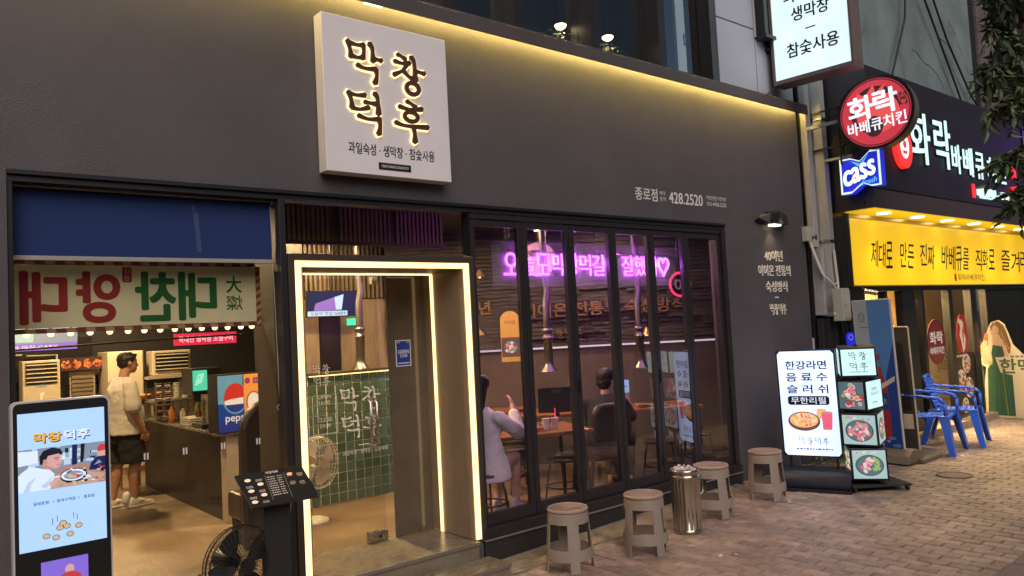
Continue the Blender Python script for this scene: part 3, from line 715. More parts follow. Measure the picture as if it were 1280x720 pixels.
so = mb.obj('stone_courses', back); so['kind'] = 'stuff'
mb = MB(); mb.fbox(FW, -1.1, 3.9, 1.486, 1.506, .004, .05, 'wall_led'); mb.obj('light_strip', back)
mb = MB(); mb.text(FW, '이어온 전통의 숙성방식', 1.52, 1.95, .165, .085, 'gold', th=.02, w=1.95, bold=.02); mb.text(FW, '40여년', -.1, 2.02, .165, .085, 'gold', th=.02, w=.5, bold=.02)
brush_word(mb, FW, 1.03, 1.66, .09, .11, .02, .085, .02, 'gold'); mb.obj('lettering', back)
# wood panelling behind the tiled half wall
for a, b, m_ in ((3.28, 3.92, 'oak'), (3.93, 4.18, 'counter_dark'), (4.19, 4.42, 'oak'), (4.43, 4.80, 'oak')):
    mb = MB(); mb.box((a, 3.30, .102), (b, 3.40, 2.20), m_); mb.obj('wall_panel', bld, bev=.004)
mb = MB(); mb.box((3.28, 3.32, 2.205), (4.80, 3.42, 2.946), 'casing'); mb.obj('wall_panel', bld)
for i in range(26):
    mb = MB() if i == 0 else mb
    mb.box((3.30 + i * .057, 3.27, 2.21), (3.325 + i * .057, 3.318, 2.94), 'slat_wood')
mb.obj('slat_screen', bld)['kind'] = 'stuff'
# tiled half wall seen through the entrance
hw = MB(); hw.box((3.278, 2.262, .102), (4.262, 2.40, 1.385), 'grout'); half = hw.obj('tiled_half_wall', bld)
mb = MB(); mb.box((3.278, 2.245, 1.387), (4.27, 2.42, 1.412), 'casing'); mb.obj('wall_cap', half)
mb = MB(); mb.box((3.29, 2.236, 1.376), (4.26, 2.243, 1.386), 'led_thin'); mb.obj('light_strip', half)
mb = MB(); mb.box((.0, -.008, .0), (.0865, .0, .0885), 'tile_green'); tile_me = mb.mesh('tile')
for i in range(10):
    for j in range(13):
        o = bpy.data.objects.new('tile', tile_me); COL.objects.link(o); o.parent = half; o.location = (3.284 + i * .0975, 2.2615 + R.uniform(0, .0015), .110 + j * .0985)
# slatted valance behind the transom, lit from below
val = thing('slatted_valance', 'wooden slatted valance lit from below behind the glass over the entrance', 'valance', (2.9, 1.2, 2.75))
mb = MB(); mb.box((2.3, 1.22, 2.58), (4.25, 1.30, 2.93), 'casing'); mb.obj('backing', val)
mb = MB(); mb.box((2.3, 1.160, 2.560), (4.25, 1.168, 2.592), 'casing'); mb.box((2.3, 1.169, 2.560), (4.25, 1.218, 2.566), 'casing'); mb.obj('lip', val); mb = MB(); mb.box((2.3, 1.172, 2.568), (4.25, 1.190, 2.574), 'led_thin'); mb.obj('light_strip', val)
for i in range(44):
    if i in (17, 18, 31): continue
    x = 2.32 + i * .044; mb = MB(); mb.box((x, 1.195, 2.592), (x + .026, 1.218, 2.90), 'slat_wood'); mb.obj('slat', val)
# ================================================================== signs on the restaurant
sg = thing('shop_sign', 'large square white sign with glowing brown brush lettering above the entrance', 'sign', (2.93, -.06, 2.9))
fr = F((0, -.13, 0))
mb = MB(); mb.box((2.395, -.13, 2.90), (3.435, -.012, 4.018), 'panel_white'); mb.obj('sign_box', sg, bev=.004)
for c, x, y, w, h in (('막', 2.575, 3.555, .285, .300), ('창', 2.945, 3.525, .280, .300), ('덕', 2.560, 3.185, .275, .310), ('후', 2.945, 3.165, .290, .315)):
    mb = MB(); brush(mb, fr, c, x, y, w, h, .001, .006, 'halo', .0150); hl = mb
    lt = MB(); brush(lt, fr, c, x, y, w, h, .010, .012, 'brown_letter', .0048); lo = lt.obj('letter', sg); hl.obj('halo', lo)
mb = MB(); mb.text(fr, '과일숙성 · 생막창 · 참숯사용', 2.925, 3.082, .082, .0015, 'ink', w=.72, bold=.012)
mb.fbox(fr, 2.80, 3.07, 2.945, 2.995, .001, .004, 'ink'); mb.text(fr, 'MAKCHANG DUKHOO', 2.935, 2.970, .020, .0055, 'paper_white', w=.225, bold=.01); mb.obj('lettering', sg)
wl = thing('wash_light', 'short bright strip lamp tucked under the canopy above the square white sign', 'lamp', (2.83, -.12, 4.17))
mb = MB(); mb.box((2.745, -.118, 4.172), (2.905, -.088, 4.20), 'steel'); mb.obj('housing', wl)
for i in range(9):
    mb = MB(); mb.box((2.752 + i * .0168, -.116, 4.164), (2.764 + i * .0168, -.092, 4.171), 'lamp_white'); mb.obj('led_chip', wl)
# wall lamp
lp = thing('wall_lamp', 'black angular wall lamp shining down on the dark wall above small lettering', 'lamp', (8.0, -.01, 2.85))
mb = MB(); mb.loft([[V((7.99 + sx * w, y, z)) for sx, y, z in ((-1, -.002, b0), (-1, yf, b1), (-.8, yf, t1), (0, yf * .8, t1 + .03), (.8, yf, t1), (1, yf, b1), (1, -.002, b0), (.5, -.002, t0), (-.5, -.002, t0))]
     for w, yf, b0, b1, t0, t1 in ((.30, -.06, 2.83, 2.86, 2.90, 2.90), (.20, -.13, 2.79, 2.79, 2.93, 2.90), (.05, -.15, 2.79, 2.79, 2.95, 2.92))], 'black', False)
mb.v = mb.v[:]; mb.obj('hood', lp, fix=True)
mb = MB(); mb.box((7.92, -.11, 2.772), (8.06, -.03, 2.788), 'lamp_white'); mb.obj('lens', lp)
lamp('wall_lamp_light', 'SPOT', (7.99, -.08, 2.765), (7.99, 0.05, 2.0), 5.0, (1, .78, .42), lp, .04, 100, .8)
# box sign sticking out above the canopy end
SX = (8.20, -.08); su = V((.09, -1.0, 0)).normalized(); fr = F((SX[0], SX[1], 4.47), su); W_ = .90
bx = thing('projecting_sign', 'white lit box sign with stacked black lettering sticking out over the canopy end', 'sign', (8.3, -.5, 4.4))
mb = MB(); mb.fbox(fr, 0, W_, .0, 1.75, -.24, -.012, 'sign_frame')
for a, b, c, d in ((-.02, W_ + .02, -.03, .02), (-.02, W_ + .02, 1.73, 1.78)): mb.fbox(fr, a, b, c, d, -.25, .008, 'sign_frame')
for a, b in ((-.022, .012), (W_ - .012, W_ + .022)): mb.fbox(fr, a, b, .021, 1.729, -.25, .008, 'sign_frame')
for a in (-.18, -.08): mb.fbox(fr, W_ + .001, W_ + .028, .0, 1.75, a, a + .03, 'sign_frame')
mb.obj('frame', bx, bev=.003)
mb = MB(); mb.fbox(fr, .013, W_ - .013, .022, 1.728, -.010, -.004, 'sign_white'); mb.obj('lit_face', bx)
mb = MB(); mb.fbox(fr, .013, W_ - .013, .022, 1.728, -.247, -.241, 'sign_white'); mb.obj('lit_face', bx)
mb = MB(); fr2 = F(fr.p(W_, 0, -.24), -su)
for f_, d in ((fr, -.0025), (fr2, .0085)):
    for t, z, w in (('참숯사용', .33, .60), ('생막창', .74, .44), ('과일숙성', .97, .60)): mb.text(f_, t, W_ / 2 + .02, z, .165, d, 'ink', w=w, bold=.022)
    mb.fbox(f_, W_ / 2 - .05, W_ / 2 + .07, .53, .545, d - .0002, d, 'ink')
mb.obj('lettering', bx)
mb = MB(); mb.cyl((8.21, -.06, 4.43), (8.12, .015, 4.33), .008, 'cable_black'); mb.cyl((8.21, -.07, 4.9), (8.21, .02, 4.9), .025, 'dark_metal'); mb.cyl((8.21, -.07, 6.0), (8.21, .02, 6.0), .025, 'dark_metal'); mb.obj('bracket', bx)
# lamp and foliage reflections in the upper windows, built as lamps and plants inside
for k, (x, z) in enumerate(((4.47, 4.62), (5.14, 4.66), (5.80, 4.68))):
    lb = ['warm spot lamp behind the upper window nearest the square sign', 'middle one of three warm spot lamps behind the upper windows', 'warm spot lamp behind the upper window nearest the projecting sign'][k]
    fl = thing('spot_lamp', lb, 'lamp', (x, .30, z), 'spot lamps behind the upper windows')
    mb = MB(); mb.lathe((x, .33, z), [(.03, .05), (.062, .01), (.07, .0), (.055, -.002)], 'dark_metal', 18); mb.cyl((x, .33, z + .04), (x, .33, 5.6), .008, 'dark_metal'); mb.obj('housing', fl)
    mb = MB(); mb.sph((x, .33, z), (.058, .058, .044), 'lamp_hot', 14, 8); mb.obj('bulb', fl)
    sh = thing('ledge_plant', ['leafy plant behind the upper window nearest the square sign', 'leafy plant under the middle spot lamp behind the upper windows', 'leafy plant behind the upper window nearest the projecting sign'][k], 'plant', (x - .06, .34, 4.30), 'plants behind the upper windows')
    mb = MB(); mb.box((x - .26, .31, 4.36), (x + .16, .42, 4.50), 'pot'); mb.obj('planter', sh)
    mb = MB()
    for i in range(420):
        c = V((x - .06 + R.gauss(0, .11), .36 + R.gauss(0, .035), z - .15 + R.gauss(0, .05))); a = V((R.uniform(-1, 1), R.uniform(-1, 1), R.uniform(-.3, 1))).normalized() * .022; b = a.orthogonal().normalized() * .010
        mb.add([c - a, c + b, c + a, c - b], [(0, 1, 2, 3)], 'leaf_mass')
    mb.obj('foliage', sh)
    lamp('lamp_light', 'SPOT', (x, .30, z - .04), (x - .03, .36, 4.2), 14, (1, .75, .35), fl, .03, 130, .8)

# ================================================================== printed pictures of food
def food(mb, fr, cx, cy, rx, ry, d, rnd, dish='lit_dish', mains=('lit_pink', 'lit_pale', 'lit_rose'), n=26, side=None):
    mb.ell(fr, cx, cy, rx, ry, d, None, dish, 22); mb.ell(fr, cx, cy, rx * .9, ry * .9, d + .0004, None, 'lit_slate' if dish == 'lit_dish' else 'lit_cream', 22)
    for i in range(n):
        a = rnd.uniform(0, 2 * PI); q = math.sqrt(rnd.random()) * .74; x, y = cx + rx * q * math.cos(a), cy + ry * q * math.sin(a)
        m = side if side and x > cx + rx * .25 else rnd.choice(mains)
        mb.ell(fr, x, y, rx * rnd.uniform(.10, .24), ry * rnd.uniform(.10, .20), d + .0008 + i * .0001, None, m, 7, rnd.uniform(0, 3))
# ================================================================== light signboard
A, B = V((7.16, -.52, 0)), V((7.34, -1.03, 0)); u = (B - A).normalized(); fr = F(A, u, (-.03, 0, 1)); w = .545
sb = thing('light_signboard', 'tall lit signboard advertising free refills on a rounded black base by the dark wall', 'signboard', (7.25, -.78, 0))
mb = MB(); z0, z1 = .33, 1.375
mb.fbox(fr, -.012, w + .012, z0 - .012, z1 + .012, -.055, .0, 'black'); mb.obj('frame', sb, bev=.008)
fb = F(fr.p(w, 0, -.055), -u, fr.v)
mb = MB(); mb.poly(fr, [(.004, z0 + .03), (.03, z0), (w - .03, z0), (w - .004, z0 + .03), (w - .004, z1 - .03), (w - .03, z1), (.03, z1), (.004, z1 - .03)], .001, .004, 'sign_blue_white'); mb.obj('lit_face', sb)
mb = MB(); mb.poly(fb, [(.004, z0 + .03), (.03, z0), (w - .03, z0), (w - .004, z0 + .03), (w - .004, z1 - .03), (w - .03, z1), (.03, z1), (.004, z1 - .03)], .001, .004, 'sign_blue_white'); mb.obj('lit_face', sb)
for f_ in (fr, fb):
    mb = MB(); d = .0055
    mb.text(f_, '한강라면', w / 2, 1.235, .085, d, 'ink', w=.39, bold=.025); mb.text(f_, '음 료 수', w / 2, 1.115, .085, d, 'ink', w=.39, bold=.025); mb.text(f_, '슬 러 쉬', w / 2, .995, .085, d, 'ink', w=.39, bold=.025)
    mb.poly(f_, [(.075, .85), (.095, .835), (.45, .835), (.47, .85), (.47, .91), (.45, .925), (.095, .925), (.075, .91)], d - .0005, None, 'ink'); mb.text(f_, '무한리필', w / 2, .880, .068, d + .0006, 'scr_white', w=.33, bold=.014)
    mb.poly(f_, [(.33, .70), (.345, .80), (.43, .80), (.42, .70)], d, None, 'lit_orange'); mb.poly(f_, [(.39, .59), (.385, .76), (.49, .76), (.475, .59)], d + .0005, None, 'lit_rose'); mb.ell(f_, .4375, .76, .053, .014, d + .001, None, 'lit_pink', 14)
    mb.ell(f_, .215, .672, .155, .098, d + .0012, None, 'lit_brown', 26); mb.ell(f_, .215, .684, .148, .086, d + .0016, None, 'lit_dish', 26); mb.ell(f_, .215, .684, .136, .076, d + .0018, None, 'lit_orange', 26)
    rnd = random.Random(5)
    for i in range(60):
        a = rnd.uniform(0, 6.28); q = math.sqrt(rnd.random()) * .9; mb.ell(f_, .215 + .13 * q * math.cos(a), .688 + .07 * q * math.sin(a), rnd.uniform(.005, .022), rnd.uniform(.004, .008), d + .002 + i * .0001, None, rnd.choice(['lit_orange', 'lit_pale', 'lit_pink', 'lit_cream', 'lit_pale', 'lit_cream', 'lit_red']), 7, rnd.uniform(0, 3))
    brush_word(mb, f_, w / 2 + .02, .475, .062, .075, .012, d, 0, 'grey_ink'); lines(mb, f_, w / 2 + .02, .395, 1, .34, .014, .02, d, 'grey_ink', rnd)
    mb.obj('print', sb)
mb = MB(); 
for x in (.05, w - .05): mb.cyl(fr.p(x, .13, -.03), fr.p(x, z0 - .012, -.03), .014, 'black')
mb.obj('post', sb)
mb = MB(); prof = [(-.21, .03), (-.20, .09), (-.15, .16), (-.06, .205), (.06, .205), (.13, .17), (.185, .10), (.20, .03)]
mb.loft([[fr.p(x, 0, -.03) + V((0, 0, z)) + fr.n * (-a) for a, z in prof] for x in (-.08, .0, .3, .6, w + .075)], 'base_black', True)
mb.fbox(F(A, u), -.09, w + .085, .0, .032, -.255, .20, 'base_black'); mb.obj('base', sb, fix=True)
mb = MB(); mb.tube([fr.p(.16, z0 - .01, -.03), fr.p(.15, .25, -.06), fr.p(.2, .2, -.09), fr.p(.3, .22, -.12), fr.p(.42, z0 - .01, -.05)], .005, 'cable_black', 6); mb.obj('cable', sb)
# ================================================================== stack of rotating light boxes
st = thing('menu_light_stand', 'wheeled black stand stacked with four lit menu boxes showing food pictures', 'menu stand', (7.62, -1.18, 0))
px, py = 7.56, -1.16; LN = V((-.045, .0, 1)).normalized()
def axis(z): return V((px, py, 0)) + LN * z
rnd = random.Random(3)
def lightbox(z0, z1, w, ang, sides):
    c = axis(z0); u = V((math.cos(ang), math.sin(ang), 0)); nrm = u.cross(LN)
    f0 = F(c, u, LN); h = z1 - z0
    mb = MB(); mb.fbox(f0, -w / 2, w / 2, 0, h, -w / 2, w / 2, 'black'); o = mb.obj('light_box', st, bev=.006)
    for k, draw in enumerate(sides):
        uu = [u, f0.n * -1, u * -1, f0.n][k]; fk = F(c + uu.cross(f0.v).normalized() * (w / 2), uu, f0.v)
        if draw is None: draw = sides[k % 2] or sides[0]
        mb = MB(); draw(mb, fk, w - .036, h, .0015); mb.obj('lit_panel', o)
def p_name(mb, f, w, h, d):
    mb.quad(f, -w / 2, w / 2, .018, h - .018, d, 'box_white'); brush_word(mb, f, 0, h * .54, .070, .078, .022, d + .001, 0, 'grey_ink', square=True); lines(mb, f, 0, .052, 1, w * .55, .008, .02, d + .001, 'lit_slate', rnd)
def p_words(mb, f, w, h, d):
    mb.quad(f, -w / 2, w / 2, .018, h - .018, d, 'box_white'); mb.text(f, '100%', 0, h * .68, .03, d + .001, 'grey_ink', w=.10); mb.text(f, '과일숙성', 0, h * .53, .034, d + .001, 'grey_ink', w=.14); lines(mb, f, 0, h * .25, 1, w * .3, .01, .02, d + .001, 'grey_ink', rnd)
def p_spread(mb, f, w, h, d):
    mb.quad(f, -w / 2, w / 2, .018, h - .018, d, 'lit_slate')
    for i in range(17):
        x, y, r = rnd.uniform(-w * .42, w * .42), rnd.uniform(.05, h - .05), rnd.uniform(.02, .036)
        r = min(r, w / 2 - abs(x), y - .018, h - .018 - y); mb.ell(f, x, y, r, r * .9, d + .001 + i * .0002, None, rnd.choice(['lit_pale', 'lit_dish', 'lit_cream']), 14); mb.ell(f, x, y, r * .75, r * .68, d + .005 + i * .0002, None, rnd.choice(['lit_green', 'lit_orange', 'lit_pink', 'lit_red', 'lit_mint', 'lit_cream', 'lit_rose']), 12)
def p_dish(mains, side=None):
    def g(mb, f, w, h, d):
        mb.quad(f, -w / 2, w / 2, .018, h - .018, d, 'lit_mint'); food(mb, f, 0, h * .47, w * .43, h * .33, d + .001, rnd, mains=mains, n=40, side=side)
        for i in range(7): mb.ell(f, w * rnd.uniform(-.4, .4), h * rnd.uniform(.82, .9), .014, .011, d + .001 + i * .0002, None, rnd.choice(['lit_pale', 'lit_pink', 'lit_green']), 8)
    return g
meat = p_dish(('lit_pink', 'lit_pale', 'lit_rose', 'lit_pink')); meat2 = p_dish(('lit_pink', 'lit_rose', 'lit_pale'), 'lit_green')
a0 = math.atan2(-.60, .80)
lightbox(1.115, 1.405, .335, a0 - .38, (p_name, p_words, None, None)); lightbox(.785, 1.085, .300, a0 - 1.00, (p_spread, p_words, None, None))
lightbox(.445, .765, .335, a0 - .66, (meat, p_dish(('lit_red', 'lit_green', 'lit_pale')), None, None)); lightbox(.115, .425, .335, a0 - .30, (meat2, p_spread, None, None))
mb = MB(); mb.cyl(axis(.05), axis(1.42), .018, 'black'); mb.lathe((px, py, .062), [(.13, 0), (.10, .02), (.03, .045), (.02, .06)], 'black'); mb.obj('post', st)
f0 = F((px + .03, py - .02, .045), (math.cos(a0), math.sin(a0), 0), (-math.sin(a0), math.cos(a0), 0))
mb = MB(); mb.fbox(f0, -.29, .29, -.20, .20, 0, .022, 'matte_black'); mb.obj('base', st, bev=.005)
for x, y in ((-.26, -.17), (.26, -.17), (.26, .17), (-.26, .17)):
    mb = MB(); c = f0.p(x, y, -.018); mb.cyl(c - f0.u * .012, c + f0.u * .012, .026, 'rubber', n=14); mb.cyl(c + V((0, 0, .0)), c + V((0, 0, .02)), .006, 'steel'); mb.obj('wheel', st)

# ================================================================== plastic stools
def stool_meshes(h=.455):
    rt, rb = .150, .185
    def rad(z): return rb + (rt - rb) * z / h
    def shell(z0, z1, a0, a1, m, mb, t=.006):
        n = max(2, int((a1 - a0) / .14)); nz = max(1, int((z1 - z0) / .06)); vs = []
        for k in (0, 1):
            for iz in range(nz + 1):
                z = z0 + (z1 - z0) * iz / nz
                for i in range(n + 1):
                    a = a0 + (a1 - a0) * i / n; r = rad(z) - k * t; vs.append((r * math.cos(a), r * math.sin(a), z))
        w = n + 1; B = w * (nz + 1); fs = []
        for iz in range(nz):
            for i in range(n):
                q = iz * w + i; fs += [(q, q + 1, q + 1 + w, q + w), (B + q, B + q + w, B + q + 1 + w, B + q + 1)]
        for i in range(n): fs += [(i, B + i, B + i + 1, i + 1), (nz * w + i, nz * w + i + 1, B + nz * w + i + 1, B + nz * w + i)]
        for iz in range(nz): fs += [(iz * w, iz * w + w, B + iz * w + w, B + iz * w), (iz * w + n, B + iz * w + n, B + iz * w + w + n, iz * w + w + n)]
        mb.add(vs, fs, m, False)
    seat = MB(); seat.lathe((0, 0, 0), [(.148, h - .028), (.156, h - .024), (.158, h - .008), (.153, h), (.143, h + .003), (.14, h - .001), (.0001, h + .001)], 'stool_top', 36)
    fz = F((0, 0, h), (1, 0, 0), (0, 1, 0))
    for i in range(-8, 9):                                       # woven relief on the top
        for j in range(-8, 9):
            x, y = i * .0165, j * .0165
            if x * x + y * y < .0182: seat.fbox(fz, x - (.0065 if (i + j) % 2 else .0045), x + (.0065 if (i + j) % 2 else .0045), y - (.0045 if (i + j) % 2 else .0065), y + (.0045 if (i + j) % 2 else .0065), .0005, .0022, 'stool_top')
    apron = MB(); shell(h - .105, h - .028, 0, 2 * PI, 'stool_plastic', apron)
    brace = MB(); shell(.085, .165, 0, 2 * PI, 'stool_plastic', brace)
    def relief(mb, zs, a_list):
        for z in zs:
            for a in a_list:
                a += (.05 if int(z * 1000) % 2 else 0); r = rad(z) + .001; c = V((r * math.cos(a), r * math.sin(a), z)); t = V((-math.sin(a), math.cos(a), 0)); mb.add([c - t * .006 - V((0, 0, .004)), c + t * .006 - V((0, 0, .004)), c + t * .006 + V((0, 0, .004)), c - t * .006 + V((0, 0, .004)), c + V((math.cos(a), math.sin(a), 0)) * .002], [(0, 1, 4), (1, 2, 4), (2, 3, 4), (3, 0, 4)], 'stool_plastic')
    relief(apron, [h - .100 + i * .012 for i in range(6)], [i * .105 for i in range(60)])
    relief(brace, [.092 + i * .012 for i in range(6)], [i * .09 for i in range(70)])
    legs = []
    for k in range(4):
        a = PI / 4 + k * PI / 2; mb = MB(); shell(.0, .085, a - .20, a + .20, 'stool_plastic', mb); shell(.165, h - .105, a - .27, a + .27, 'stool_plastic', mb)
        relief(mb, [.172 + i * .012 for i in range(14)], [a - .22 + i * .09 for i in range(6)]); relief(mb, [.006 + i * .012 for i in range(7)], [a - .15 + i * .09 for i in range(4)]); legs.append(mb)
    return seat, apron, brace, legs
stool0 = thing('plastic_stool', 'x', 'stool', (0, 0, 0), 'brown plastic stools outside the folding doors')
se, ap, br_, lg = stool_meshes(); se.obj('seat', stool0, fix=False); ap.obj('apron', stool0, fix=True); br_.obj('brace', stool0, fix=True)
for l in lg: l.obj('leg', stool0, fix=True)
for k, (x, y, rz, lb) in enumerate(((4.06, -.56, .25, 'brown woven plastic stool nearest the entrance step'), (4.70, -.76, .62, 'second brown woven plastic stool from the entrance step, just left of the steel bin'),
        (5.86, -.56, .45, 'brown woven plastic stool standing directly right of the steel bin'), (6.65, -.61, .30, 'brown woven plastic stool farthest from the entrance, beside the lit signboard'))):
    if k == 0: stool0.location = (x, y, gz(x) + .004); stool0.rotation_euler = (0, 0, rz); stool0['label'] = lb
    else: dup(stool0, (x, y, gz(x) + .004), rz, lb)
# steel bin
bn = thing('steel_bin', 'polished cylindrical steel bin heaped with litter between two brown stools', 'bin', (5.22, -.72, gz(5.22)))
z = gz(5.33) + .004; c = (5.33, -.68, z)
mb = MB(); mb.lathe(c, [(.118, 0), (.122, .004), (.122, .022), (.1185, .026), (.119, .45), (.123, .455), (.123, .472), (.119, .476), (.119, .495), (.124, .50), (.124, .522), (.119, .526), (.114, .52), (.114, .43)], 'bin_metal', 40)
mb.loft([[V(c) + V((r * math.cos(2 * PI * j / 120), r * math.sin(2 * PI * j / 120), zz)) for j in range(120) for r in [.1195 + .0022 * math.cos(20 * 2 * PI * j / 120)]] for zz in (.030, .16, .30, .445)], 'bin_metal', True, False); mb.obj('drum', bn)  # ribs added to the shape to stand in for vertical reflection streaks
mb = MB()
for i in range(60):
    a, q = R.uniform(0, 6.28), math.sqrt(R.random()) * .10; p = V(c) + V((q * math.cos(a), q * math.sin(a), .500 + R.uniform(0, .035))); k = R.uniform(.010, .024)
    mb.sph(p, (k, k * .8, k * .7), 'trash_paper', 5, 4)
mb.obj('litter', bn)['kind'] = 'stuff'
mb = MB(); mb.tube([V(c) + V((math.cos(a) * .122, math.sin(a) * .122, 0)) + V((math.cos(-.6), math.sin(-.6), 0)) * o + V((0, 0, zz)) for a, o, zz in ((-.6, .0, .47), (-.55, .03, .44), (-.5, .035, .38), (-.6, .03, .32), (-.7, .0, .30))], .005, 'steel'); mb.obj('handle', bn)

# ================================================================== ordering kiosk
kx, ky = .70, -.6
ki = thing('ordering_kiosk', 'free-standing black kiosk with a bright screen in front of the left window', 'kiosk', (kx, ky, gz(kx)))
fr = F((kx, ky, 0)); zb = gz(kx)
mb = MB(); mb.poly(fr, rrect(-.211, .211, zb + .16, 1.522, .03), -.07, -.002, 'blind_bar'); mb.obj('casing', ki)
mb = MB(); mb.poly(fr, rrect(-.203, .203, zb + .17, 1.514, .026), -.001, .004, 'black'); mb.obj('front_glass', ki)
mb = MB(); mb.box((kx - .14, ky + .0, zb + .01), (kx + .14, ky + .07, zb + .165), 'matte_black'); mb.box((kx - .23, ky - .12, zb), (kx + .23, ky + .20, zb + .02), 'matte_black'); mb.obj('stand', ki)
mb = MB(); mb.quad(fr, -.186, .186, .815, 1.466, .0045, 'screen_blue'); sc_o = mb.obj('screen', ki)
mb = MB(); d = .0052
for dx, dy, dd, m1, m2 in ((.004, -.005, 0, 'scr_navy', 'scr_navy'), (0, 0, .0006, 'scr_gold', 'scr_white')):
    mb.text(fr, '막창', -.063 + dx, 1.345 + dy, .045, d + dd, m1, w=.115, bold=.05); mb.text(fr, '덕후', .063 + dx, 1.345 + dy, .045, d + dd, m2, w=.105, bold=.05)
P0, P1 = 1.095, 1.295; h = P1 - P0
def q(pts, dd, m): mb.poly(fr, [(-.186 + a * .372, P0 + b * h) for a, b in pts], d + dd, None, m)
q([(0, 0), (1, 0), (1, 1), (0, 1)], .0, 'scr_grey'); rnd = random.Random(17)
for i in range(46):                                              # blurred room behind
    x, y, a_, b_ = rnd.uniform(0, .92), rnd.uniform(.45, .93), rnd.uniform(.03, .14), rnd.uniform(.04, .2); q([(x, y), (min(1, x + a_), y), (min(1, x + a_), min(1, y + b_)), (x, min(1, y + b_))], .0001 + i * .000006, rnd.choice(['scr_white', 'scr_cool', 'scr_grey', 'scr_navy', 'scr_teal', 'scr_grey', 'scr_cool']))
q([(.0, .62), (.22, .66), (.22, .95), (0, .97)], .0005, 'scr_white'); q([(.70, .55), (.74, .55), (.76, 1), (.71, 1)], .0005, 'scr_hair'); q([(.60, .40), (.66, .40), (.67, 1), (.61, 1)], .0005, 'scr_navy')
q([(.28, 0), (1, 0), (1, .46), (.74, .52), (.52, .50), (.40, .38)], .0007, 'scr_table'); q([(.34, 0), (.9, 0), (1, .2), (.6, .42), (.44, .32)], .0008, 'scr_wood')
q([(0, 0), (.34, 0), (.40, .14), (.40, .36), (.33, .50), (.24, .60), (.12, .58), (.03, .46), (0, .40)], .0010, 'scr_white'); q([(.05, 0), (.10, .22), (.20, .34), (.14, .16), (.12, 0)], .0011, 'scr_cool'); q([(.24, .1), (.34, .22), (.38, .34), (.35, .12), (.30, .02)], .0011, 'scr_cool'); q([(.16, .58), (.24, .60), (.31, .52), (.28, .50)], .0011, 'scr_grey')
q([(.26, .60), (.28, .50), (.36, .46), (.42, .47), (.465, .52), (.475, .57), (.495, .63), (.475, .68), (.478, .80), (.40, .88), (.29, .84), (.25, .72)], .0013, 'scr_skin'); q([(.26, .60), (.28, .50), (.36, .46), (.42, .47), (.38, .52), (.31, .58)], .0014, 'scr_skin2'); mb.ell(fr, -.186 + .30 * .372, P0 + .66 * h, .008, .014, d + .0015, None, 'scr_skin2', 10)
q([(.40, .735), (.455, .745), (.455, .73), (.40, .72)], .0016, 'scr_hair'); q([(.41, .70), (.45, .70), (.45, .688), (.41, .69)], .0016, 'scr_hair'); q([(.42, .56), (.468, .575), (.468, .565), (.43, .545)], .0016, 'scr_red')
q([(.24, .62), (.235, .80), (.28, .93), (.38, .99), (.47, .94), (.50, .84), (.485, .78), (.45, .83), (.38, .81), (.33, .80), (.315, .72), (.28, .72), (.27, .60)], .0017, 'scr_hair'); q([(.33, .93), (.40, .96), (.46, .90), (.40, .92)], .0018, 'scr_navy')
q([(.34, .12), (.42, .30), (.47, .33), (.46, .25), (.42, .10), (.36, .04)], .0015, 'scr_skin')
mb.ell(fr, -.186 + .62 * .372, P0 + .26 * h, .060, .034, d + .0018, None, 'scr_hair', 22); mb.ell(fr, -.186 + .62 * .372, P0 + .27 * h, .054, .028, d + .0019, None, 'scr_white', 22); mb.ell(fr, -.186 + .62 * .372, P0 + .265 * h, .042, .020, d + .0020, None, 'scr_grey', 20); mb.ell(fr, -.186 + .62 * .372, P0 + .26 * h, .028, .012, d + .0021, None, 'scr_tan', 18)
q([(.80, .34), (.83, .52), (.90, .64), (1, .66), (1, .30)], .0021, 'scr_navy'); q([(.86, .44), (.92, .56), (.96, .48)], .0022, 'scr_grey'); q([(.915, .64), (.90, .74), (.92, .82), (1, .82), (1, .64)], .0023, 'scr_skin'); q([(.905, .76), (.91, .88), (.95, .94), (1, .93), (1, .78)], .0025, 'scr_red')
rnd = random.Random(11)
for i in range(44): mb.ell(fr, -.186 + .372 * rnd.uniform(.42, .97), P0 + h * rnd.uniform(.05, .42), rnd.uniform(.004, .013), rnd.uniform(.002, .006), d + .0027 + i * .00005, None, rnd.choice(['scr_white', 'scr_hair', 'scr_tan', 'scr_grey', 'scr_red']), 8)
for t, x in (('달성본점', -.095), ('·', -.043), ('동대구역점', .01), ('·', .065), ('종로점', .11)): mb.text(fr, t, x, 1.035, .016 if t != '·' else .005, d + .001, 'scr_ink', bold=.012)
for x, z in ((-.005, .925), (.012, .908), (-.018, .905), (-.075, .875), (-.035, .862), (.025, .868), (.062, .902)):
    mb.ell(fr, x, z, .0165, .0135, d + .001, None, 'scr_ink', 14); mb.ell(fr, x, z, .014, .011, d + .0014, None, 'scr_tan', 14)
for x, z in ((-.05, .925), (-.03, .935), (.04, .94), (.055, .93)): mb.quad(fr, x, x + .0025, z, z + .03, d + .001, 'scr_ink')
mb.obj('screen_picture', sc_o)
mb = MB(); mb.quad(fr, -.10, .10, .50, .755, .0045, 'scr_purple'); mb.ell(fr, .02, .70, .02, .024, .0052, None, 'scr_skin', 14); mb.ell(fr, .02, .655, .05, .035, .0054, None, 'scr_red', 14); mb.obj('lower_screen', ki)
mb = MB(); mb.cyl(fr.p(.115, 1.492, .004), fr.p(.115, 1.492, .0075), .010, 'chrome', n=16); mb.cyl(fr.p(.115, 1.492, .0076), fr.p(.115, 1.492, .008), .006, 'black', n=16); mb.obj('camera', ki)
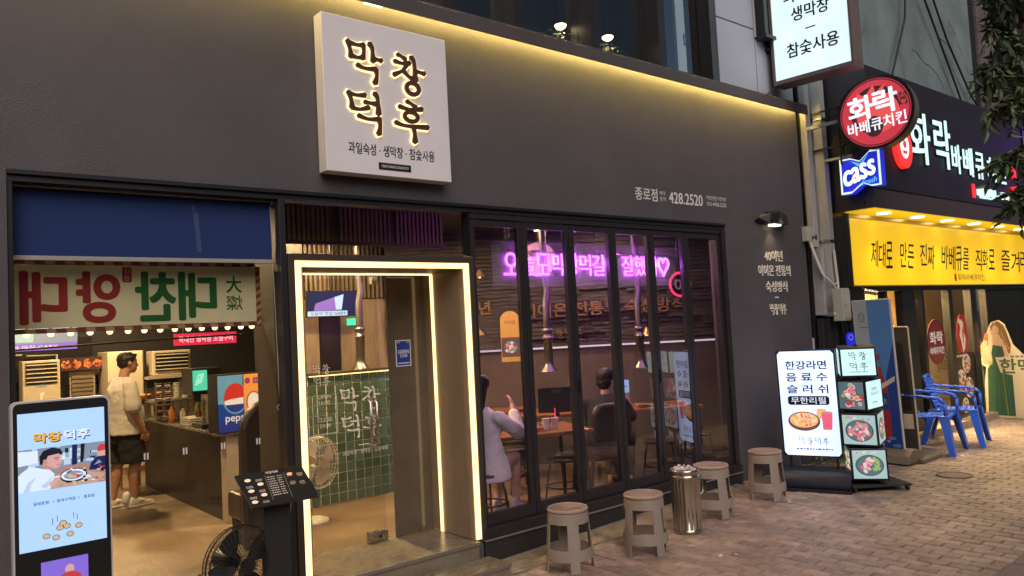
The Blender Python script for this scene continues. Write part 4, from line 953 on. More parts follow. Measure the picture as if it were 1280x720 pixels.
# menu lectern
ml = thing('menu_lectern', 'black lectern with a tilted menu board standing left of the entrance light', 'lectern', (1.85, -.42, gz(1.9)))
a = V((1.602, -.40, .985)); b = V((2.012, -.40, .985)); c = V((1.655, -.56, .822)); u = (b - a).normalized(); v = (a - c); v = (v - u * v.dot(u)).normalized()
c = a - v * .24; c = c + u * .035; fr = F(c, u, v); L = .41; Hh = .24
mb = MB(); mb.poly(fr, [(0, 0), (L, 0), (L - .035, Hh), (-.035, Hh)], -.018, -.002, 'board_black'); mb.obj('board', ml, bev=.003)
fr = F(c - u * .018, u, v)
mb = MB(); d = .0
mb.text(fr, '막창덕후', .20, .222, .017, d, 'paper_white', w=.075, bold=.04); rnd = random.Random(4)
for i in range(5): food(mb, fr, .045 + (i % 2) * .065, .19 - i * .038, .020, .012, d, rnd, dish='lit_brown', mains=('lit_orange', 'lit_rose', 'lit_cream'), n=8); lines(mb, fr, .045 + ((i + 1) % 2) * .065, .185 - i * .038, 2, .04, .004, .009, d, 'cream_letter', rnd)
for x in (.15, .265): mb.quad(fr, x, x + .001, .03, .205, d, 'cream_letter')
lines(mb, fr, .185, .19, 9, .05, .005, .016, d, 'cream_letter', rnd); lines(mb, fr, .235, .19, 9, .03, .005, .016, d, 'cream_letter', rnd)
for i in range(4): mb.ell(fr, .30 + (i % 2) * .06, .19 - (i // 2) * .06 - (i % 2) * .02, .018, .010, d, None, 'lit_orange' if i == 0 else 'gold', 10); lines(mb, fr, .30 + ((i + 1) % 2) * .06, .185 - (i // 2) * .06, 2, .035, .004, .009, d, 'cream_letter', rnd)
mb.obj('menu_print', ml)
mb = MB(); mb.loft([[V((x, y, z)) for x, y in ((1.74 + k, -.47), (1.90 - k, -.47), (1.90 - k, -.41), (1.74 + k, -.41))] for z, k in ((gz(1.8) + .03, 0.01), (.80, 0.0), (.855, -.02))], 'matte_black', False); mb.obj('post', ml)
mb = MB(); mb.box((1.62, -.62, gz(1.8) - .005), (2.02, -.26, gz(1.8) + .03), 'matte_black'); mb.obj('base', ml, bev=.01)
mb = MB(); mb.tube([(1.93, -.45, .84), (1.925, -.40, .7), (1.91, -.38, .4), (1.92, -.39, .1), (1.98, -.3, -.1)], .0035, 'cable_white', 6); mb.obj('cable', ml)
# black floor fan
def fan(name, label, c, nrm, r, mats, nb=4, ribs=44, th=.0016):
    f = F(c, V((0, 0, 1)).cross(V(nrm)), (0, 0, 1)); n = f.n
    f = F(c, f.u, n.cross(f.u))
    root = thing(name, label, 'fan', c)
    mb = MB()
    def circ(rr, d, k=40): return [f.p(rr * math.cos(2 * PI * i / k), rr * math.sin(2 * PI * i / k), d) for i in range(k)]
    mb.tube(circ(r, 0), .005, mats[0], 6, closed=True); mb.tube(circ(r * .98, .035), .003, mats[0], 6, closed=True); mb.tube(circ(r * .98, -.035), .003, mats[0], 6, closed=True)
    for q in (.30, .66): mb.tube(circ(r * q, .075), .0015, mats[0], 4, closed=True); mb.tube(circ(r * q, -.075), .0015, mats[0], 4, closed=True)
    for i in range(ribs):
        a = 2 * PI * i / ribs; ca, sa = math.cos(a), math.sin(a); a2 = a + .22; cb, sb_ = math.cos(a2), math.sin(a2)
        for sg in (1, -1): mb.tube([f.p(r * ca, r * sa, 0), f.p(r * .95 * ca, r * .95 * sa, sg * .045), f.p(r * .6 * cb, r * .6 * sb_, sg * .075), f.p(r * .2 * cb, r * .2 * sb_, sg * .082)], th, mats[0], 4, caps=False)
    mb.obj('grille', root)
    mb = MB(); mb.cyl(f.p(0, 0, .078), f.p(0, 0, .088), r * .22, mats[1], n=20); mb.obj('badge', root)
    mb = MB(); mb.cyl(f.p(0, 0, -.19), f.p(0, 0, -.07), r * .26, mats[1], n=18); mb.obj('motor', root)
    for k in range(nb):
        mb = MB(); a = 2 * PI * k / nb + .4; rows = []
        for i in range(6):
            t = i / 5; rr = r * (.16 + .72 * t); w = .20 + .32 * math.sin(t * 2.4); rows.append([f.p(rr * math.cos(a + w * s_), rr * math.sin(a + w * s_), .018 * s_) for s_ in (-1, -.3, .4, 1)])
        for i in range(5):
            for j in range(3): mb.add([rows[i][j], rows[i][j + 1], rows[i + 1][j + 1], rows[i + 1][j]], [(0, 1, 2, 3)], mats[2], True)
        mb.obj('blade', root)
    return root, f
fan1, f = fan('floor_fan', 'black caged floor fan on the pavement left of the menu lectern', V((1.60, -.44, .49)), V((.25, -1, -.05)).normalized(), .215, ('black', 'black', 'matte_black'))
mb = MB(); g = gz(1.6)
mb.tube([f.p(-.235, 0, -.02), f.p(-.235, -.12, -.05), f.p(-.12, -.26, -.10), f.p(.12, -.26, -.10), f.p(.235, -.12, -.05), f.p(.235, 0, -.02)], .010, 'black'); mb.cyl(f.p(0, -.26, -.10), (f.p(0, -.26, -.10).x, f.p(0, -.26, -.1).y, g + .02), .013, 'black'); mb.lathe((f.p(0, -.26, -.10).x, f.p(0, -.26, -.1).y, g), [(.18, 0), (.18, .012), (.15, .025), (.03, .035)], 'black'); mb.obj('stand', fan1)
mb = MB(); mb.tube([f.p(-.1, -.1, -.16), f.p(-.24, -.06, -.14), f.p(-.30, -.14, -.1), f.p(-.26, -.35, -.1)], .005, 'cable_black', 6); mb.obj('cable', fan1)
# blind and its cord
bl = thing('roller_blind', 'navy roller blind half lowered behind the left display window', 'blind', (1.34, .12, 2.7))
mb = MB(); mb.box((.60, .118, 2.305), (2.085, .122, 2.66), 'blind'); cl_ = mb.obj('cloth', bl); mb = MB(); fr = F((0, .1175, 0)); mb.poly(fr, [(1.592, 2.345), (1.622, 2.345), (1.605, 2.60), (1.575, 2.60)], 0, None, 'blind_tape'); mb.quad(fr, 1.57, 1.585, 2.61, 2.645, 0, 'blind_tape'); mb.obj('tape', cl_)  # lighter strips paint a glass reflection onto the blind
mb = MB(); mb.cyl((.595, .135, 2.672), (2.088, .135, 2.672), .024, 'blind', n=16); mb.cyl((.592, .10, 2.698), (2.09, .10, 2.698), .006, 'blind_bar'); mb.obj('roller', bl)
mb = MB(); mb.box((.598, .110, 2.278), (2.087, .130, 2.304), 'blind_bar'); mb.obj('bottom_bar', bl, bev=.003)
mb = MB(); mb.tube([(2.078, .105, 2.67), (2.082, .10, 2.3), (2.095, .102, 1.6), (2.098, .105, 1.32)], .0028, 'cable_white', 5); mb.tube([(2.084, .115, 2.67), (2.086, .11, 2.3), (2.09, .11, 2.29)], .0028, 'cable_white', 5); mb.tube([V((2.098 + .018 * math.cos(a), .105, 1.305 + .018 * math.sin(a))) for a in [i * 2 * PI / 10 for i in range(10)]], .0025, 'cable_white', 5, closed=True); mb.obj('cord', bl)
# ================================================================== inside: left room
bn_ = thing('fabric_banner', 'cream banner with reversed red and green lettering hanging behind the left display window', 'banner', (1.3, .3, 2.1))  # reflection of the sign opposite, built as reversed print behind the glass
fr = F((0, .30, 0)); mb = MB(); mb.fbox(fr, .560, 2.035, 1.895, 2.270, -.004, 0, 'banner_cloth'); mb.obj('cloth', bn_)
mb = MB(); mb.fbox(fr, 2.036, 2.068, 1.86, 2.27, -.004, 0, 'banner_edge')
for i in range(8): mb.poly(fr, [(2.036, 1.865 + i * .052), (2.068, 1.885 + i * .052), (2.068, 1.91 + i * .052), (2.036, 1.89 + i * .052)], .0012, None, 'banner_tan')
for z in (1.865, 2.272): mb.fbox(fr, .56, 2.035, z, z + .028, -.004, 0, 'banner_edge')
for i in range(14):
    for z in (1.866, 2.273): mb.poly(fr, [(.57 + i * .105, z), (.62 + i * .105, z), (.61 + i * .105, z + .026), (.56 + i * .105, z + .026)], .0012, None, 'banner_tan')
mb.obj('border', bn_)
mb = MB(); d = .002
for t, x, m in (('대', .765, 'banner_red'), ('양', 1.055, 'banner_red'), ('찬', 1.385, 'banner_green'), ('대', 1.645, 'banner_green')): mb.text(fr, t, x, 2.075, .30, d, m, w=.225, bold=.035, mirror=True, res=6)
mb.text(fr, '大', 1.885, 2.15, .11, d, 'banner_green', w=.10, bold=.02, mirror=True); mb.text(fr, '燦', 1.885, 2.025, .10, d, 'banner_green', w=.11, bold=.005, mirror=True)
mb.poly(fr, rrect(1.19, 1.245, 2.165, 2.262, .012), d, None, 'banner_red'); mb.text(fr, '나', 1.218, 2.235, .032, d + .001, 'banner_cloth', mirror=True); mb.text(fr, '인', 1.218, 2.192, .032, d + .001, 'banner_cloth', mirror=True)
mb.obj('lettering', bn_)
bs = thing('bulb_string', 'row of round warm bulbs on a cable across the left display window', 'bulb string', (1.3, .5, 1.9))  # reflection of the awning bulbs opposite, built as a glowing string inside
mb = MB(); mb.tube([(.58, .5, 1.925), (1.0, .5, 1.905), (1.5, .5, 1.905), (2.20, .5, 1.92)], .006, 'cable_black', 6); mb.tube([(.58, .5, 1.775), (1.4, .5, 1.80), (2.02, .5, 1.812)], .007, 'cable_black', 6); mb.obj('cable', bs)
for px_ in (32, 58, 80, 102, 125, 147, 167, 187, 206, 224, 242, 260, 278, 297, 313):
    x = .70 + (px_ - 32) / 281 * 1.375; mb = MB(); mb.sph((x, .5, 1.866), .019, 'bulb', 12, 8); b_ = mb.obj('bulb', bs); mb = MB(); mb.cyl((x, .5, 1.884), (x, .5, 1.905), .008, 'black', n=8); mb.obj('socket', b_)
tv = thing('television', 'wall television showing a bright variety show behind the left window', 'television', (.86, 1.45, 1.95))  # window reflection of a television, built as a set inside
fr = F((.88, 1.40, 1.93), (1, -.12, 0), (0.03, -.10, 1)); mb = MB(); mb.fbox(fr, -.26, .26, -.17, .17, -.04, 0, 'black'); mb.obj('frame', tv)
mb = MB(); mb.quad(fr, -.252, .252, -.16, .16, .001, 'scr_grey'); mb.quad(fr, -.252, -.02, -.10, .16, .002, 'lit_mint'); mb.quad(fr, -.015, .25, -.02, .14, .002, 'screen_blue'); mb.quad(fr, -.252, .252, -.16, -.11, .0025, 'scr_purple'); mb.text(fr, '오늘의 맛집 GARY', -.05, -.135, .03, .0035, 'scr_white', w=.36)
for x in (.05, .14): mb.ell(fr, x, .05, .045, .05, .003, None, 'scr_white', 14); mb.ell(fr, x, .10, .022, .026, .0035, None, 'scr_skin', 12)
for i in range(6): mb.ell(fr, -.22 + (i % 2) * .09, .12 - (i // 2) * .075, .022, .012, .003, None, ['scr_tan', 'scr_navy', 'lit_pink'][i % 3], 10)
mb.obj('screen', tv); mb = MB(); mb.cyl((.88, 1.44, 2.1), (.88, 1.44, 2.945), .02, 'black'); mb.obj('bracket', tv)
def aircon(name, label, x0, x1, y, z0, z1, gz0, gz1):
    t = thing(name, label, 'air conditioner', ((x0 + x1) / 2, y, z0)); mb = MB(); mb.box((x0, y, z0), (x1, y + .32, z1), 'ac_beige'); mb.obj('body', t, bev=.012)
    mb = MB(); mb.box((x0 + .035, y - .012, gz0), (x1 - .035, y - .001, gz1), 'black'); g = mb.obj('grille', t)
    n = 5
    for i in range(n):
        z = gz0 + (i + .5) * (gz1 - gz0) / n; mb = MB(); mb.box((x0 + .04, y - .028, z - .006), (x1 - .04, y - .013, z + .008), 'ac_beige'); mb.obj('slat', g)
    return t
ac = aircon('floor_air_conditioner', 'tall beige floor air conditioner standing at the back left of the room', 1.43, 1.85, 6.6, .10, 1.66, 1.36, 1.63)
fr = F((1.64, 6.597, 1.2)); mb = MB(); mb.poly(fr, [(-.02, .04), (.03, .06), (.0, -.05), (.05, -.14), (.03, -.15), (-.02, -.06)], .0, None, 'white_paint'); mb.quad(fr, -.06, .06, .12, .14, 0, 'scr_grey'); mb.obj('sticker', ac)
ac2 = aircon('window_air_conditioner', 'beige air conditioner with dark slats up on the wall shelf behind the man', 2.90, 3.40, 6.3, 1.36, 1.70, 1.42, 1.67)
mb = MB(); mb.box((2.80, 6.15, 1.325), (3.6, 6.70, 1.358), 'column_beige'); mb.box((2.80, 6.5, .102), (3.6, 6.7, 1.20), 'column_beige'); sh = thing('wall_shelf', 'beige shelf with a strip of pale green tiles under the slatted air conditioner', 'shelf', (3.1, 6.4, 1.3)); mb.obj('board', sh)
for i in range(9):
    for j in range(2): mb = MB(); mb.box((2.81 + i * .075, 6.485, 1.205 + j * .058), (2.88 + i * .075, 6.499, 1.26 + j * .058), 'tile_green'); mb.obj('tile', sh)
fd = thing('food_picture_board', 'dark strip of round red food pictures on the back wall beside the floor air conditioner', 'picture board', (2.0, 6.6, 1.5))
fr = F((1.87, 6.7, 1.50)); mb = MB(); mb.fbox(fr, 0, .50, 0, .17, 0, .02, 'dark_poster'); mb.obj('board', fd); mb = MB(); rnd = random.Random(2)
for k in range(4):
    for i in range(24): a = rnd.uniform(0, 6.28); w = math.sqrt(rnd.random()) * .05; mb.ell(fr, .065 + k * .123 + w * math.cos(a), .085 + w * math.sin(a) * 1.1, .014, .012, .021 + i * .0001, None, rnd.choice(['food_red', 'food_red', 'orange_bowl']), 7)
mb.obj('picture', fd)
lv = thing('louvred_vent', 'tall grey louvred vent panel on the back wall left of the cream refrigerator', 'vent', (2.03, 6.7, 1.0))
mb = MB(); mb.box((1.98, 6.75, .60), (2.28, 6.80, 1.48), 'column_beige'); mb.obj('frame', lv)
for i in range(14): mb = MB(); mb.box((2.0, 6.72, .66 + i * .056), (2.26, 6.748, .70 + i * .056), 'base_grey'); mb.obj('slat', lv)
for x, nm in ((1.30, 1), (1.72, 2)):
    pass
rf = thing('refrigerator', 'tall cream refrigerator directly behind the standing man', 'refrigerator', (2.58, 6.4, .1))
mb = MB(); mb.box((2.36, 6.35, .102), (2.80, 6.95, 1.72), 'cream_panel'); mb.obj('body', rf, bev=.01); mb = MB(); mb.box((2.375, 6.33, .18), (2.785, 6.348, 1.70), 'cream_panel'); dr = mb.obj('door', rf, bev=.006); mb = MB(); mb.cyl((2.41, 6.31, .8), (2.41, 6.31, 1.2), .01, 'steel'); mb.obj('handle', dr)
# dark kitchen hatch with brass pipes
kf = thing('kitchen_hatch', 'dark kitchen opening framed with pale pipes on the back wall', 'hatch', (1.9, 7.2, 1))
mb = MB(); mb.box((1.0, 7.22, .2), (2.35, 7.28, 1.95), 'counter_dark'); mb.obj('panel', kf); mb = MB(); mb.tube([(1.90, 7.15, .9), (1.90, 7.15, 1.72), (1.55, 7.15, 1.72)], .014, 'ac_beige', 6); mb.tube([(1.0, 7.15, 1.74), (1.5, 7.15, 1.74)], .012, 'ac_beige', 6); mb.obj('pipe', kf)
# counter
ct = thing('service_counter', 'long glossy dark counter with a steel top running away from the left window', 'counter', (2.9, 3.8, .1))
mb = MB(); mb.box((2.50, 2.48, .102), (3.22, 5.2, .885), 'counter_dark'); mb.obj('front', ct); mb = MB(); mb.box((2.47, 2.472, .887), (3.26, 5.25, .912), 'steel'); mb.obj('top', ct, bev=.004)
mb = MB(); mb.box((2.485, 2.31, .102), (2.60, 2.46, .905), 'column_beige'); mb.obj('end_post', ct, bev=.004); mb = MB(); mb.box((2.40, 2.285, .907), (2.835, 2.47, .925), 'steel'); mb.obj('shelf', ct)
# fountain drinks machine with a cola panel
dm = thing('fountain_drinks_machine', 'drinks machine with blue cola and orange panels at the counter end', 'drinks machine', (2.62, 2.4, .93))
mb = MB(); mb.box((2.415, 2.30, .927), (2.832, 2.56, 1.465), 'black'); mb.obj('body', dm)
fr = F((2.42, 2.296, .935)); mb = MB(); d = 0
mb.quad(fr, 0, .235, 0, .52, d, 'cola_sky'); mb.quad(fr, 0, .235, 0, .26, d + .0006, 'cola_blue'); mb.quad(fr, 0, .235, 0, .10, d + .0012, 'cola_deep'); mb.ell(fr, .16, .31, .118, .15, d + .0016, None, 'cola_sky', 30)
def clipx(pts): return [(min(x, .235), y) for x, y in pts]
C_ = [(.16 + .105 * math.cos(2 * PI * i / 40), .31 + .135 * math.sin(2 * PI * i / 40)) for i in range(40)]
mb.poly(fr, clipx(C_), d + .002, None, 'cola_white')
mb.poly(fr, clipx([p for p in C_ if p[1] > .30] + [(.056, .285), (.12, .30), (.2, .345)][:2]), d + .0026, None, 'cola_red')
mb.poly(fr, clipx([p for p in C_ if p[1] < .262]), d + .0026, None, 'cola_deep')
mb.text(fr, 'pepsi', .065, .115, .085, d + .003, 'cola_white', w=.19, bold=.01, align='L')
mb.obj('panel', dm)
fr2 = F((2.66, 2.290, .935)); mb = MB(); mb.fbox(fr2, 0, .17, .0, .52, 0, .004, 'cola_orange'); mb.ell(fr2, .035, .46, .026, .03, .005, None, 'cola_purple', 16); mb.quad(fr2, .085, .155, .43, .485, .005, 'cola_purple'); mb.text(fr2, '음료', .12, .457, .03, .006, 'cola_orange', w=.05)
mb.ring(fr2, .09, .26, .07, .10, .008, .0045, .006, 'cola_purple'); mb.ell(fr2, .09, .26, .058, .085, .0052, None, 'cola_white', 18); mb.quad(fr2, 0, .17, 0, .13, .0055, 'cola_deep'); mb.obj('promotion_panel', dm)
sl_ = thing('slush_dispenser', 'drink dispenser with a bright green screen on the dark counter', 'dispenser', (2.55, 3.05, .91))
mb = MB(); mb.box((2.50, 3.02, .914), (2.70, 3.34, .96), 'black'); mb.box((2.60, 3.10, .96), (2.70, 3.34, 1.28), 'steel'); mb.box((2.41, 3.0, 1.26), (2.70, 3.34, 1.52), 'black'); mb.cyl((2.47, 3.04, 1.26), (2.47, 3.04, 1.19), .03, 'black'); mb.cyl((2.53, 3.04, .96), (2.53, 3.04, 1.2), .016, 'steel'); mb.obj('body', sl_, bev=.004)
fr = F((2.415, 2.997, 1.30)); mb = MB(); mb.quad(fr, 0, .14, 0, .20, 0, 'screen_green'); mb.poly(fr, [(.02, .05), (.09, .08), (.11, .17), (.05, .16)], .001, None, 'scr_mint'); mb.text(fr, 'M', .05, .12, .05, .002, 'screen_green'); mb.obj('screen', sl_)
# dishes
dk = thing('dish_rack', 'steel rack packed with stacked plates and red bowls on the counter', 'dish rack', (2.6, 4.5, .9))
mb = MB()
for x in (2.42, 2.80):
    for y in (4.35, 4.75): mb.cyl((x, y, .914), (x, y, 1.36), .008, 'steel')
for z in (.93, 1.14): mb.box((2.41, 4.34, z), (2.81, 4.76, z + .01), 'steel')
mb.obj('frame', dk)
for s_ in range(4):
    for k in range(2):
        z = .942 + k * .21; mb = MB()
        for i in range(11 if s_ > 1 else 8): mb.lathe((2.47 + s_ * .095, 4.40, z + i * (.017 if s_ > 1 else .024)), [(.022, 0), (.043, .010), (.044, .012), (.02, .003)] if s_ > 1 else [(.02, 0), (.040, .018), (.041, .02), (.018, .004)], ('plate' if s_ > 1 or i % 3 == 0 else 'dark_red'), 12)
        mb.obj('plate_stack' if s_ > 1 else 'bowl_stack', dk)
tr = thing('serving_trays', 'pile of white rectangular serving trays on the counter by the green-screen dispenser', 'trays', (2.6, 3.6, .92)); 
for i in range(4): mb = MB(); mb.box((2.50 + .004 * i, 3.45, .914 + i * .022), (2.78 + .004 * i, 3.75, .930 + i * .022), 'plate'); mb.obj('tray', tr, bev=.005)
for k_, (x, y, h_, m_, lb) in enumerate(((2.62, 3.50, .20, 'dark_red', 'red sauce bottle on the dark counter beside the serving trays'), (2.74, 3.92, .24, 'bottle_green', 'tall green bottle on the dark counter before the dish rack'), (2.60, 3.98, .17, 'plate', 'white squeeze bottle on the dark counter before the dish rack'), (2.52, 4.12, .19, 'orange_bowl', 'orange sauce bottle on the dark counter left of the dish rack'), (2.58, 4.95, .22, 'bottle_green', 'green bottle at the far end of the dark counter'), (2.80, 3.42, .26, 'steel', 'steel flask on the dark counter behind the green-screen dispenser'))):
    t = thing('bottle', lb, 'bottle', (x, y, .914), 'bottles on the dark counter'); mb = MB(); r_ = .032; mb.lathe((x, y, .914), [(r_ * .9, 0), (r_, .008), (r_, h_ * .62), (r_ * .4, h_ * .80), (r_ * .36, h_ * .94)], m_, 14); mb.obj('body', t); mb = MB(); mb.cyl((x, y, .914 + h_ * .94), (x, y, .914 + h_), r_ * .42, 'black', n=10); mb.obj('cap', t)
for k_, (x, y) in enumerate(((2.62, 3.32), (2.72, 3.30))):
    t = thing('cup_stack', ['stack of white paper cups on the counter behind the green-screen dispenser, nearer the street', 'stack of white paper cups on the counter, farther from the edge'][k_], 'cups', (x + .1, y + .1, .914), 'cup stacks on the counter'); mb = MB()
    for i in range(12): mb.lathe((x + .1, y + .1, .914 + i * .018), [(.028, 0), (.038, .085), (.040, .087), (.034, .083)], 'plate', 12)
    mb.obj('cups', t)
bw = tag((lambda m: (m.lathe((2.40, 5.0, 1.10), [(.05, 0), (.13, .05), (.14, .10), (.13, .10), (.05, .02)], 'orange_bowl', 20), m.obj('mixing_bowl'))[1])(MB()), 'orange mixing bowl beside the standing man, on a steel stand', 'bowl')
stn = thing('steel_stand', 'steel stand under the orange mixing bowl at the end of the counter', 'stand', (2.4, 5.0, .1)); mb = MB(); mb.box((2.22, 4.85, 1.07), (2.60, 5.3, 1.098), 'steel'); mb.obj('top', stn)
for x in (2.24, 2.44):
    for y in (5.22, 5.28): mb = MB(); mb.cyl((x, y, .102), (x, y, 1.07), .012, 'steel'); mb.obj('leg', stn)
bt = thing('booth_seat', 'rounded black leather seat back between the left window and the cola panel', 'seat', (2.65, 1.35, .1))
fr = F((2.50, 1.25, .102)); mb = MB(); pts = [(-.25, 0), (.25, 0), (.25, .92)] + [(.25 * math.cos(a), .92 + .26 * math.sin(a)) for a in [i * PI / 16 for i in range(1, 16)]] + [(-.25, .92)]; mb.poly(fr, pts, -.10, 0, 'leather'); mb.obj('backrest', bt, bev=.03); mb = MB(); mb.box((2.27, 1.36, .30), (2.73, 1.70, .52), 'leather'); mb.obj('cushion', bt, bev=.03)
mb = MB(); mb.box((2.30, 1.38, .102), (2.70, 1.68, .298), 'matte_black'); mb.obj('base', bt)
pk = thing('led_text_sign', 'thin red lit sign strip with pale lettering hanging over the counter', 'sign', (2.6, 3.2, 1.85)); fr = F((2.62, 3.19, 1.815)); mb = MB(); mb.fbox(fr, -.31, .31, -.06, .06, -.03, 0, 'pink_strip'); mb.obj('panel', pk); mb = MB(); mb.text(fr, '국내산 생막창 초벌구이', 0, 0, .065, .0015, 'pink_text', w=.54, bold=.02); mb.obj('lettering', pk)
mb = MB(); mb.cyl((2.4, 3.21, 1.876), (2.4, 3.21, 2.945), .004, 'steel'); mb.cyl((2.85, 3.21, 1.876), (2.85, 3.21, 2.945), .004, 'steel'); mb.obj('hanger', pk)
ds = thing('round_wall_sign', 'pair of round pale lit discs on the dark pillar beside the banner', 'sign', (2.88, 2.2, 2.1))  # reflected side sign, built as glowing discs on the pillar
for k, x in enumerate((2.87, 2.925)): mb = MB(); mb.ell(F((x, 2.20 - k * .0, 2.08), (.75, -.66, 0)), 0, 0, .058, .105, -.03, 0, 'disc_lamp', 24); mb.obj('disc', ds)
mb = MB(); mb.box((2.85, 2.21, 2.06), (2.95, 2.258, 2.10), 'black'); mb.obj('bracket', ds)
# chrome extraction ducts over the grill tables
def duct(x, y, z, label, zt=2.94, r=.045):
    t = thing('extraction_duct', label, 'duct', (x, y, z), 'chrome extraction ducts over the tables'); mb = MB()
    mb.lathe((x, y, z), [(.09, 0), (.085, .012), (.05, .05), (.045, .09), (.045, .32), (.055, .325), (.055, .35), (.045, .355), (.045, .40), (.055, .405), (.055, .43), (.036, .435)], 'duct_steel', 20); mb.obj('hood', t)
    mb = MB(); mb.tube([(x, y, z + .43), (x, y, z + .7), (x + .03, y, z + .82), (x - .0, y, z + 1.0), (x, y, zt)], .036, 'duct_steel', 12); mb.obj('pipe', t)
    mb = MB(); mb.box((x - .06, y - .05, zt - .2), (x + .06, y + .05, zt - .02), 'steel'); mb.obj('damper', t)
duct(3.93, 2.36, 1.415, 'chrome extraction duct rising from the tiled half wall inside the entrance')
duct(5.31, .95, 1.30, 'chrome extraction duct hanging over the table with the paper cups')
duct(6.26, .55, 1.27, 'chrome extraction duct above the person holding up a phone')
duct(1.72, 3.1, 2.0, 'chrome extraction duct over the head of the standing man', r=.06)
duct(1.15, 4.2, 2.0, 'chrome extraction duct at the left over the floor air conditioner', r=.06)
# second television seen through the entrance, exit sign
t2 = thing('television', 'dark television with a blue caption hanging behind the entrance glass', 'television', (3.9, 3.0, 2.1)); fr = F((3.95, 3.0, 2.12), (1, -.05, 0), (0, -.12, 1)); mb = MB(); mb.fbox(fr, -.30, .30, -.13, .16, -.03, 0, 'black'); mb.obj('frame', t2)
mb = MB(); mb.quad(fr, -.29, .29, -.12, .15, .001, 'scr_navy'); mb.poly(fr, [(-.2, .02), (.12, .12), (.10, -.06), (-.22, -.06)], .002, None, 'scr_purple'); mb.poly(fr, [(.02, .09), (.13, .12), (.11, -.05), (.04, -.05)], .0025, None, 'screen_blue'); mb.quad(fr, -.29, .18, -.12, -.065, .003, 'screen_blue'); mb.text(fr, '오늘의 맛집 GARY', -.05, -.092, .04, .004, 'scr_navy', w=.42); mb.obj('screen', t2); mb = MB(); mb.cyl((3.95, 3.03, 2.25), (3.95, 3.03, 2.945), .015, 'black'); mb.obj('bracket', t2)
ex = thing('exit_sign', 'tiny green exit sign on the panelled wall behind the tiled half wall', 'sign', (4.3, 3.28, 1.95)); fr = F((4.33, 3.275, 1.93)); mb = MB(); mb.fbox(fr, -.06, .06, -.04, .04, -.02, 0, 'exit_green'); mb.obj('panel', ex)
fan2, f = fan('pedestal_fan', 'white pedestal fan standing just inside the entrance beside the tiled wall', V((3.06, 1.62, .64)), V((.35, -1, 0)).normalized(), .23, ('cable_white', 'ac_beige', 'plate'), ribs=36)
mb = MB(); c = f.p(0, 0, -.13); mb.cyl((c.x, c.y, .13), (c.x, c.y, .62), .018, 'cable_white'); mb.lathe((c.x, c.y, .102), [(.17, 0), (.17, .02), (.03, .035)], 'cable_white'); mb.obj('stand', fan2)
# ================================================================== inside: tables and seats by the folding doors
def table(name, label, x, y, rz, L, Wd, zt, mat='table_wood'):
    t = thing(name, label, 'table', (x, y, .1), 'grill tables behind the folding doors')
    f0 = F((x, y, zt), (math.cos(rz), math.sin(rz), 0), (-math.sin(rz), math.cos(rz), 0)); mb = MB(); mb.fbox(f0, -L / 2, L / 2, -Wd / 2, Wd / 2, -.035, 0, mat); mb.obj('table_top', t, bev=.006)
    mb = MB(); mb.ell(f0, 0, .0, .17, .17, .002, .012, 'dark_metal', 24); mb.ell(f0, 0, 0, .15, .15, .013, None, 'gold', 24); mb.obj('grill', t)
    for sx in (-1, 1):
        for sy in (-1, 1): mb = MB(); mb.cyl(f0.p(sx * (L / 2 - .08), sy * (Wd / 2 - .08), -.036), f0.p(sx * (L / 2 - .04), sy * (Wd / 2 - .04), -(zt - .102)), .018, 'black', n=8); mb.obj('leg', t)
    return f0
T1 = table('grill_table', 'wooden grill table with plates and paper cups right behind the folding doors', 4.66, .66, -.34, 1.16, .70, .80)
T2 = table('grill_table', 'wooden table carrying the black display in the middle of the room', 5.95, 1.30, -.68, 1.2, .7, .82)
T3 = table('grill_table', 'wooden grill table in front of the person holding a phone', 6.72, .80, -.5, .9, .62, .82)
T4 = table('grill_table', 'wooden table against the brown back wall, behind the seated woman', 5.3, 2.35, -.68, 1.3, .6, .82)
rnd = random.Random(8)
k = 0
for f0, spots in ((T1, [(-.38, -.12), (-.28, .12), (.0, .02), (.10, -.20), (-.05, .22), (.25, .10)]), (T3, [(-.2, -.15), (.05, -.2), (.25, -.1)])):
    for x, y in spots:
        t = thing('side_dish', '', 'dish', f0.p(x, y, .002)); c = f0.p(x, y, .015)
        names = ['leftmost side dish on the table with the paper cups', 'side dish at the back left of the table with the paper cups', 'side dish on the round grill of the table with the paper cups', 'side dish at the front of the table with the paper cups', 'side dish at the back of the table with the paper cups', 'side dish behind the two paper cups', 'left side dish on the table before the person with a phone', 'middle side dish on the table before the person with a phone', 'right side dish on the table before the person with a phone']
        t['label'] = names[k]; t['group'] = 'side dishes on the tables'; k += 1
        mb = MB(); mb.lathe(c, [(.03, 0), (.065, .018), (.068, .02), (.03, .006)], 'plate', 16); mb.obj('plate', t); mb = MB()
        for i in range(14): a = rnd.uniform(0, 6.28); w = math.sqrt(rnd.random()) * .045; mb.sph(c + V((w * math.cos(a), w * math.sin(a), .02)), (.013, .013, .009), rnd.choice(['food_red', 'food_yellow', 'gold', 'orange_bowl']), 6, 4)
        mb.obj('food', t)
for i, (x, y, lb) in enumerate(((.20, -.12, 'plain white paper cup on the table, left of the cup with a straw'), (.285, -.13, 'white paper cup with a red straw on the table behind the folding doors'))):
    t = thing('paper_cup', lb, 'cup', T1.p(x, y, .001), 'paper cups on the table'); c = T1.p(x, y, .002); mb = MB(); mb.lathe(c, [(.026, 0), (.036, .10), (.038, .102), (.034, .10), (.024, .01)], 'paper_white', 16); mb.obj('cup', t)
    if i: mb = MB(); mb.cyl(c + V((0, 0, .01)), c + V((.012, 0, .19)), .004, 'neon_red', n=8); mb.obj('straw', t)
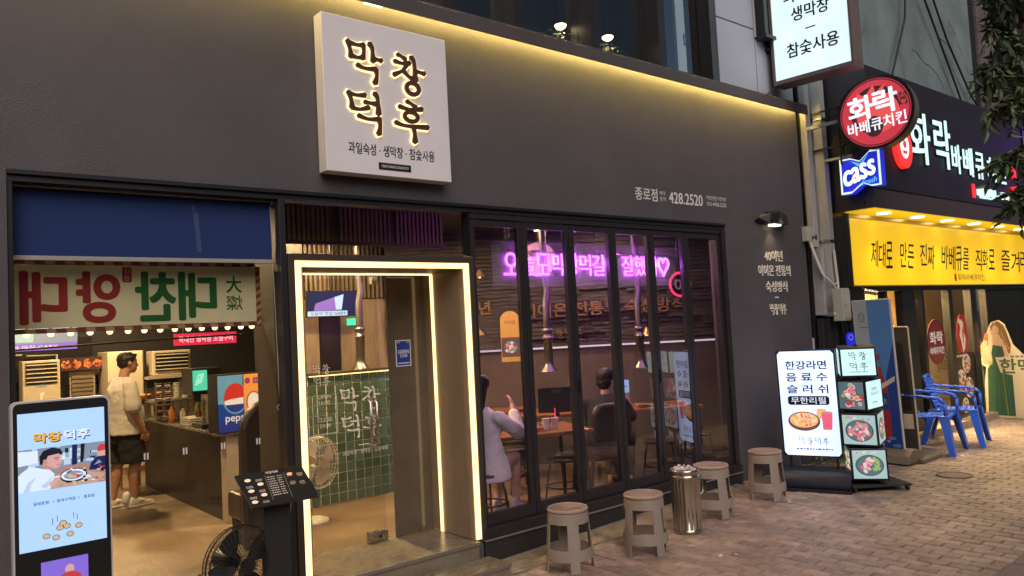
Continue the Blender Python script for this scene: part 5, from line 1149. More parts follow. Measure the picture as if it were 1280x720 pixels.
mo = thing('black_display', 'black display panel marked HW standing on the middle table', 'display', (5.4, 1.0, .82)); fr = F((5.46, 1.02, .99), (.80, -.60, 0)); mb = MB(); mb.fbox(fr, -.20, .20, -.13, .13, -.03, 0, 'black'); mb.fbox(fr, -.02, .02, -.17, -.131, -.03, -.01, 'black'); mb.obj('panel', mo, bev=.004); mb = MB(); mb.text(fr, 'HW', 0, .09, .04, .001, 'grey_ink'); lines(mb, fr, .15, .07, 6, .03, .012, .03, .001, 'grey_ink', rnd); mb.obj('lettering', mo)
def bar_stool(x, y, label):
    t = thing('round_stool', label, 'stool', (x, y, .1), 'round black stools inside'); mb = MB(); mb.lathe((x, y, .50), [(.15, 0), (.165, .01), (.165, .03), (.15, .045), (.001, .05)], 'leather', 20); mb.obj('seat', t)
    for k in range(4): a = PI / 4 + k * PI / 2; mb = MB(); mb.tube([(x + .12 * math.cos(a), y + .12 * math.sin(a), .50), (x + .15 * math.cos(a), y + .15 * math.sin(a), .35), (x + .19 * math.cos(a), y + .19 * math.sin(a), .102)], .011, 'black', 6); mb.obj('leg', t)
    mb = MB(); mb.tube([(x + .165 * math.cos(a), y + .165 * math.sin(a), .27) for a in [i * 2 * PI / 16 for i in range(16)]], .008, 'black', 6, closed=True); mb.obj('ring', t)
for x, y, lb in ((4.05, .42, 'round black stool the woman in white sits on'), (4.95, .42, 'round black stool just behind the second folding door'), (5.0, 1.25, 'round black stool between the cup table and the middle table'), (6.25, .36, 'round black stool behind the fourth folding door'), (5.45, 1.75, 'round black stool at the back table'), (6.9, .36, 'round black stool behind the fifth folding door')): bar_stool(x, y, lb)
# leather armchair, back towards the street
lc = thing('leather_chair', 'dark leather chair with its rounded back to the glass', 'chair', (5.52, .42, .1)); fr = F((5.52, .30, .1), (.92, -.30, 0)); mb = MB(); mb.poly(fr, rrect(-.21, .21, .48, .88, .12), -.09, 0, 'leather'); mb.obj('backrest', lc, bev=.03); mb = MB(); mb.fbox(fr, -.24, .24, .33, .45, -.50, -.02, 'leather'); mb.obj('seat', lc, bev=.03)
for x in (-.21, .21):
    for d in (-.46, -.06): mb = MB(); mb.cyl(fr.p(x, .33, d), fr.p(x * 1.15, .002, d), .016, 'black'); mb.obj('leg', lc)
# hanging panels, neon
yp = thing('hanging_menu_panel', 'arched yellow menu panel hanging behind the first folding door', 'panel', (5.25, 1.5, 1.6)); fr = F((5.27, 1.5, 1.40), (.80, -.60, 0)); mb = MB(); mb.poly(fr, [(-.105, 0), (.105, 0), (.105, .44)] + [(.105 * math.cos(a), .44 + .105 * math.sin(a)) for a in [i * PI / 12 for i in range(1, 12)]] + [(-.105, .44)], -.012, 0, 'yellow_poster'); mb.obj('panel', yp)
mb = MB(); mb.text(fr, '하이볼', 0, .42, .04, .001, 'lit_brown', w=.12); mb.quad(fr, -.10, .10, .05, .26, .001, 'lit_brown'); food(mb, fr, 0, .155, .085, .08, .002, rnd, mains=('lit_orange', 'lit_rose', 'lit_cream', 'lit_green'), n=24); mb.obj('print', yp); mb = MB(); mb.cyl(fr.p(0, .545, -.006), (fr.p(0, .5).x, fr.p(0, .5).y, 2.945), .003, 'black'); mb.obj('cord', yp)
dp = thing('round_lit_sign', 'round pale pink lit sign with a dark pig shape behind the purple neon', 'sign', (5.7, 1.5, 2.5)); fr = F((5.66, 1.42, 2.50), (.80, -.60, 0)); mb = MB(); mb.ell(fr, 0, 0, .19, .19, -.04, 0, 'disc_pink', 36); mb.obj('disc', dp); mb = MB(); mb.ell(fr, -.04, .07, .07, .04, .001, None, 'lit_brown', 18); mb.ell(fr, .04, .085, .028, .026, .0015, None, 'lit_brown', 14); mb.text(fr, '막창덕후', .0, -.04, .06, .001, 'lit_brown', w=.22, bold=.02); mb.obj('print', dp); mb = MB(); mb.cyl(fr.p(0, .18, -.02), (fr.p(0, .5, -.02).x, fr.p(0, .5, -.02).y, 2.945), .008, 'black'); mb.obj('hanger', dp)
ne = thing('neon_sign', 'purple neon lettering with a heart across the folding door glass', 'neon sign', (5.4, .25, 2.3)); fr = F((0, .24, 0))
for t, x, w in (('오', 4.291, .15), ('늘', 4.48, .14), ('도', 4.655, .15), ('막', 4.855, .15), ('창', 5.03, .14), ('먹', 5.20, .14), ('길', 5.375, .15), ('잘', 5.80, .16), ('했', 5.985, .16), ('어', 6.15, .14)):
    mb = MB(); mb.text(fr, t, x, 2.318, .185, 0, 'neon_core', th=.012, w=w, bold=-.018); lo = mb.obj('letter', ne)
    mb = MB(); mb.text(fr, t, x, 2.318, .200, -.004, 'neon_purple', th=.003, w=w + .012, bold=.008); mb.obj('glow_tube', lo)
HP = []
for i in range(40):
    a = 2 * PI * i / 40; HP.append((6.344 + .0060 * 16 * math.sin(a) ** 3 * .85, 2.325 + .0062 * (13 * math.cos(a) - 5 * math.cos(2 * a) - 2 * math.cos(3 * a) - math.cos(4 * a))))
mb = MB(); mb.tube([fr.p(x, z, .006) for x, z in HP], .008, 'neon_core', 8, closed=True); ho = mb.obj('heart', ne); mb = MB(); mb.tube([fr.p(x, z, -.004) for x, z in HP], .013, 'neon_purple', 8, closed=True); mb.obj('glow_tube', ho)
mb = MB(); mb.box((4.2, .262, 2.43), (6.7, .268, 2.436), 'steel'); 
for x in (4.3, 5.4, 6.6): mb.cyl((x, .265, 2.436), (x, .265, 2.945), .003, 'steel')
mb.obj('hanger', ne)
mb = MB(); mb.box((4.10, .262, 2.12), (6.56, .268, 2.52), 'acrylic'); mb.obj('acrylic_panel', ne)  # sheet added to catch the neon light as purple haze
for x in (5.2, 5.8, 6.3): lamp('neon_light', 'POINT', (x, .36, 2.42), (x + .2, 2, 2.4), 5.0, (.62, .10, 1.0), ne, .012)
for x in (4.4, 4.78, 5.12, 5.45, 5.9, 6.25): lamp('neon_light', 'POINT', (x, .205, 2.33), (x, -1, 2.0), 3.2, (.62, .10, 1.0), ne, .012)
ob = thing('oval_neon_sign', 'oval red neon sign with white letters behind the fifth folding door', 'neon sign', (6.72, .3, 2.1)); fr = F((6.73, .34, 2.135)); mb = MB(); mb.tube([fr.p(.17 * math.cos(a), .125 * math.sin(a), 0) for a in [i * 2 * PI / 30 for i in range(30)]], .013, 'neon_red', 8, closed=True); mb.obj('tube', ob); mb = MB(); mb.text(fr, 'OB', .0, 0, .11, 0, 'paper_white', th=.01, w=.19, bold=.02); mb.ell(fr, 0, 0, .155, .11, -.02, -.012, 'black', 28); mb.obj('lettering', ob); mb = MB(); mb.cyl(fr.p(0, .12, -.01), fr.p(0, .81, -.01), .004, 'black'); mb.obj('hanger', ob)
# ceiling lamps
def downlight(x, y, label, e, r=.06, col=(1, .70, .36), z=2.944, size=.09):
    t = thing('ceiling_lamp', label, 'lamp', (x, y, z), 'round ceiling lamps'); mb = MB(); mb.lathe((x, y, z - .05), [(r * .6, 0), (r * 1.15, .0), (r * 1.2, .05), (.001, .05)], 'steel', 18); mb.obj('housing', t); mb = MB(); mb.cyl((x, y, z - .058), (x, y, z - .052), r * .9, 'downlight', n=18); mb.obj('lens', t)
    lamp('lamp_light', 'AREA', (x, y, z - .07), (x, y, 0), e * 2.8, col, t, size)
downlight(.78, .95, 'round ceiling lamp glowing at the upper left behind the banner', 16, .05, z=2.55)
downlight(1.6, 3.0, 'round ceiling lamp above the standing man', 34); downlight(2.2, 5.6, 'round ceiling lamp over the far end of the counter', 46); downlight(.3, 5.4, 'round ceiling lamp at the back left of the room', 24)
downlight(3.3, 1.75, 'round ceiling lamp just inside the entrance', 42); downlight(3.8, 2.85, 'round ceiling lamp behind the tiled half wall', 12)
downlight(4.9, 1.3, 'round ceiling lamp over the cup table', 15); downlight(6.4, 1.0, 'round ceiling lamp over the table of the person with a phone', 13)
for x, y, z, lb in ((4.95, 1.9, 2.30, 'small warm pendant lamp at the left behind the purple neon'), (5.35, 2.1, 2.36, 'small warm pendant lamp left of the round pink sign'), (6.9, 1.0, 1.60, 'small warm pendant lamp low behind the fifth folding door'), (4.72, 1.35, 1.70, 'small warm pendant lamp low beside the yellow menu panel')):
    t = thing('pendant_lamp', lb, 'lamp', (x, y, z), 'small pendant lamps'); mb = MB(); mb.lathe((x, y, z), [(.07, 0), (.02, .07), (.012, .09)], 'gold', 16); mb.cyl((x, y, z + .09), (x, y, 2.945), .003, 'black'); mb.obj('shade', t); mb = MB(); mb.sph((x, y, z + .005), .018, 'bulb', 10, 6); mb.obj('bulb', t)
# ================================================================== the neighbouring chicken restaurant
nb_ = thing('chicken_restaurant_building', 'neighbouring building with a black sign fascia, amber shopfront and grey-green plaster wall above', 'building', (12, 0, 0))
mb = MB(); mb.box((8.9, .32, 2.9), (15.55, .6, 13), 'teal_wall'); up = mb.obj('upper_wall', nb_)
mb = MB(); rnd = random.Random(21); fr = F((0, .318, 0))
for k in range(9):
    x, z = rnd.uniform(10.5, 15.2), rnd.uniform(4.8, 8); a = rnd.uniform(-.6, .6) if k % 2 else rnd.uniform(1.2, 1.9); P = []
    for i in range(9): P.append((x, z)); a += rnd.uniform(-.5, .5); x += .16 * math.cos(a); z += .16 * math.sin(a)
    for p, q2 in zip(P, P[1:]):
        w = rnd.uniform(.004, .012); mb.poly(fr, [(p[0], p[1] - w), (q2[0], q2[1] - w), (q2[0], q2[1] + w), (p[0], p[1] + w)], 0, None, 'crack')
for k in range(0):
    x, z = rnd.uniform(9.5, 15.2), rnd.uniform(4.8, 7.5); mb.poly(fr, [(x + rnd.uniform(.1, .3) * math.cos(a), z + rnd.uniform(.06, .22) * math.sin(a)) for a in [i * 2 * PI / 9 for i in range(9)]], -.0008 + k * .00004, None, 'patch' if k % 3 else 'crack')
mb.obj('plaster_cracks', up)['kind'] = 'stuff'
for i in range(4):
    for j in range(26): mb = MB(); mb.box((15.56 + i * .23, .20, 4.6 + j * .24), (15.56 + i * .23 + .222, .5, 4.6 + j * .24 + .232), 'wall_tile'); mb.obj('wall_tile', nb_)
mb = MB(); mb.box((15.55, .24, 2.9), (16.5, .52, 13), 'crack'); mb.box((16.5, .5, 2.9), (26, .8, 13), 'light_panel'); mb.obj('side_wall', nb_)
for i in range(9): mb = MB(); mb.box((16.62 + i * .5, .15, 3.0), (16.84 + i * .5, .45, 12.5), 'louvre'); mb.obj('louvre', nb_)
# fascia
mb = MB(); mb.box((9.10, -.72, 3.20), (26, .31, 4.67), 'fascia_dark'); mb.obj('fascia', nb_); mb = MB(); mb.box((9.115, -.705, 2.962), (26, -.60, 3.198), 'fascia_brown'); mb.box((9.10, -.598, 2.962), (26, .31, 3.198), 'fascia_dark'); mb.obj('lower_fascia', nb_)
mb = MB(); mb.box((9.05, -.34, .10), (9.30, .30, 2.90), 'black'); mb.box((9.05, -.10, .10), (9.2, .31, 4.66), 'fascia_dark'); mb.obj('corner_post', nb_)
mb = MB(); mb.box((8.82, .0, -.1), (9.04, .30, 4.6), 'dark_metal'); mb.obj('gap_panel', nb_)
# shopfront
mb = MB(); mb.box((9.31, -.42, -.05), (26, .2, .10), 'concrete'); mb.obj('step', nb_)
for a, b in ((9.31, 9.50), (10.04, 10.10), (10.52, 10.90), (11.10, 11.18), (12.0, 12.13), (12.80, 13.02), (13.40, 13.46), (15.5, 15.7)): mb = MB(); mb.box((a, -.32, .102), (b, -.22, 1.985), 'black'); mb.obj('post', nb_)
mb = MB(); mb.box((9.31, -.33, 1.987), (26, -.21, 2.058), 'black'); mb.obj('head_rail', nb_)
mb = MB(); mb.box((13.47, -.26, .102), (15.49, -.22, 1.985), 'counter_dark'); mb.obj('dark_panel', nb_)
for a, b in ((9.50, 10.04), (10.10, 10.52), (10.90, 11.10), (11.18, 12.0), (12.13, 12.80), (13.02, 13.40)): mb = MB(); mb.box((a, -.275, .102), (b, -.265, 1.985), 'glass'); mb.obj('window', nb_)
for a, b, z0, z1 in ((10.10, 10.52, .102, .75), (10.90, 11.10, .102, .8), (12.13, 12.80, .102, .15)): mb = MB(); mb.box((a, -.262, z0), (b, -.23, z1), 'counter_dark'); mb.obj('kick_panel', nb_)
mb = MB(); mb.box((9.2, .9, .1), (16, 1.0, 2.9), 'amber_wall'); mb.box((9.2, -.2, 2.3), (16, .9, 2.4), 'fascia_brown'); mb.box((9.2, -.2, .0), (16, .9, .1), 'floor'); mb.obj('room_wall', nb_)
ns = thing('interior_lamp', 'warm tube lamp inside the amber shopfront', 'lamp', (11.5, .5, 2.2)); mb = MB(); mb.box((10.2, .45, 2.22), (13.2, .53, 2.26), 'lamp_white'); mb.obj('tube', ns); lamp('shop_light', 'AREA', (11.6, .4, 2.2), (11.6, -1.2, 0), 520, (1, .68, .30), ns, 1.6); lamp('shop_light', 'AREA', (11.6, .30, 2.15), (11.6, .95, .9), 150, (1, .72, .36), ns, 1.2)
for x, w, z0, z1, m, nm, lb in ((10.2, .3, .1, 1.55, 'pillar_dark', 'cabinet', 'dark cabinet inside the amber shopfront, behind the second pane'), (11.7, .34, .1, .95, 'counter_dark', 'low_counter', 'dark low counter inside the amber shopfront door')):
    t = thing(nm, lb, 'cabinet', (x, .6, .1)); mb = MB(); mb.box((x, .5, z0 + .002), (x + w, .8, z1), m); mb.obj('body', t); mb = MB(); mb.box((x + .02, .485, z0 + .05), (x + w - .02, .499, z1 - .05), 'casing'); mb.obj('door', t)
ov = thing('oval_window_sign', 'maroon oval window sign with white lettering on the amber shopfront door', 'sign', (11.6, -.29, 1.26)); fr = F((11.57, -.277, 1.255)); mb = MB(); mb.ell(fr, 0, 0, .30, .32, 0, .003, 'sticker_maroon', 32); mb.ring(fr, 0, 0, .285, .305, .012, .003, .0045, 'dark_poster'); mb.obj('disc', ov); mb = MB(); mb.text(fr, '화락', .0, .06, .17, .005, 'paper_white', w=.42, bold=.03); mb.text(fr, '바베큐치킨', .0, -.12, .10, .005, 'paper_white', w=.46, bold=.03); mb.obj('lettering', ov)
rs = thing('rooster_sticker', 'red oval rooster sticker on the glass right of the maroon oval sign', 'sticker', (12.47, -.29, 1.3)); fr = F((12.50, -.277, 1.31)); mb = MB(); mb.ell(fr, 0, 0, .20, .32, 0, .003, 'banner_red', 28); mb.obj('disc', rs); mb = MB()
mb.poly(fr, [(-.03, .24), (.05, .18), (.02, .06), (.10, -.05), (.05, -.20), (-.03, -.26), (-.06, -.10), (-.12, .0), (-.07, .10), (-.09, .2)], .0045, None, 'card_cream'); mb.poly(fr, [(.0, .13), (.03, .0), (.0, -.14), (-.02, .0)], .006, None, 'banner_red'); mb.poly(fr, [(-.14, .2), (-.10, .26), (-.05, .23), (-.08, .16)], .0055, None, 'card_cream'); mb.obj('print', rs)
fp_ = thing('food_poster', 'dark poster with plates of red chicken on the glass behind the blue chairs', 'poster', (12.45, -.29, .6)); fr = F((12.13, -.278, .15)); mb = MB(); mb.fbox(fr, .01, .66, 0, .90, 0, .003, 'dark_poster'); mb.obj('sheet', fp_); mb = MB(); rnd = random.Random(6)
for x, z, r in ((.42, .74, .15), (.20, .50, .17), (.46, .38, .16), (.28, .13, .12)):
    mb.ell(fr, x, z, r, r * .95, .004, None, 'card_cream', 20)
    for i in range(26): a = rnd.uniform(0, 6.28); w = math.sqrt(rnd.random()) * r * .8; mb.ell(fr, x + w * math.cos(a), z + w * math.sin(a), r * .16, r * .13, .005 + i * .0001, None, rnd.choice(['food_red', 'dark_red', 'orange_bowl']), 7)
lines(mb, fr, .25, .86, 1, .3, .03, .02, .005, 'card_cream', rnd); mb.obj('print', fp_)
# yellow lit sign with soffit lamps
ys = thing('yellow_lit_sign', 'long yellow sign board with black brush lettering lit from above', 'sign', (12, -.36, 2.06))
mb = MB(); mb.box((9.11, -.375, 2.062), (17.5, -.338, 2.885), 'yellow_print'); mb.obj('board', ys); mb = MB(); mb.box((9.09, -.40, 2.888), (17.5, -.335, 2.93), 'brass'); mb.box((9.055, -.40, 2.05), (9.088, -.33, 2.93), 'black'); mb.box((9.09, -.385, 2.046), (17.5, -.335, 2.060), 'brass'); mb.obj('frame', ys)
mb = MB(); mb.box((9.12, -.70, 2.948), (17.5, -.335, 2.960), 'yellow_print'); mb.obj('soffit', ys)  # glow put into the soffit colour in place of bounced lamp light
fr = F((0, -.376, 0)); mb = MB()
x = 9.62; rnd = random.Random(12)
for wd, a, b in (('제대로', 9.62, 10.22), ('만든', 10.42, 10.85), ('진짜', 11.02, 11.50), ('바베큐를', 11.72, 12.72), ('직화로', 12.95, 13.75), ('즐겨라', 14.0, 15.3)):
    n = len(wd)
    for i, c in enumerate(wd):
        w = (b - a) / n; mb.text(fr, c, a + (i + .5) * w, 2.46 + rnd.uniform(-.02, .02) - .02 * (a > 12), .33 * rnd.uniform(.9, 1.08), .001, 'ink', w=w * .90, bold=.0045,  shear=.18, rot=rnd.uniform(-.05, .05))
mb.text(fr, '화락바베큐치킨', 12.75, 2.165, .10, .001, 'ink', w=1.0); mb.ell(fr, 12.16, 2.165, .04, .06, .001, None, 'banner_red', 16); mb.obj('lettering', ys)
for x in (9.70, 10.65, 11.60, 12.55, 13.5, 14.45):
    mb = MB(); mb.cyl((x, -.54, 2.940), (x, -.54, 2.947), .085, 'spot_lens', n=18); o = mb.obj('spot_lamp', ys); lamp('spot_light', 'SPOT', (x, -.54, 2.935), (x, -2.2, 0), 190, (1, .78, .40), ys, .06, 125, 1.0)
# fascia letters
fs = thing('fascia_sign', 'glowing white channel letters with a red emblem across the black fascia', 'sign', (11.5, -.74, 3.8)); fr = F((0, -.722, 0))
for c, x, z, h, w in (('화', 10.40, 3.93, .66, .66), ('락', 11.10, 3.93, .66, .56), ('바', 11.53, 3.77, .40, .33), ('베', 11.93, 3.77, .40, .36), ('큐', 12.36, 3.75, .38, .34), ('치', 12.80, 3.74, .36, .34), ('킨', 13.20, 3.74, .36, .34)):
    mb = MB(); mb.text(fr, c, x, z, h, .024, 'channel_white', th=.010, w=w * .90, bold=.010); lo = mb.obj('letter', fs); mb = MB(); mb.text(fr, c, x, z, h * 1.02, .004, 'fascia_dark', th=.016, w=w * .92, bold=.012); mb.obj('return', lo)
mb = MB(); mb.ell(fr, 9.86, 3.74, .22, .26, .004, .06, 'channel_red', 28); em = mb.obj('emblem', fs); mb = MB(); mb.ell(fr, 9.86, 3.76, .12, .16, .062, None, 'brand_white', 20); mb.ell(fr, 9.86, 3.78, .05, .05, .064, None, 'channel_red', 14); mb.quad(fr, 9.80, 9.92, 3.66, 3.70, .064, 'channel_red'); mb.obj('print', em)
mb = MB(); mb.text(fr, '대', 13.62, 3.82, .3, .02, 'channel_red', th=.03, w=.24, bold=.04); mb.text(fr, '전', 13.68, 3.42, .26, .02, 'channel_red', th=.03, w=.24, bold=.04); mb.obj('letter', fs)
mb = MB(); mb.text(fr, '배달전문 · 포장', 12.85, 3.36, .15, .004, 'channel_white', th=.02, w=1.25, bold=.03); mb.fbox(fr, 12.05, 12.13, 3.27, 3.47, .004, .02, 'channel_red'); mb.obj('small_letters', fs)
# round sign on an arm
rd = thing('round_lit_sign', 'round red lit sign with white lettering sticking out on an arm beside the grey duct', 'sign', (8.82, -.95, 4.0)); fr = F((8.81, -.93, 4.0), (.10, -1, 0)); R_ = .41
mb = MB(); mb.ell(fr, 0, 0, R_, R_, -.20, -.01, 'brass', 44); mb.ring(fr, 0, 0, R_ + .012, R_ + .012, .03, -.012, .008, 'black', 44); mb.obj('drum', rd)
mb = MB(); mb.ell(fr, 0, 0, R_ - .02, R_ - .02, -.008, None, 'round_red', 44); mb.obj('lit_face', rd); mb = MB(); d = -.004
mb.ring(fr, 0, 0, R_ - .03, R_ - .03, .012, d, d + .001, 'round_dark', 44); mb.ell(fr, 0, .03, .27, .27, d + .0005, None, 'round_dark', 36); mb.ell(fr, .03, -.02, .235, .225, d + .001, None, 'round_flame', 30)
mb.poly(fr, [(-.26, .05), (-.18, .26), (-.10, .20), (.0, .32), (.02, .22), (.12, .30), (.1, .18), (.22, .2), (.12, .08), (-.1, .05)], d + .0015, None, 'round_flame'); mb.ell(fr, -.02, -.16, .10, .12, d + .0015, None, 'round_dark', 20)
mb.text(fr, '화', -.155, .075, .27, d + .003, 'round_white', w=.27, bold=.035, rot=.06); mb.text(fr, '락', .120, .105, .27, d + .003, 'round_white', w=.25, bold=.035, rot=.06); mb.text(fr, '바베큐치킨', .01, -.135, .145, d + .003, 'round_white', w=.64, bold=.022, rot=.06)
mb.fbox(fr, .270, .350, .02, .16, d + .0018, d + .002, 'round_dark'); mb.ring(fr, .310, .09, .045, .075, .006, d + .002, d + .003, 'round_flame', 4); mb.text(fr, '火', .310, .12, .05, d + .004, 'round_flame'); mb.text(fr, '樂', .310, .055, .05, d + .004, 'round_flame'); mb.obj('print', rd)
mb = MB(); mb.box((8.80, -.56, 3.98), (8.83, .0, 4.02), 'duct'); mb.box((8.895, -.60, 3.72), (8.915, -.1, 3.74), 'dark_metal'); mb.box((8.895, -.60, 4.18), (8.915, -.1, 4.20), 'dark_metal'); mb.cyl((8.905, -.45, 3.5), (8.905, -.45, 4.3), .012, 'dark_metal'); mb.obj('arm', rd)
# beer sign
br2 = thing('beer_sign', 'blue bow-tie shaped lit beer sign under the round red sign', 'sign', (8.98, -.66, 3.35)); fr = F((8.93, -.41, 3.14), (.06, -1, 0)); B_ = [(0, 0), (.12, .0), (.26, .10), (.36, .05), (.47, .05), (.47, .47), (.37, .475), (.24, .37), (.13, .42), (0, .42)]
def scl(P, k): cx, cz = .235, .235; return [(cx + (x - cx) * k, cz + (z - cz) * k) for x, z in P]
mb = MB(); mb.poly(fr, B_, -.13, -.006, 'brand_blue'); mb.obj('box', br2); mb = MB(); mb.poly(fr, B_, -.004, .004, 'brand_edge'); mb.poly(fr, scl(B_, .90), .0045, .008, 'brand_blue'); mb.obj('lit_face', br2)
mb = MB(); mb.poly(fr, [(.13, .385), (.24, .335), (.35, .43), (.24, .29)], .009, None, 'brand_sky'); mb.text(fr, 'cass', .225, .225, .17, .010, 'brand_white', w=.38, bold=.05, shear=.25, rot=.30); mb.text(fr, 'Fresh', .34, .115, .062, .010, 'brand_sky', w=.17, bold=.02, shear=.3, rot=.16); mb.obj('lettering', br2)
mb = MB(); mb.cyl((8.97, -.45, 3.56), (8.97, -.45, 3.75), .012, 'dark_metal'); mb.box((8.95, -.55, 3.58), (8.99, .0, 3.61), 'duct'); mb.obj('arm', br2)
# grey ducts and meter box at the party wall
dc = thing('wall_duct', 'pair of tall pale grey square ducts running up between the two buildings', 'duct', (8.9, -.1, 2)); 
for a, b, c, d_, z0 in ((8.79, 8.90, -.10, .0, 2.55), (8.93, 9.04, -.22, -.06, 1.70)): mb = MB(); mb.box((a, c, z0), (b, d_, 7.5), 'duct'); mb.obj('channel', dc, bev=.004)
mb = MB(); mb.box((8.85, -.14, 1.72), (8.92, -.01, 2.54), 'duct'); mb.obj('channel', dc, bev=.004)
for z in (1.78, 2.6, 4.1): mb = MB(); mb.box((8.92, -.235, z), (9.05, -.05, z + .03), 'steel'); mb.obj('clamp', dc)
lt_ = thing('cable_ladder', 'black lattice cable ladder beside the pale grey ducts', 'ladder', (8.78, .02, 3)); mb = MB()
for y in (-.03, .06): mb.box((8.762, y, 2.4), (8.777, y + .015, 6.5), 'black')
mb.obj('rail', lt_)
for i in range(16): mb = MB(); mb.cyl((8.77, -.02, 2.45 + i * .25), (8.77, .065, 2.45 + i * .25 + (.2 if i % 2 else .0)), .006, 'black', n=6); mb.obj('rung', lt_)
jb = thing('junction_box', 'small pale junction box with cables at the end of the dark wall', 'box', (8.80, -.1, 2.7)); mb = MB(); mb.box((8.68, -.075, 2.62), (8.80, -.003, 2.80), 'box_grey'); mb.obj('housing', jb, bev=.006); mb = MB(); mb.cyl((8.80, -.06, 2.67), (8.84, -.10, 2.67), .035, 'black'); mb.obj('plug', jb)
mb = MB(); mb.tube([(8.75, -.06, 2.62), (8.76, -.10, 2.45), (8.80, -.16, 2.22), (8.90, -.24, 2.08), (8.97, -.26, 2.10)], .014, 'cable_white', 8); mb.tube([(8.77, -.06, 2.62), (8.79, -.10, 2.45), (8.83, -.17, 2.20), (8.93, -.25, 2.04)], .010, 'cable_white', 8); mb.tube([(8.95, -.25, 2.5), (8.97, -.26, 2.1), (8.94, -.27, 1.85), (8.86, -.25, 1.72)], .016, 'cable_white', 8); mb.obj('cable', jb)
mt = thing('meter_box', 'pale grey electricity meter box mounted under the end of the yellow sign', 'meter box', (8.95, -.25, 1.8)); mb = MB(); mb.box((8.86, -.36, 1.64), (9.04, -.23, 2.03), 'box_grey'); mb.obj('housing', mt, bev=.01); mb = MB(); mb.box((8.88, -.372, 1.67), (9.02, -.361, 2.0), 'box_grey'); mb.cyl((8.90, -.376, 1.82), (8.90, -.373, 1.82), .01, 'black'); mb.obj('door', mt); mb = MB(); mb.box((9.045, -.35, 1.70), (9.06, -.24, 1.98), 'steel'); mb.obj('side_panel', mt)
mb = MB(); mb.tube([(8.92, -.30, 1.64), (8.93, -.31, 1.5), (8.98, -.32, 1.4), (8.96, -.31, 1.25)], .008, 'cable_black', 6); mb.tube([(8.97, -.30, 1.64), (9.0, -.32, 1.52), (9.03, -.33, 1.38)], .008, 'cable_black', 6); mb.obj('cable', mt)
cc = thing('security_camera', 'small bullet security camera right of the meter box under the yellow sign', 'camera', (9.25, -.40, 1.98)); mb = MB(); mb.cyl((9.20, -.45, 1.985), (9.32, -.55, 1.955), .032, 'steel', n=14); mb.obj('barrel', cc); mb = MB(); mb.cyl((9.25, -.42, 2.0), (9.25, -.40, 2.048), .012, 'black'); mb.obj('bracket', cc)
tg = thing('blue_tag', 'round blue utility tag hanging on cables below the meter box', 'tag', (9.0, -.33, 1.45)); mb = MB(); mb.poly(F((9.0, -.345, 1.44), (.9, -.3, 0)), rrect(-.06, .06, -.11, .06, .05), 0, .012, 'brand_blue'); mb.obj('plate', tg); mb = MB(); mb.ring(F((9.0, -.345, 1.44), (.9, -.3, 0)), 0, -.0, .035, .035, .008, .013, .015, 'paper_white', 16); mb.obj('mark', tg)
pb = thing('wooden_post', 'dark timber boards standing in the gap between the two buildings', 'boards', (8.9, -.1, 0))
for i in range(3): mb = MB(); mb.box((8.83 + i * .07, -.10 - i * .05, .0), (8.885 + i * .07, -.03 - i * .05, 1.68), 'matte_black'); mb.obj('board', pb, bev=.004)
wd = thing('weed_clump', 'clump of dry weeds and twigs at the foot of the wall behind the lit signboard', 'weeds', (8.7, -.3, 0)); mb = MB(); rnd = random.Random(9)
for i in range(46):
    b = V((rnd.uniform(8.35, 9.0), rnd.uniform(-.35, -.08), .0)); tip = b + V((rnd.uniform(-.12, .12), rnd.uniform(-.12, .05), rnd.uniform(.12, .75))); mb.tube([b, (b + tip) / 2 + V((rnd.uniform(-.05, .05), 0, 0)), tip], .004, 'base_grey', 4)
mb.obj('stems', wd); mb = MB()
for i in range(90):
    c = V((rnd.uniform(8.3, 8.95), rnd.uniform(-.35, -.06), rnd.uniform(.01, .16))); a = V((rnd.uniform(-1, 1), rnd.uniform(-1, 1), rnd.uniform(-.5, 1))).normalized() * .03; b = a.orthogonal().normalized() * .014; mb.add([c - a, c + b, c + a, c - b], [(0, 1, 2, 3)], 'leaf_mass')
mb.obj('leaves', wd)
# beer banner on its base
bb = thing('beer_banner', 'tall blue and silver standing banner with a red bottle on a grey base', 'banner stand', (9.0, -.75, 0)); fr = F((9.02, -.45, .10), (-.02, -1, 0), (-.10, -.02, 1)); Wb = .42; Hb = 1.78
mb = MB(); mb.fbox(fr, -.012, Wb + .012, 0, Hb, -.03, -.002, 'blind_bar'); mb.obj('frame', bb); mb = MB(); d = 0
mb.quad(fr, 0, Wb, .01, Hb - .01, d, 'beer_silver'); mb.poly(fr, [(.16, Hb - .01), (Wb, Hb - .01), (Wb, .01), (0, .01), (.0, .5), (.16, .9)], d + .001, None, 'beer_sky'); mb.poly(fr, [(Wb, Hb * .72), (Wb, .01), (.0, .01), (.0, .3), (.2, .5)], d + .002, None, 'beer_deep')
mb.poly(fr, [(.19, 1.15), (.25, 1.15), (.26, .92), (.31, .80), (.31, .16), (.13, .16), (.13, .80), (.18, .92)], d + .003, None, 'beer_red'); mb.quad(fr, .135, .305, .50, .70, d + .004, 'beer_deep'); mb.text(fr, 'TERRA' if False else 'BEER', .22, .6, .06, d + .005, 'beer_silver', w=.14); mb.poly(fr, [(.02, .60), (.40, .84), (.41, .90), (.02, .67)], d + .0055, None, 'card_cream'); mb.quad(fr, .19, .25, 1.0, 1.08, d + .004, 'beer_sky'); mb.ring(fr, .09, 1.58, .035, .055, .008, d + .003, d + .004, 'grey_ink', 14); lines(mb, fr, .12, 1.46, 1, .12, .012, .02, d + .002, 'grey_ink', rnd)
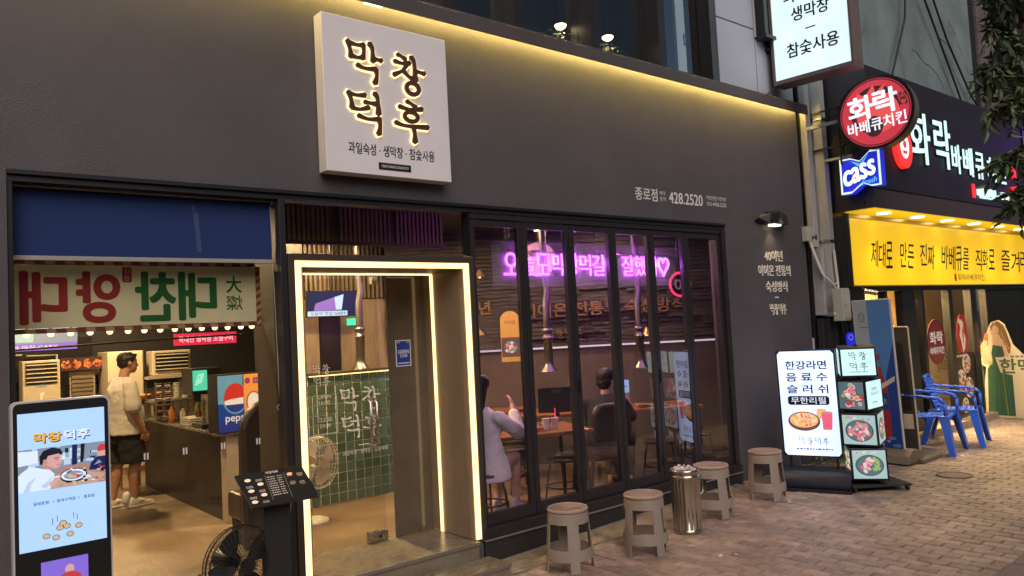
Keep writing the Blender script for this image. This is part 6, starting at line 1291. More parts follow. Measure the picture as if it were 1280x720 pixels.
for i in range(14): mb.ell(fr, rnd.uniform(.03, .39), rnd.uniform(.03, .2), rnd.uniform(.02, .05), rnd.uniform(.015, .03), d + .006 + i * .0001, None, rnd.choice(['beer_silver', 'beer_sky', 'beer_sky']), 9)
mb.obj('print', bb); mb = MB(); mb.loft([[V((9.02 + a, y, z)) for a, z in ((-.20, .02), (-.18, .10), (-.09, .155), (.06, .16), (.16, .12), (.21, .02))] for y in (-1.0, -.9, -.5, -.36)], 'base_grey', False); mb.obj('base', bb, fix=True)
mb = MB(); mb.box((9.05, -1.06, .002), (9.55, -.5, .05), 'base_grey'); mb.obj('foot', bb, bev=.01)
sb2 = thing('standing_board', 'dark rounded standing board with a pale outline behind the blue beer banner', 'board', (9.6, -.7, 0)); fr = F((9.62, -.42, .02), (.05, -1, 0), (-.05, 0, 1)); mb = MB(); mb.poly(fr, rrect(0, .36, .0, 1.52, .03), -.02, 0, 'card_cream'); mb.poly(fr, rrect(.012, .348, .01, 1.505, .025), .001, .003, 'fascia_brown'); mb.obj('panel', sb2); mb = MB(); 
for i in range(5): mb.quad(fr, .03, .20, .62 + i * .1, .69 + i * .1, .0045, 'hanok_green')
mb.poly(fr, [(.21, .5), (.32, .5), (.28, 1.3), (.1, 1.38), (.2, 1.2)], .0042, None, 'pillar_dark'); mb.quad(fr, .20, .32, .28, .46, .0045, 'card_cream'); mb.obj('print', sb2)
bb2 = thing('plastic_crate_bin', 'black square bin standing beside the blue chairs', 'bin', (9.44, -.56, 0)); mb = MB(); mb.box((9.34, -.66, .002), (9.54, -.46, .50), 'matte_black'); mb.obj('body', bb2, bev=.01); mb = MB(); mb.box((9.33, -.67, .502), (9.55, -.45, .54), 'black'); mb.obj('lid', bb2, bev=.01)
# standee of a woman with a beer bottle
sdn = thing('cardboard_standee', 'cardboard cut-out of a long-haired woman in a green dress holding a beer sign', 'standee', (13.2, -.6, 0)); fr = F((13.25, -.20, 0), (-.06, -1, 0)); S_ = 1.0
out = [(.05, .02), (.95, .02), (.95, .95), (.62, .98), (.50, 1.12), (.44, 1.32), (.40, 1.44), (.32, 1.50), (.22, 1.47), (.17, 1.38), (.13, 1.26), (.10, 1.18), (.04, 1.10), (.06, .96), (.02, .88), (.04, .82), (.10, .78), (.06, .5)]
mb = MB(); mb.poly(fr, out, -.012, 0, 'card_cream'); mb.obj('board', sdn); mb = MB(); d = .0012
mb.poly(fr, [(.08, .05), (.46, .05), (.46, .80), (.40, .95), (.36, 1.12), (.22, 1.13), (.19, 1.0), (.20, .88), (.12, .75)], d, None, 'standee_green'); mb.poly(fr, [(.20, 1.40), (.24, 1.46), (.32, 1.48), (.39, 1.42), (.43, 1.30), (.47, 1.12), (.45, .98), (.40, 1.02), (.36, 1.2), (.22, 1.3)], d + .0005, None, 'standee_hair')
mb.ell(fr, .255, 1.34, .060, .078, d + .001, None, 'standee_skin', 20, -.2); mb.poly(fr, [(.22, 1.28), (.32, 1.28), (.37, 1.14), (.34, 1.10), (.22, 1.12)], d + .0012, None, 'standee_skin'); mb.poly(fr, [(.34, 1.14), (.40, 1.12), (.43, .96), (.40, .84), (.36, .86), (.37, 1.0)], d + .0014, None, 'standee_skin')
mb.poly(fr, [(.05, 1.12), (.10, 1.20), (.15, 1.18), (.11, 1.02), (.13, .90), (.20, .86), (.19, .82), (.08, .83), (.04, .98)], d + .0014, None, 'standee_skin'); mb.poly(fr, [(.06, 1.08), (.12, 1.30), (.17, 1.30), (.15, 1.12)], d + .001, None, 'food_red')
for x0, w0, m0 in ((.15, .03, 'hanok_green'), (.24, .02, 'hanok_green'), (.31, .035, 'hanok_green'), (.40, .025, 'hanok_green'), (.35, .015, 'bottle_green')): mb.poly(fr, [(x0, .06), (x0 + w0, .06), (x0 * .6 + .115 + w0 * .5, .74), (x0 * .6 + .115, .74)], d + .0003, None, m0)
for x0 in (.36, .39, .42): mb.poly(fr, [(x0 - .10, 1.46 - (x0 - .36)), (x0 - .085, 1.46 - (x0 - .36)), (x0 + .03, 1.05), (x0 + .015, 1.05)], d + .0008, None, 'brass')
mb.poly(fr, [(.205, 1.33), (.215, 1.40), (.25, 1.425), (.23, 1.37)], d + .0016, None, 'standee_hair'); mb.poly(fr, [(.25, 1.425), (.31, 1.41), (.335, 1.33), (.33, 1.27), (.35, 1.34), (.33, 1.44)], d + .0016, None, 'standee_hair')
for x0, x1 in ((.225, .245), (.27, .295)): mb.quad(fr, x0, x1, 1.352, 1.360, d + .002, 'standee_hair')
mb.quad(fr, .245, .275, 1.292, 1.300, d + .002, 'food_red')
mb.poly(fr, [(.24, .93), (.95, .98), (.95, .68), (.60, .63), (.30, .70)], d + .002, None, 'card_cream'); mb.text(fr, '한맥', .52, .80, .22, d + .003, 'hanok_green', w=.44, bold=.03); lines(mb, fr, .65, .945, 1, .4, .025, .03, d + .003, 'base_grey', rnd)
mb.poly(fr, [(.62, .03), (.90, .03), (.90, .40), (.82, .52), (.79, .66), (.73, .66), (.70, .52), (.62, .40)], d + .0035, None, 'bottle_green'); mb.quad(fr, .625, .895, .16, .42, d + .0042, 'hanok_green'); mb.quad(fr, .61, .91, .37, .43, d + .0048, 'card_cream'); mb.text(fr, 'HANMAC', .76, .32, .055, d + .005, 'card_cream', w=.25, bold=.03); mb.ell(fr, .76, .22, .05, .04, d + .005, None, 'bottle_green', 16); mb.quad(fr, .70, .82, .55, .60, d + .0045, 'card_cream'); mb.obj('print', sdn)
mb = MB(); mb.box((13.27, -.9, .0), (13.55, -.86, .5), 'card_cream'); mb.obj('strut', sdn)
# blue plastic armchairs
def armchair(label, x, y, rz):
    t = thing('plastic_armchair', label, 'chair', (0, 0, 0), 'blue plastic armchairs outside the amber shopfront'); m = 'blue_plastic'
    def cs(w0, y0, z0, thick): pass
    mb = MB(); rows = []
    for i in range(9):
        v = i / 8; yy = -.23 + .46 * v; w = .225 - .03 * v; rows.append([V((-w + 2 * w * j / 8, yy, .43 - .02 * math.sin(PI * j / 8) - .025 * v + (.012 if i == 0 else 0) * -1)) for j in range(9)])
    for i in range(8):
        for j in range(8): mb.add([rows[i][j], rows[i][j + 1], rows[i + 1][j + 1], rows[i + 1][j]], [(0, 1, 2, 3)], m, True)
    o = mb.obj('seat', t); md = o.modifiers.new('t', 'SOLIDIFY'); md.thickness = .014
    mb = MB(); bk = []
    for i in range(11):
        v = i / 10; z = .42 + .40 * v; w = (.20 + .05 * math.sin(v * 2.6)) * (1 if v < .75 else math.sqrt(max(.02, 1 - ((v - .75) / .27) ** 2))); bk.append([V((-w + 2 * w * j / 10, .22 + .10 * v - .05 * (abs(j - 5) / 5) ** 2, z)) for j in range(11)])
    for i in range(10):
        for j in range(10):
            if 3 <= i <= 5 and j in (3, 6): continue
            if i == 8 and j in (4, 5): continue
            mb.add([bk[i][j], bk[i][j + 1], bk[i + 1][j + 1], bk[i + 1][j]], [(0, 1, 2, 3)], m, True)
    o = mb.obj('backrest', t); md = o.modifiers.new('t', 'SOLIDIFY'); md.thickness = .014
    for s in (-1, 1):
        def strip(P, w):
            mb = MB(); L = []
            for (px, py_, pz) in P: L.append([V((px - w / 2, py_, pz)), V((px + w / 2, py_, pz))])
            for a, b in zip(L, L[1:]): mb.add([a[0], a[1], b[1], b[0]], [(0, 1, 2, 3)], m, True)
            return mb
        P = [(s * .245, .27, .68), (s * .27, .16, .665), (s * .285, .02, .655), (s * .285, -.12, .645), (s * .28, -.20, .63), (s * .275, -.245, .58), (s * .26, -.25, .44)]
        o = strip(P, .072).obj('armrest', t); md = o.modifiers.new('t', 'SOLIDIFY'); md.thickness = .024; md.offset = 0
        for yy, tx, ty in ((-.22, .29, -.30), (.20, .27, .33)):
            mb = MB(); a = V((s * .215, yy, .425)); b = V((s * tx, ty, .0))
            for k in range(6):
                pass
            rings = [[a.lerp(b, k / 5) + V((dx * (1.15 - .4 * k / 5), dy * (1.15 - .4 * k / 5), 0)) for dx, dy in ((-.042, -.036), (.042, -.036), (.042, -.016), (-.018, -.016), (-.018, .042), (-.042, .042))] for k in range(6)]
            if s > 0: rings = [[V((2 * a.lerp(b, k / 5).x - p.x, p.y, p.z)) for p in r] for k, r in enumerate(rings)]
            mb.loft(rings, m, False); mb.obj('leg', t, fix=True)
    t['label'] = label; return t
ch1 = armchair('blue plastic armchair on the left, nearer the black bin', 0, 0, 0)
ch1.location = (9.93, -.78, .005); ch1.rotation_euler = (0, 0, .14); ch1.scale = (1.05, 1.05, 1.05)
dup(ch1, (10.68, -.80, .005), .24, 'blue plastic armchair on the right, nearer the green standee')
# power cables over the plaster wall
for k, (P, lb) in enumerate(((((12.75, .2, 7.2), (12.55, .2, 6.3), (11.95, .2, 5.3), (11.9, .2, 4.7)), 'leftmost black cable down the grey-green plaster wall'), (((13.2, .2, 7.0), (13.9, .22, 6.2), (14.6, .24, 5.4), (15.0, .25, 4.7)), 'middle black cable slanting over the grey-green plaster wall'), (((13.55, .2, 7.1), (14.2, .22, 6.3), (15.1, .24, 5.5), (15.9, .1, 4.68)), 'right black cable slanting over the grey-green plaster wall'))):
    mb = MB(); mb.tube(P, .016, 'cable_black', 6); tag(mb.obj('power_cable'), lb, 'cable', 'cables down the plaster wall')
pv = thing('violet_sign', 'violet lit sign box half hidden behind the street tree leaves', 'sign', (14.2, -1, 3.6)); mb = MB(); mb.box((14.3, -1.5, 3.3), (14.4, -.73, 4.6), 'louvre'); mb.obj('frame', pv); mb = MB(); mb.box((14.285, -1.48, 3.33), (14.298, -.75, 4.57), 'violet_glow'); mb.obj('lit_face', pv)
# street tree at the kerb, leaves hanging into view
tr_ = thing('street_tree', 'street tree with drooping dark leaves hanging over the pavement at the right edge', 'tree', (8.35, -2.62, 0))
mb = MB(); mb.tube([(8.35, -2.62, -.05), (8.37, -2.60, .8), (8.40, -2.6, 1.8), (8.36, -2.58, 2.8), (8.42, -2.55, 4.2), (8.40, -2.5, 6.0)], [.12, .10, .09, .08, .06, .03], 'tree_bark', 10); trunk = mb.obj('trunk', tr_)
brn = [((8.36, -2.58, 3.0), (8.10, -2.50, 3.15), (7.86, -2.45, 2.98)), ((8.38, -2.57, 3.4), (8.05, -2.5, 3.65), (7.78, -2.42, 3.50)), ((8.40, -2.56, 3.9), (8.0, -2.5, 4.25), (7.66, -2.45, 4.25)), ((8.42, -2.55, 4.3), (8.05, -2.55, 4.7), (7.55, -2.5, 4.85)), ((8.36, -2.58, 2.8), (8.15, -2.55, 2.75), (8.0, -2.5, 2.6)), ((8.4, -2.55, 3.6), (8.7, -2.4, 4.0), (9.1, -2.3, 4.2)), ((8.4, -2.55, 4.0), (8.5, -2.9, 4.5), (8.6, -3.3, 4.8)), ((8.4, -2.56, 4.5), (8.05, -2.5, 5.0), (7.6, -2.55, 5.3)), ((8.36, -2.58, 3.7), (8.0, -2.45, 3.95), (7.8, -2.4, 3.85)), ((8.36, -2.58, 4.4), (7.95, -2.6, 4.6), (7.6, -2.6, 4.55))]
for B3 in brn: mb = MB(); mb.tube(B3, [.03, .018, .006], 'tree_bark', 7); mb.obj('limb', trunk)
mb = MB(); lfv = [(0, 0, 0), (.018, .03, .004), (.019, .06, .0), (.0, .115, -.012), (-.019, .06, .0), (-.018, .03, .004), (0, .05, -.006)]
lff = [(0, 1, 6), (1, 2, 6), (2, 3, 6), (3, 4, 6), (4, 5, 6), (5, 0, 6)]; mb.add(lfv, lff, 'leaf'); leaf_me = mb.mesh('leaf'); crown = MB(); rnd = random.Random(31); nl = 0
def leaf_at(c, dr):
    global nl
    s = rnd.uniform(.75, 1.45); q_ = dr.to_track_quat('Y', 'Z') @ Quaternion((0, 1, 0), rnd.uniform(0, 6.28)); M_ = Matrix.Translation(c) @ q_.to_matrix().to_4x4() @ Matrix.Scale(s, 4)
    if nl < 290 and c.x < 8.2 and rnd.random() < .45: o = bpy.data.objects.new('leaf', leaf_me); COL.objects.link(o); o.parent = tr_; o.matrix_parent_inverse = tr_.matrix_basis.inverted(); o.matrix_basis = M_; nl += 1
    else: crown.add([M_ @ V(p) for p in lfv], lff, 'leaf_mass')
for B3 in brn:
    for t in range(21):
        u = .25 + .75 * t / 25; a, b, c = [V(p) for p in B3]; p = a.lerp(b, min(1, u * 2)) if u < .5 else b.lerp(c, u * 2 - 1)
        tw = V((rnd.gauss(0, 1), rnd.gauss(0, 1), rnd.gauss(-.3, .6))).normalized() * rnd.uniform(.08, .24)
        crown.tube([p, p + tw * .5 - V((0, 0, .02)), p + tw - V((0, 0, .10))], [.004, .003, .0015], 'tree_bark', 4, caps=False)
        for k in range(7):
            e = p + tw * (k / 6) + V((0, 0, -.10 * (k / 6) ** 2)); leaf_at(e, (tw.normalized() + V((rnd.gauss(0, .8), rnd.gauss(0, .8), -.7 + rnd.gauss(0, .4)))).normalized())
crown.obj('crown', tr_)['kind'] = 'stuff'

# ================================================================== across the street: what the glass mirrors
op = thing('opposite_building', 'dark building with lit shop windows across the street, mirrored in the restaurant glass', 'building', (8, -15, 0))
mb = MB(); mb.box((-25, -17, -.2), (45, -15, 5.6), 'fascia_brown'); mb.obj('wall', op); rnd = random.Random(77)
x = -24
while x < 43:
    w = rnd.uniform(1.6, 3.6); m = rnd.choice(['lit_amber', 'lit_amber', 'lit_cream', 'sign_white', 'lit_mint', 'room_shade']); mb = MB(); mb.box((x, -15.03, .5), (x + w, -15.002, 2.5), m); wq = mb.obj('window', op)
    mb = MB(); mb.box((x + w / 2 - .04, -14.99, .5), (x + w / 2 + .04, -14.95, 2.5), 'black'); mb.box((x, -14.99, 1.9), (x + w, -14.955, 1.96), 'black'); mb.obj('mullion', wq)
    if rnd.random() < .75: mb = MB(); mb.box((x + .1, -15.15, 2.8), (x + w - .1, -15.002, 3.5), rnd.choice(['sign_white', 'channel_red', 'lit_amber', 'brand_blue', 'yellow_print', 'sign_white'])); mb.obj('sign_panel', op)
    x += w + rnd.uniform(.3, 1.4)
# scraps on the pavement
for k, (x, y, a, s_, lb) in enumerate(((4.95, -1.28, .3, .022, 'small white paper scrap on the pavement in front of the steel bin'), (5.05, -1.35, 1.3, .016, 'tiny white paper scrap nearest the kerb in front of the bin'), (6.62, -.86, .8, .02, 'white scrap on the bricks below the stool beside the lit signboard'), (9.75, -1.2, .4, .03, 'white paper scrap on the bricks before the blue armchairs'))):
    mb = MB(); f0 = F((x, y, gz(x) + .006), (math.cos(a), math.sin(a), .1), (-math.sin(a), math.cos(a), .12)); mb.poly(f0, [(-s_, -s_ * .5), (s_ * .8, -s_ * .6), (s_, s_ * .4), (-s_ * .2, s_ * .7), (-s_ * .9, s_ * .3)], 0, .002, 'paper_white'); tag(mb.obj('paper_scrap'), lb, 'litter', 'scraps on the pavement')
# ================================================================== people
FOLD = bpy.data.textures.new('folds', 'CLOUDS'); FOLD.noise_scale = .07; FOLD.noise_depth = 2
STRAND = bpy.data.textures.new('strands', 'CLOUDS'); STRAND.noise_scale = .018; STRAND.noise_depth = 2
def finish_body(mb, name, parent, vox=.010, sm=4, bump=None):
    o = mb.obj(name, parent); md = o.modifiers.new('remesh', 'REMESH'); md.mode = 'VOXEL'; md.voxel_size = vox; md.use_smooth_shade = True
    s = o.modifiers.new('smooth', 'SMOOTH'); s.iterations = sm; s.factor = .5
    if name in ('t_shirt', 'shorts', 'blouse', 'clothes', 'shirt', 'hair'):
        q_ = o.modifiers.new('folds', 'DISPLACE'); q_.texture = STRAND if name == 'hair' else FOLD; q_.texture_coords = 'LOCAL'; q_.strength = .014 if name == 'hair' else .016; q_.mid_level = .5
    return o
def ringp(c, ax, ay, rx, ry, n=20): return [c + ax * (rx * math.cos(2 * PI * i / n)) + ay * (ry * math.sin(2 * PI * i / n)) for i in range(n)]
def head(mb, c, f, up, h, m):
    """c: centre of the head, f: facing, h: head height"""
    l = up.cross(f).normalized(); k = h / .23; M3 = Matrix((f, l, up)).transposed()
    mb.sph(c + up * .025 * k, (.095 * k, .075 * k, .095 * k), m, 16, 10, M3); mb.sph(c + f * .022 * k - up * .035 * k, (.068 * k, .060 * k, .075 * k), m, 14, 8, M3)
    mb.sph(c + f * .055 * k - up * .088 * k, (.030 * k, .032 * k, .022 * k), m, 12, 6, M3)
    mb.cap(c + f * .088 * k + up * .012 * k, .008 * k, c + f * .108 * k - up * .028 * k, .012 * k, m, 8); mb.sph(c + f * .088 * k - up * .058 * k, (.014 * k, .024 * k, .009 * k), m, 10, 6, M3); mb.sph(c + f * .086 * k - up * .070 * k, (.014 * k, .022 * k, .008 * k), m, 10, 6, M3)
    mb.sph(c + f * .080 * k + up * .030 * k, (.018 * k, .052 * k, .010 * k), m, 10, 6, M3)
    for s in (-1, 1): mb.sph(c + l * s * .077 * k - f * .008 * k - up * .005 * k, (.018 * k, .009 * k, .032 * k), m, 10, 6, M3)
def hand(mb, wrist, d, palm_n, m, k=1.0, curl=.5):
    d = d.normalized(); side = d.cross(palm_n).normalized()
    pc = wrist + d * .045 * k; mb.sph(pc, (.045 * k, .040 * k, .016 * k), m, 12, 7, Matrix((d, side, palm_n)).transposed())
    for i, (o, L) in enumerate(((-.030, .062), (-.010, .072), (.010, .068), (.029, .054))):
        b = wrist + d * .082 * k + side * o * k; j1 = b + (d * math.cos(curl * .6) + palm_n * math.sin(curl * .6)) * L * .5 * k; j2 = j1 + (d * math.cos(curl * 1.6) + palm_n * math.sin(curl * 1.6)) * L * .5 * k
        mb.cap(b - d * .02 * k, .0105 * k, j1, .0095 * k, m, 8); mb.cap(j1, .0095 * k, j2, .0080 * k, m, 8)
    b = wrist + d * .025 * k - side * .032 * k; j = b + (d * .7 - side * .6 + palm_n * .3).normalized() * .035 * k; mb.cap(b, .013 * k, j, .011 * k, m, 8); mb.cap(j, .011 * k, j + (d + palm_n * .35).normalized() * .030 * k, .009 * k, m, 8)
# ---- the standing man
O = V((2.03, 4.02, .102)); f = V((.985, .17, 0)).normalized(); l = V((-f.y, f.x, 0)); up = V((0, 0, 1))
def pt(a, b, z): return O + f * a + l * b + up * z
man = thing('person', 'man in a loose white t-shirt and black shorts standing by the counter', 'person', O)
mb = MB(); m = 'skin'
head(mb, pt(.035, 0, 1.498), (f + l * .0 - up * .06).normalized(), up, .225, m); mb.cap(pt(-.015, 0, 1.32), .056, pt(.012, 0, 1.44), .052, m, 14)
mb.loft([ringp(pt(a, 0, z), f, l, rx, ry) for a, z, rx, ry in ((-.01, .80, .10, .155), (0, .90, .115, .165), (.01, 1.02, .12, .155), (0, 1.16, .115, .165), (-.01, 1.26, .095, .16), (-.02, 1.32, .06, .09))], m)
for s, kx, ax in ((-1, .045, .09), (1, -.06, -.07)):
    mb.cap(pt(.0, s * .085, .84), .088, pt(kx + .01, s * .085, .45), .058, m, 14); mb.cap(pt(kx + .005, s * .085, .46), .056, pt(kx - .015, s * .085, .32), .058, m, 14); mb.cap(pt(kx - .015, s * .085, .32), .056, pt(ax - .05, s * .085, .08), .034, m, 14); mb.cap(pt(ax - .05, s * .085, .05), .036, pt(ax + .10, s * .09, .03), .030, m, 12)
def arm(mb, sh, el, wr, m, r=(.052, .042, .040, .028)): mb.cap(sh, r[0], el, r[1], m, 12); mb.cap(el, r[2], wr, r[3], m, 12)
R_sh, R_el, R_wr = pt(-.02, -.185, 1.265), pt(-.01, -.225, .995), pt(.10, -.20, .78); L_sh, L_el, L_wr = pt(-.02, .185, 1.265), pt(-.04, .225, 1.0), pt(.05, .22, .78)
arm(mb, R_sh, R_el, R_wr, m); arm(mb, L_sh, L_el, L_wr, m); hand(mb, R_wr, (R_wr - R_el), l, m, 1.0, .7); hand(mb, L_wr, (L_wr - L_el), -l, m, 1.0, .7)
finish_body(mb, 'body', man, .0085, 3)
mb = MB(); m = 'shirt_white'
mb.loft([ringp(pt(a, 0, z), f, l, rx, ry, 28) for a, z, rx, ry in ((-.005, .755, .172, .205), (.0, .80, .174, .207), (.010, .95, .172, .202), (-.01, 1.10, .156, .198), (-.03, 1.22, .134, .194), (-.025, 1.29, .098, .172), (-.022, 1.335, .072, .105), (-.012, 1.355, .062, .066))], m)
for sh, el in ((R_sh, R_el), (L_sh, L_el)): mb.cap(sh + up * .005, .070, sh.lerp(el, .80), .083, m, 14)
o = finish_body(mb, 't_shirt', man, .011, 5)
mb = MB(); m = 'shorts_black'
mb.loft([ringp(pt(0, 0, z), f, l, rx, ry, 24) for z, rx, ry in ((.66, .135, .17), (.74, .142, .178), (.84, .142, .18), (.88, .135, .175))], m)
for s, kx in ((-1, .04), (1, -.05)): mb.loft([ringp(pt(kx * t, s * .088, z), f, l, r1, r2, 20) for t, z, r1, r2 in ((0, .80, .125, .092), (.4, .66, .128, .095), (.8, .52, .128, .097), (1, .455, .127, .098))], m)
finish_body(mb, 'shorts', man, .011, 4)
mb = MB(); hc = pt(.035, 0, 1.498); M3 = Matrix((f, l, up)).transposed(); mb.sph(hc + up * .040 - f * .012, (.098, .083, .086), 'hair', 18, 10, M3); mb.sph(hc - f * .045 + up * .0, (.058, .074, .062), 'hair', 14, 8, M3); mb.sph(hc + f * .058 + up * .078, (.035, .06, .028), 'hair', 12, 7, M3); finish_body(mb, 'hair', man, .008, 2)
for s, ax in ((-1, .09), (1, -.07)):
    mb = MB(); c = pt(ax - .05, s * .088, 0); q = lambda a, b, z: c + f * a + l * b + up * z
    mb.loft([[q(a, -w, .0), q(a, w, .0), q(a, w * 1.03, h * .45), q(a, w * .7, h), q(a, -w * .7, h), q(a, -w * 1.03, h * .45)] for a, w, h in ((-.075, .026, .055), (-.06, .040, .10), (-.01, .044, .115), (.05, .046, .085), (.11, .050, .062), (.16, .045, .052), (.19, .022, .038))], 'shoe'); o = mb.obj('shoe', man, fix=True); o.modifiers.new('s', 'SUBSURF').render_levels = 2
    mb = MB(); mb.fbox(F(c, f, l), -.076, .185, -.050, .050, -.001, .022, 'plate'); mb.obj('sole', o, bev=.008)
    mb = MB(); mb.poly(F(q(.01, -.0495, .03), f, up), [(0, .02), (.03, .012), (.09, .04), (.03, .028)], 0, .003, 'grey_ink'); mb.obj('side_mark', o)
mb = MB(); mb.cap(pt(-.05, -.085, .07), .037, pt(-.045, -.085, .13), .038, 'paper_white', 12); mb.obj('sock', man)
# ---- the woman by the folding doors
O = V((4.06, .44, .102)); f = V((.93, .36, 0)).normalized(); l = V((-f.y, f.x, 0))
wo = thing('person', 'woman in a white blouse sitting behind the first folding door, one arm raised', 'person', O)
mb = MB(); m = 'skin_pale'
head(mb, pt(-.03, .0, 1.165), f, up, .21, m); mb.cap(pt(-.05, 0, .98), .044, pt(-.04, 0, 1.10), .042, m)
mb.loft([ringp(pt(a, 0, z), f, l, rx, ry) for a, z, rx, ry in ((.0, .45, .10, .155), (.0, .52, .12, .165), (-.02, .66, .09, .125), (-.03, .80, .09, .135), (-.045, .92, .075, .14), (-.05, .98, .05, .08))], m)
for s, kx, kz, ax in ((-1, .36, .50, .30), (1, .38, .52, .20)): mb.cap(pt(.02, s * .09, .48), .082, pt(kx, s * .08, kz), .056, m, 14); mb.cap(pt(kx, s * .08, kz), .053, pt(kx + (ax - .3) * .5 + .0, s * .075, .30), .050, m, 14); mb.cap(pt(kx + (ax - .3) * .5, s * .075, .30), .049, pt(ax + .08, s * .07, .09), .033, m, 14); mb.cap(pt(ax + .06, s * .07, .05), .034, pt(ax + .22, s * .075, .03), .026, m, 12)
R_sh, R_el, R_wr = pt(-.04, -.165, .90), pt(.20, -.22, .75), pt(.33, -.10, .965); L_sh, L_el, L_wr = pt(-.04, .165, .90), pt(.10, .2, .70), pt(.32, .12, .73)
arm(mb, R_sh, R_el, R_wr, m, (.044, .036, .034, .023)); arm(mb, L_sh, L_el, L_wr, m, (.044, .036, .034, .023)); hand(mb, R_wr, (R_wr - R_el), l, m, .88, .9); hand(mb, L_wr, (L_wr - L_el), -up, m, .88, .6)
finish_body(mb, 'body', wo, .0085, 3)
mb = MB(); m = 'blouse'
mb.loft([ringp(pt(a, 0, z), f, l, rx, ry, 26) for a, z, rx, ry in ((.02, .36, .20, .21), (.02, .46, .19, .20), (.0, .55, .155, .185), (-.02, .70, .125, .16), (-.035, .84, .120, .165), (-.045, .93, .095, .160), (-.05, .99, .06, .075))], m)
for sh, el, wr in ((R_sh, R_el, R_wr), (L_sh, L_el, L_wr)): mb.cap(sh, .064, el, .066, m, 14); mb.cap(el, .066, el.lerp(wr, .66), .050, m, 14)
finish_body(mb, 'blouse', wo, .011, 5)
mb = MB(); hc = pt(-.03, 0, 1.165); M3 = Matrix((f, l, up)).transposed(); mb.sph(hc + up * .03 - f * .018, (.100, .086, .092), 'hair', 16, 10, M3); mb.cap(hc - f * .05, .085, hc - f * .07 - up * .22, .06, 'hair', 14); finish_body(mb, 'hair', wo, .01, 3)
for s, ax in ((-1, .36), (1, .26)):
    mb = MB(); c = pt(ax, s * .073, 0); q = lambda a, b, z: c + f * a + l * b + up * z
    mb.loft([[q(a, -w, .0), q(a, w, .0), q(a, w * 1.03, h * .45), q(a, w * .7, h), q(a, -w * .7, h), q(a, -w * 1.03, h * .45)] for a, w, h in ((-.075, .026, .10), (-.06, .042, .155), (-.01, .044, .15), (.05, .046, .10), (.11, .048, .07), (.16, .042, .055), (.185, .02, .04))], 'shoe'); o = mb.obj('shoe', wo, fix=True); o.modifiers.new('s', 'SUBSURF').render_levels = 2
    mb = MB(); mb.fbox(F(c, f, l), -.076, .18, -.048, .048, -.001, .024, 'plate'); mb.obj('sole', o, bev=.008)
# ---- the person holding up a phone
O = V((5.66, .52, .102)); f = V((.80, .35, 0)).normalized(); l = V((-f.y, f.x, 0))
ph = thing('person', 'person in dark clothes sitting at a table and holding up a phone', 'person', O)
mb = MB(); m = 'skin_pale'
head(mb, pt(.03, .0, 1.09), f, up, .21, m); mb.cap(pt(-.01, 0, .93), .046, pt(.01, 0, 1.03), .044, m)
mb.loft([ringp(pt(a, 0, z), f, l, rx, ry) for a, z, rx, ry in ((-.08, .42, .11, .17), (-.06, .52, .12, .17), (-.04, .66, .10, .15), (-.02, .80, .10, .16), (-.01, .88, .08, .16), (-.01, .93, .05, .08))], m)
for s in (-1, 1): mb.cap(pt(-.06, s * .09, .45), .085, pt(.36, s * .10, .47), .058, m, 12); mb.cap(pt(.36, s * .10, .46), .054, pt(.30, s * .10, .07), .036, m, 12); mb.cap(pt(.30, s * .10, .04), .034, pt(.44, s * .1, .03), .028, m, 10)
R_sh, R_el, R_wr = pt(-.01, -.18, .85), pt(.19, -.20, .70), pt(.22, -.15, .90); L_sh, L_el, L_wr = pt(-.01, .18, .85), pt(.12, .22, .62), pt(.32, .16, .72)
arm(mb, R_sh, R_el, R_wr, m, (.048, .040, .036, .026)); arm(mb, L_sh, L_el, L_wr, m, (.048, .040, .036, .026)); hand(mb, R_wr, (R_wr - R_el), -f, m, .95, .9); hand(mb, L_wr, (L_wr - L_el), -up, m, .95, .6)
finish_body(mb, 'body', ph, .0095, 3)
mb = MB(); m = 'shirt_dark'
mb.loft([ringp(pt(a, 0, z), f, l, rx, ry, 24) for a, z, rx, ry in ((-.08, .40, .14, .20), (-.06, .55, .14, .19), (-.04, .70, .13, .185), (-.02, .82, .12, .185), (-.01, .90, .09, .16), (-.005, .95, .06, .075))], m)
for sh, el in ((R_sh, R_el), (L_sh, L_el)): mb.cap(sh, .068, sh.lerp(el, .95), .060, m, 14)
for s in (-1, 1): mb.cap(pt(-.06, s * .09, .45), .098, pt(.36, s * .10, .47), .072, m, 12); mb.cap(pt(.36, s * .10, .46), .07, pt(.31, s * .10, .12), .055, m, 12)
finish_body(mb, 'clothes', ph, .012, 4)
mb = MB(); hc = pt(.03, 0, 1.09); M3 = Matrix((f, l, up)).transposed(); mb.sph(hc + up * .035 - f * .014, (.100, .086, .090), 'hair', 16, 10, M3); mb.sph(hc - f * .05 - up * .02, (.06, .078, .085), 'hair', 14, 8, M3); finish_body(mb, 'hair', ph, .009, 2)
pc = R_wr + up * .10 + f * .02 + l * -.0
phn = thing('mobile_phone', 'lit mobile phone held up by the seated person in dark clothes', 'phone', pc); fr = F(pc - f * .03, V((.80, -.60, 0)), (0, 0, 1)); mb = MB(); mb.poly(fr, rrect(-.036, .036, -.07, .075, .01), -.009, 0, 'black'); mb.obj('body', phn); mb = MB(); mb.poly(fr, rrect(-.032, .032, -.064, .069, .006), .001, None, 'phone_screen'); mb.obj('screen', phn)
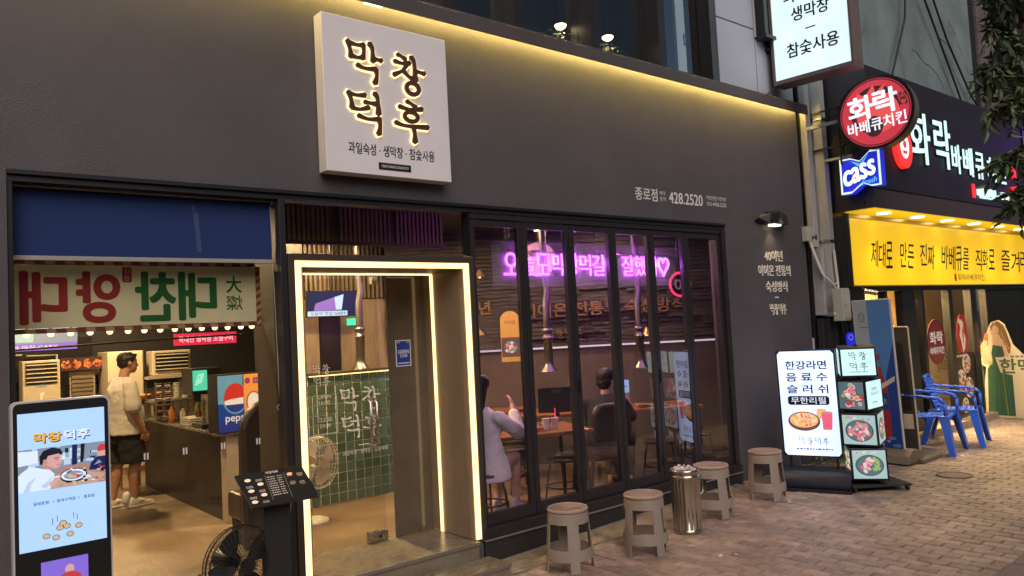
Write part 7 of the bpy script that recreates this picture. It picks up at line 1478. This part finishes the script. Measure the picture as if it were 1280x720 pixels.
# ---- a seated guest mostly hidden by the kiosk
O = V((1.72, 4.75, .102)); f = V((-.9, .3, 0)).normalized(); l = V((-f.y, f.x, 0))
gs = thing('person', 'guest in a white top leaning forward, mostly hidden behind the kiosk', 'person', O)
mb = MB(); m = 'skin'; head(mb, pt(.28, 0, .90), f, up, .21, m); mb.cap(pt(.16, 0, .86), .05, pt(.24, 0, .88), .046, m)
mb.loft([ringp(pt(a, 0, z), f, l, rx, ry) for a, z, rx, ry in ((-.1, .42, .11, .17), (-.1, .55, .12, .17), (-.04, .72, .10, .16), (.08, .84, .08, .16), (.16, .86, .05, .08))], m)
for s in (-1, 1): mb.cap(pt(-.08, s * .09, .46), .085, pt(.34, s * .10, .47), .058, m, 12); mb.cap(pt(.34, s * .10, .46), .054, pt(.28, s * .10, .06), .036, m, 12); a_, b_, c_ = pt(.08, s * .18, .80), pt(.22, s * .2, .60), pt(.40, s * .1, .66); arm(mb, a_, b_, c_, m); hand(mb, c_, c_ - b_, -up, m, .9, .6)
finish_body(mb, 'body', gs, .011, 3)
mb = MB(); mb.loft([ringp(pt(a, 0, z), f, l, rx, ry, 22) for a, z, rx, ry in ((-.1, .40, .15, .20), (-.1, .58, .145, .19), (-.05, .76, .13, .185), (.07, .88, .10, .18), (.15, .89, .06, .08))], 'shirt_white')
for s in (-1, 1): mb.cap(pt(.07, s * .17, .81), .075, pt(.20, s * .2, .62), .065, 'shirt_white')
finish_body(mb, 'shirt', gs, .012, 4)
mb = MB(); mb.sph(pt(.27, 0, .94), (.10, .085, .085), 'hair', 14, 8); mb.obj('hair', gs)
gt = thing('dining_chair', 'black chair under the guest hidden behind the kiosk', 'chair', O); mb = MB(); fr = F(pt(-.12, 0, .36), f, l); mb.fbox(fr, -.2, .22, -.22, .22, -.03, .0, 'leather'); mb.obj('seat', gt)
for a in (-.18, .2):
    for b in (-.19, .19): mb = MB(); mb.cyl(fr.p(a, b, -.03), fr.p(a, b, -.359), .014, 'black'); mb.obj('leg', gt)
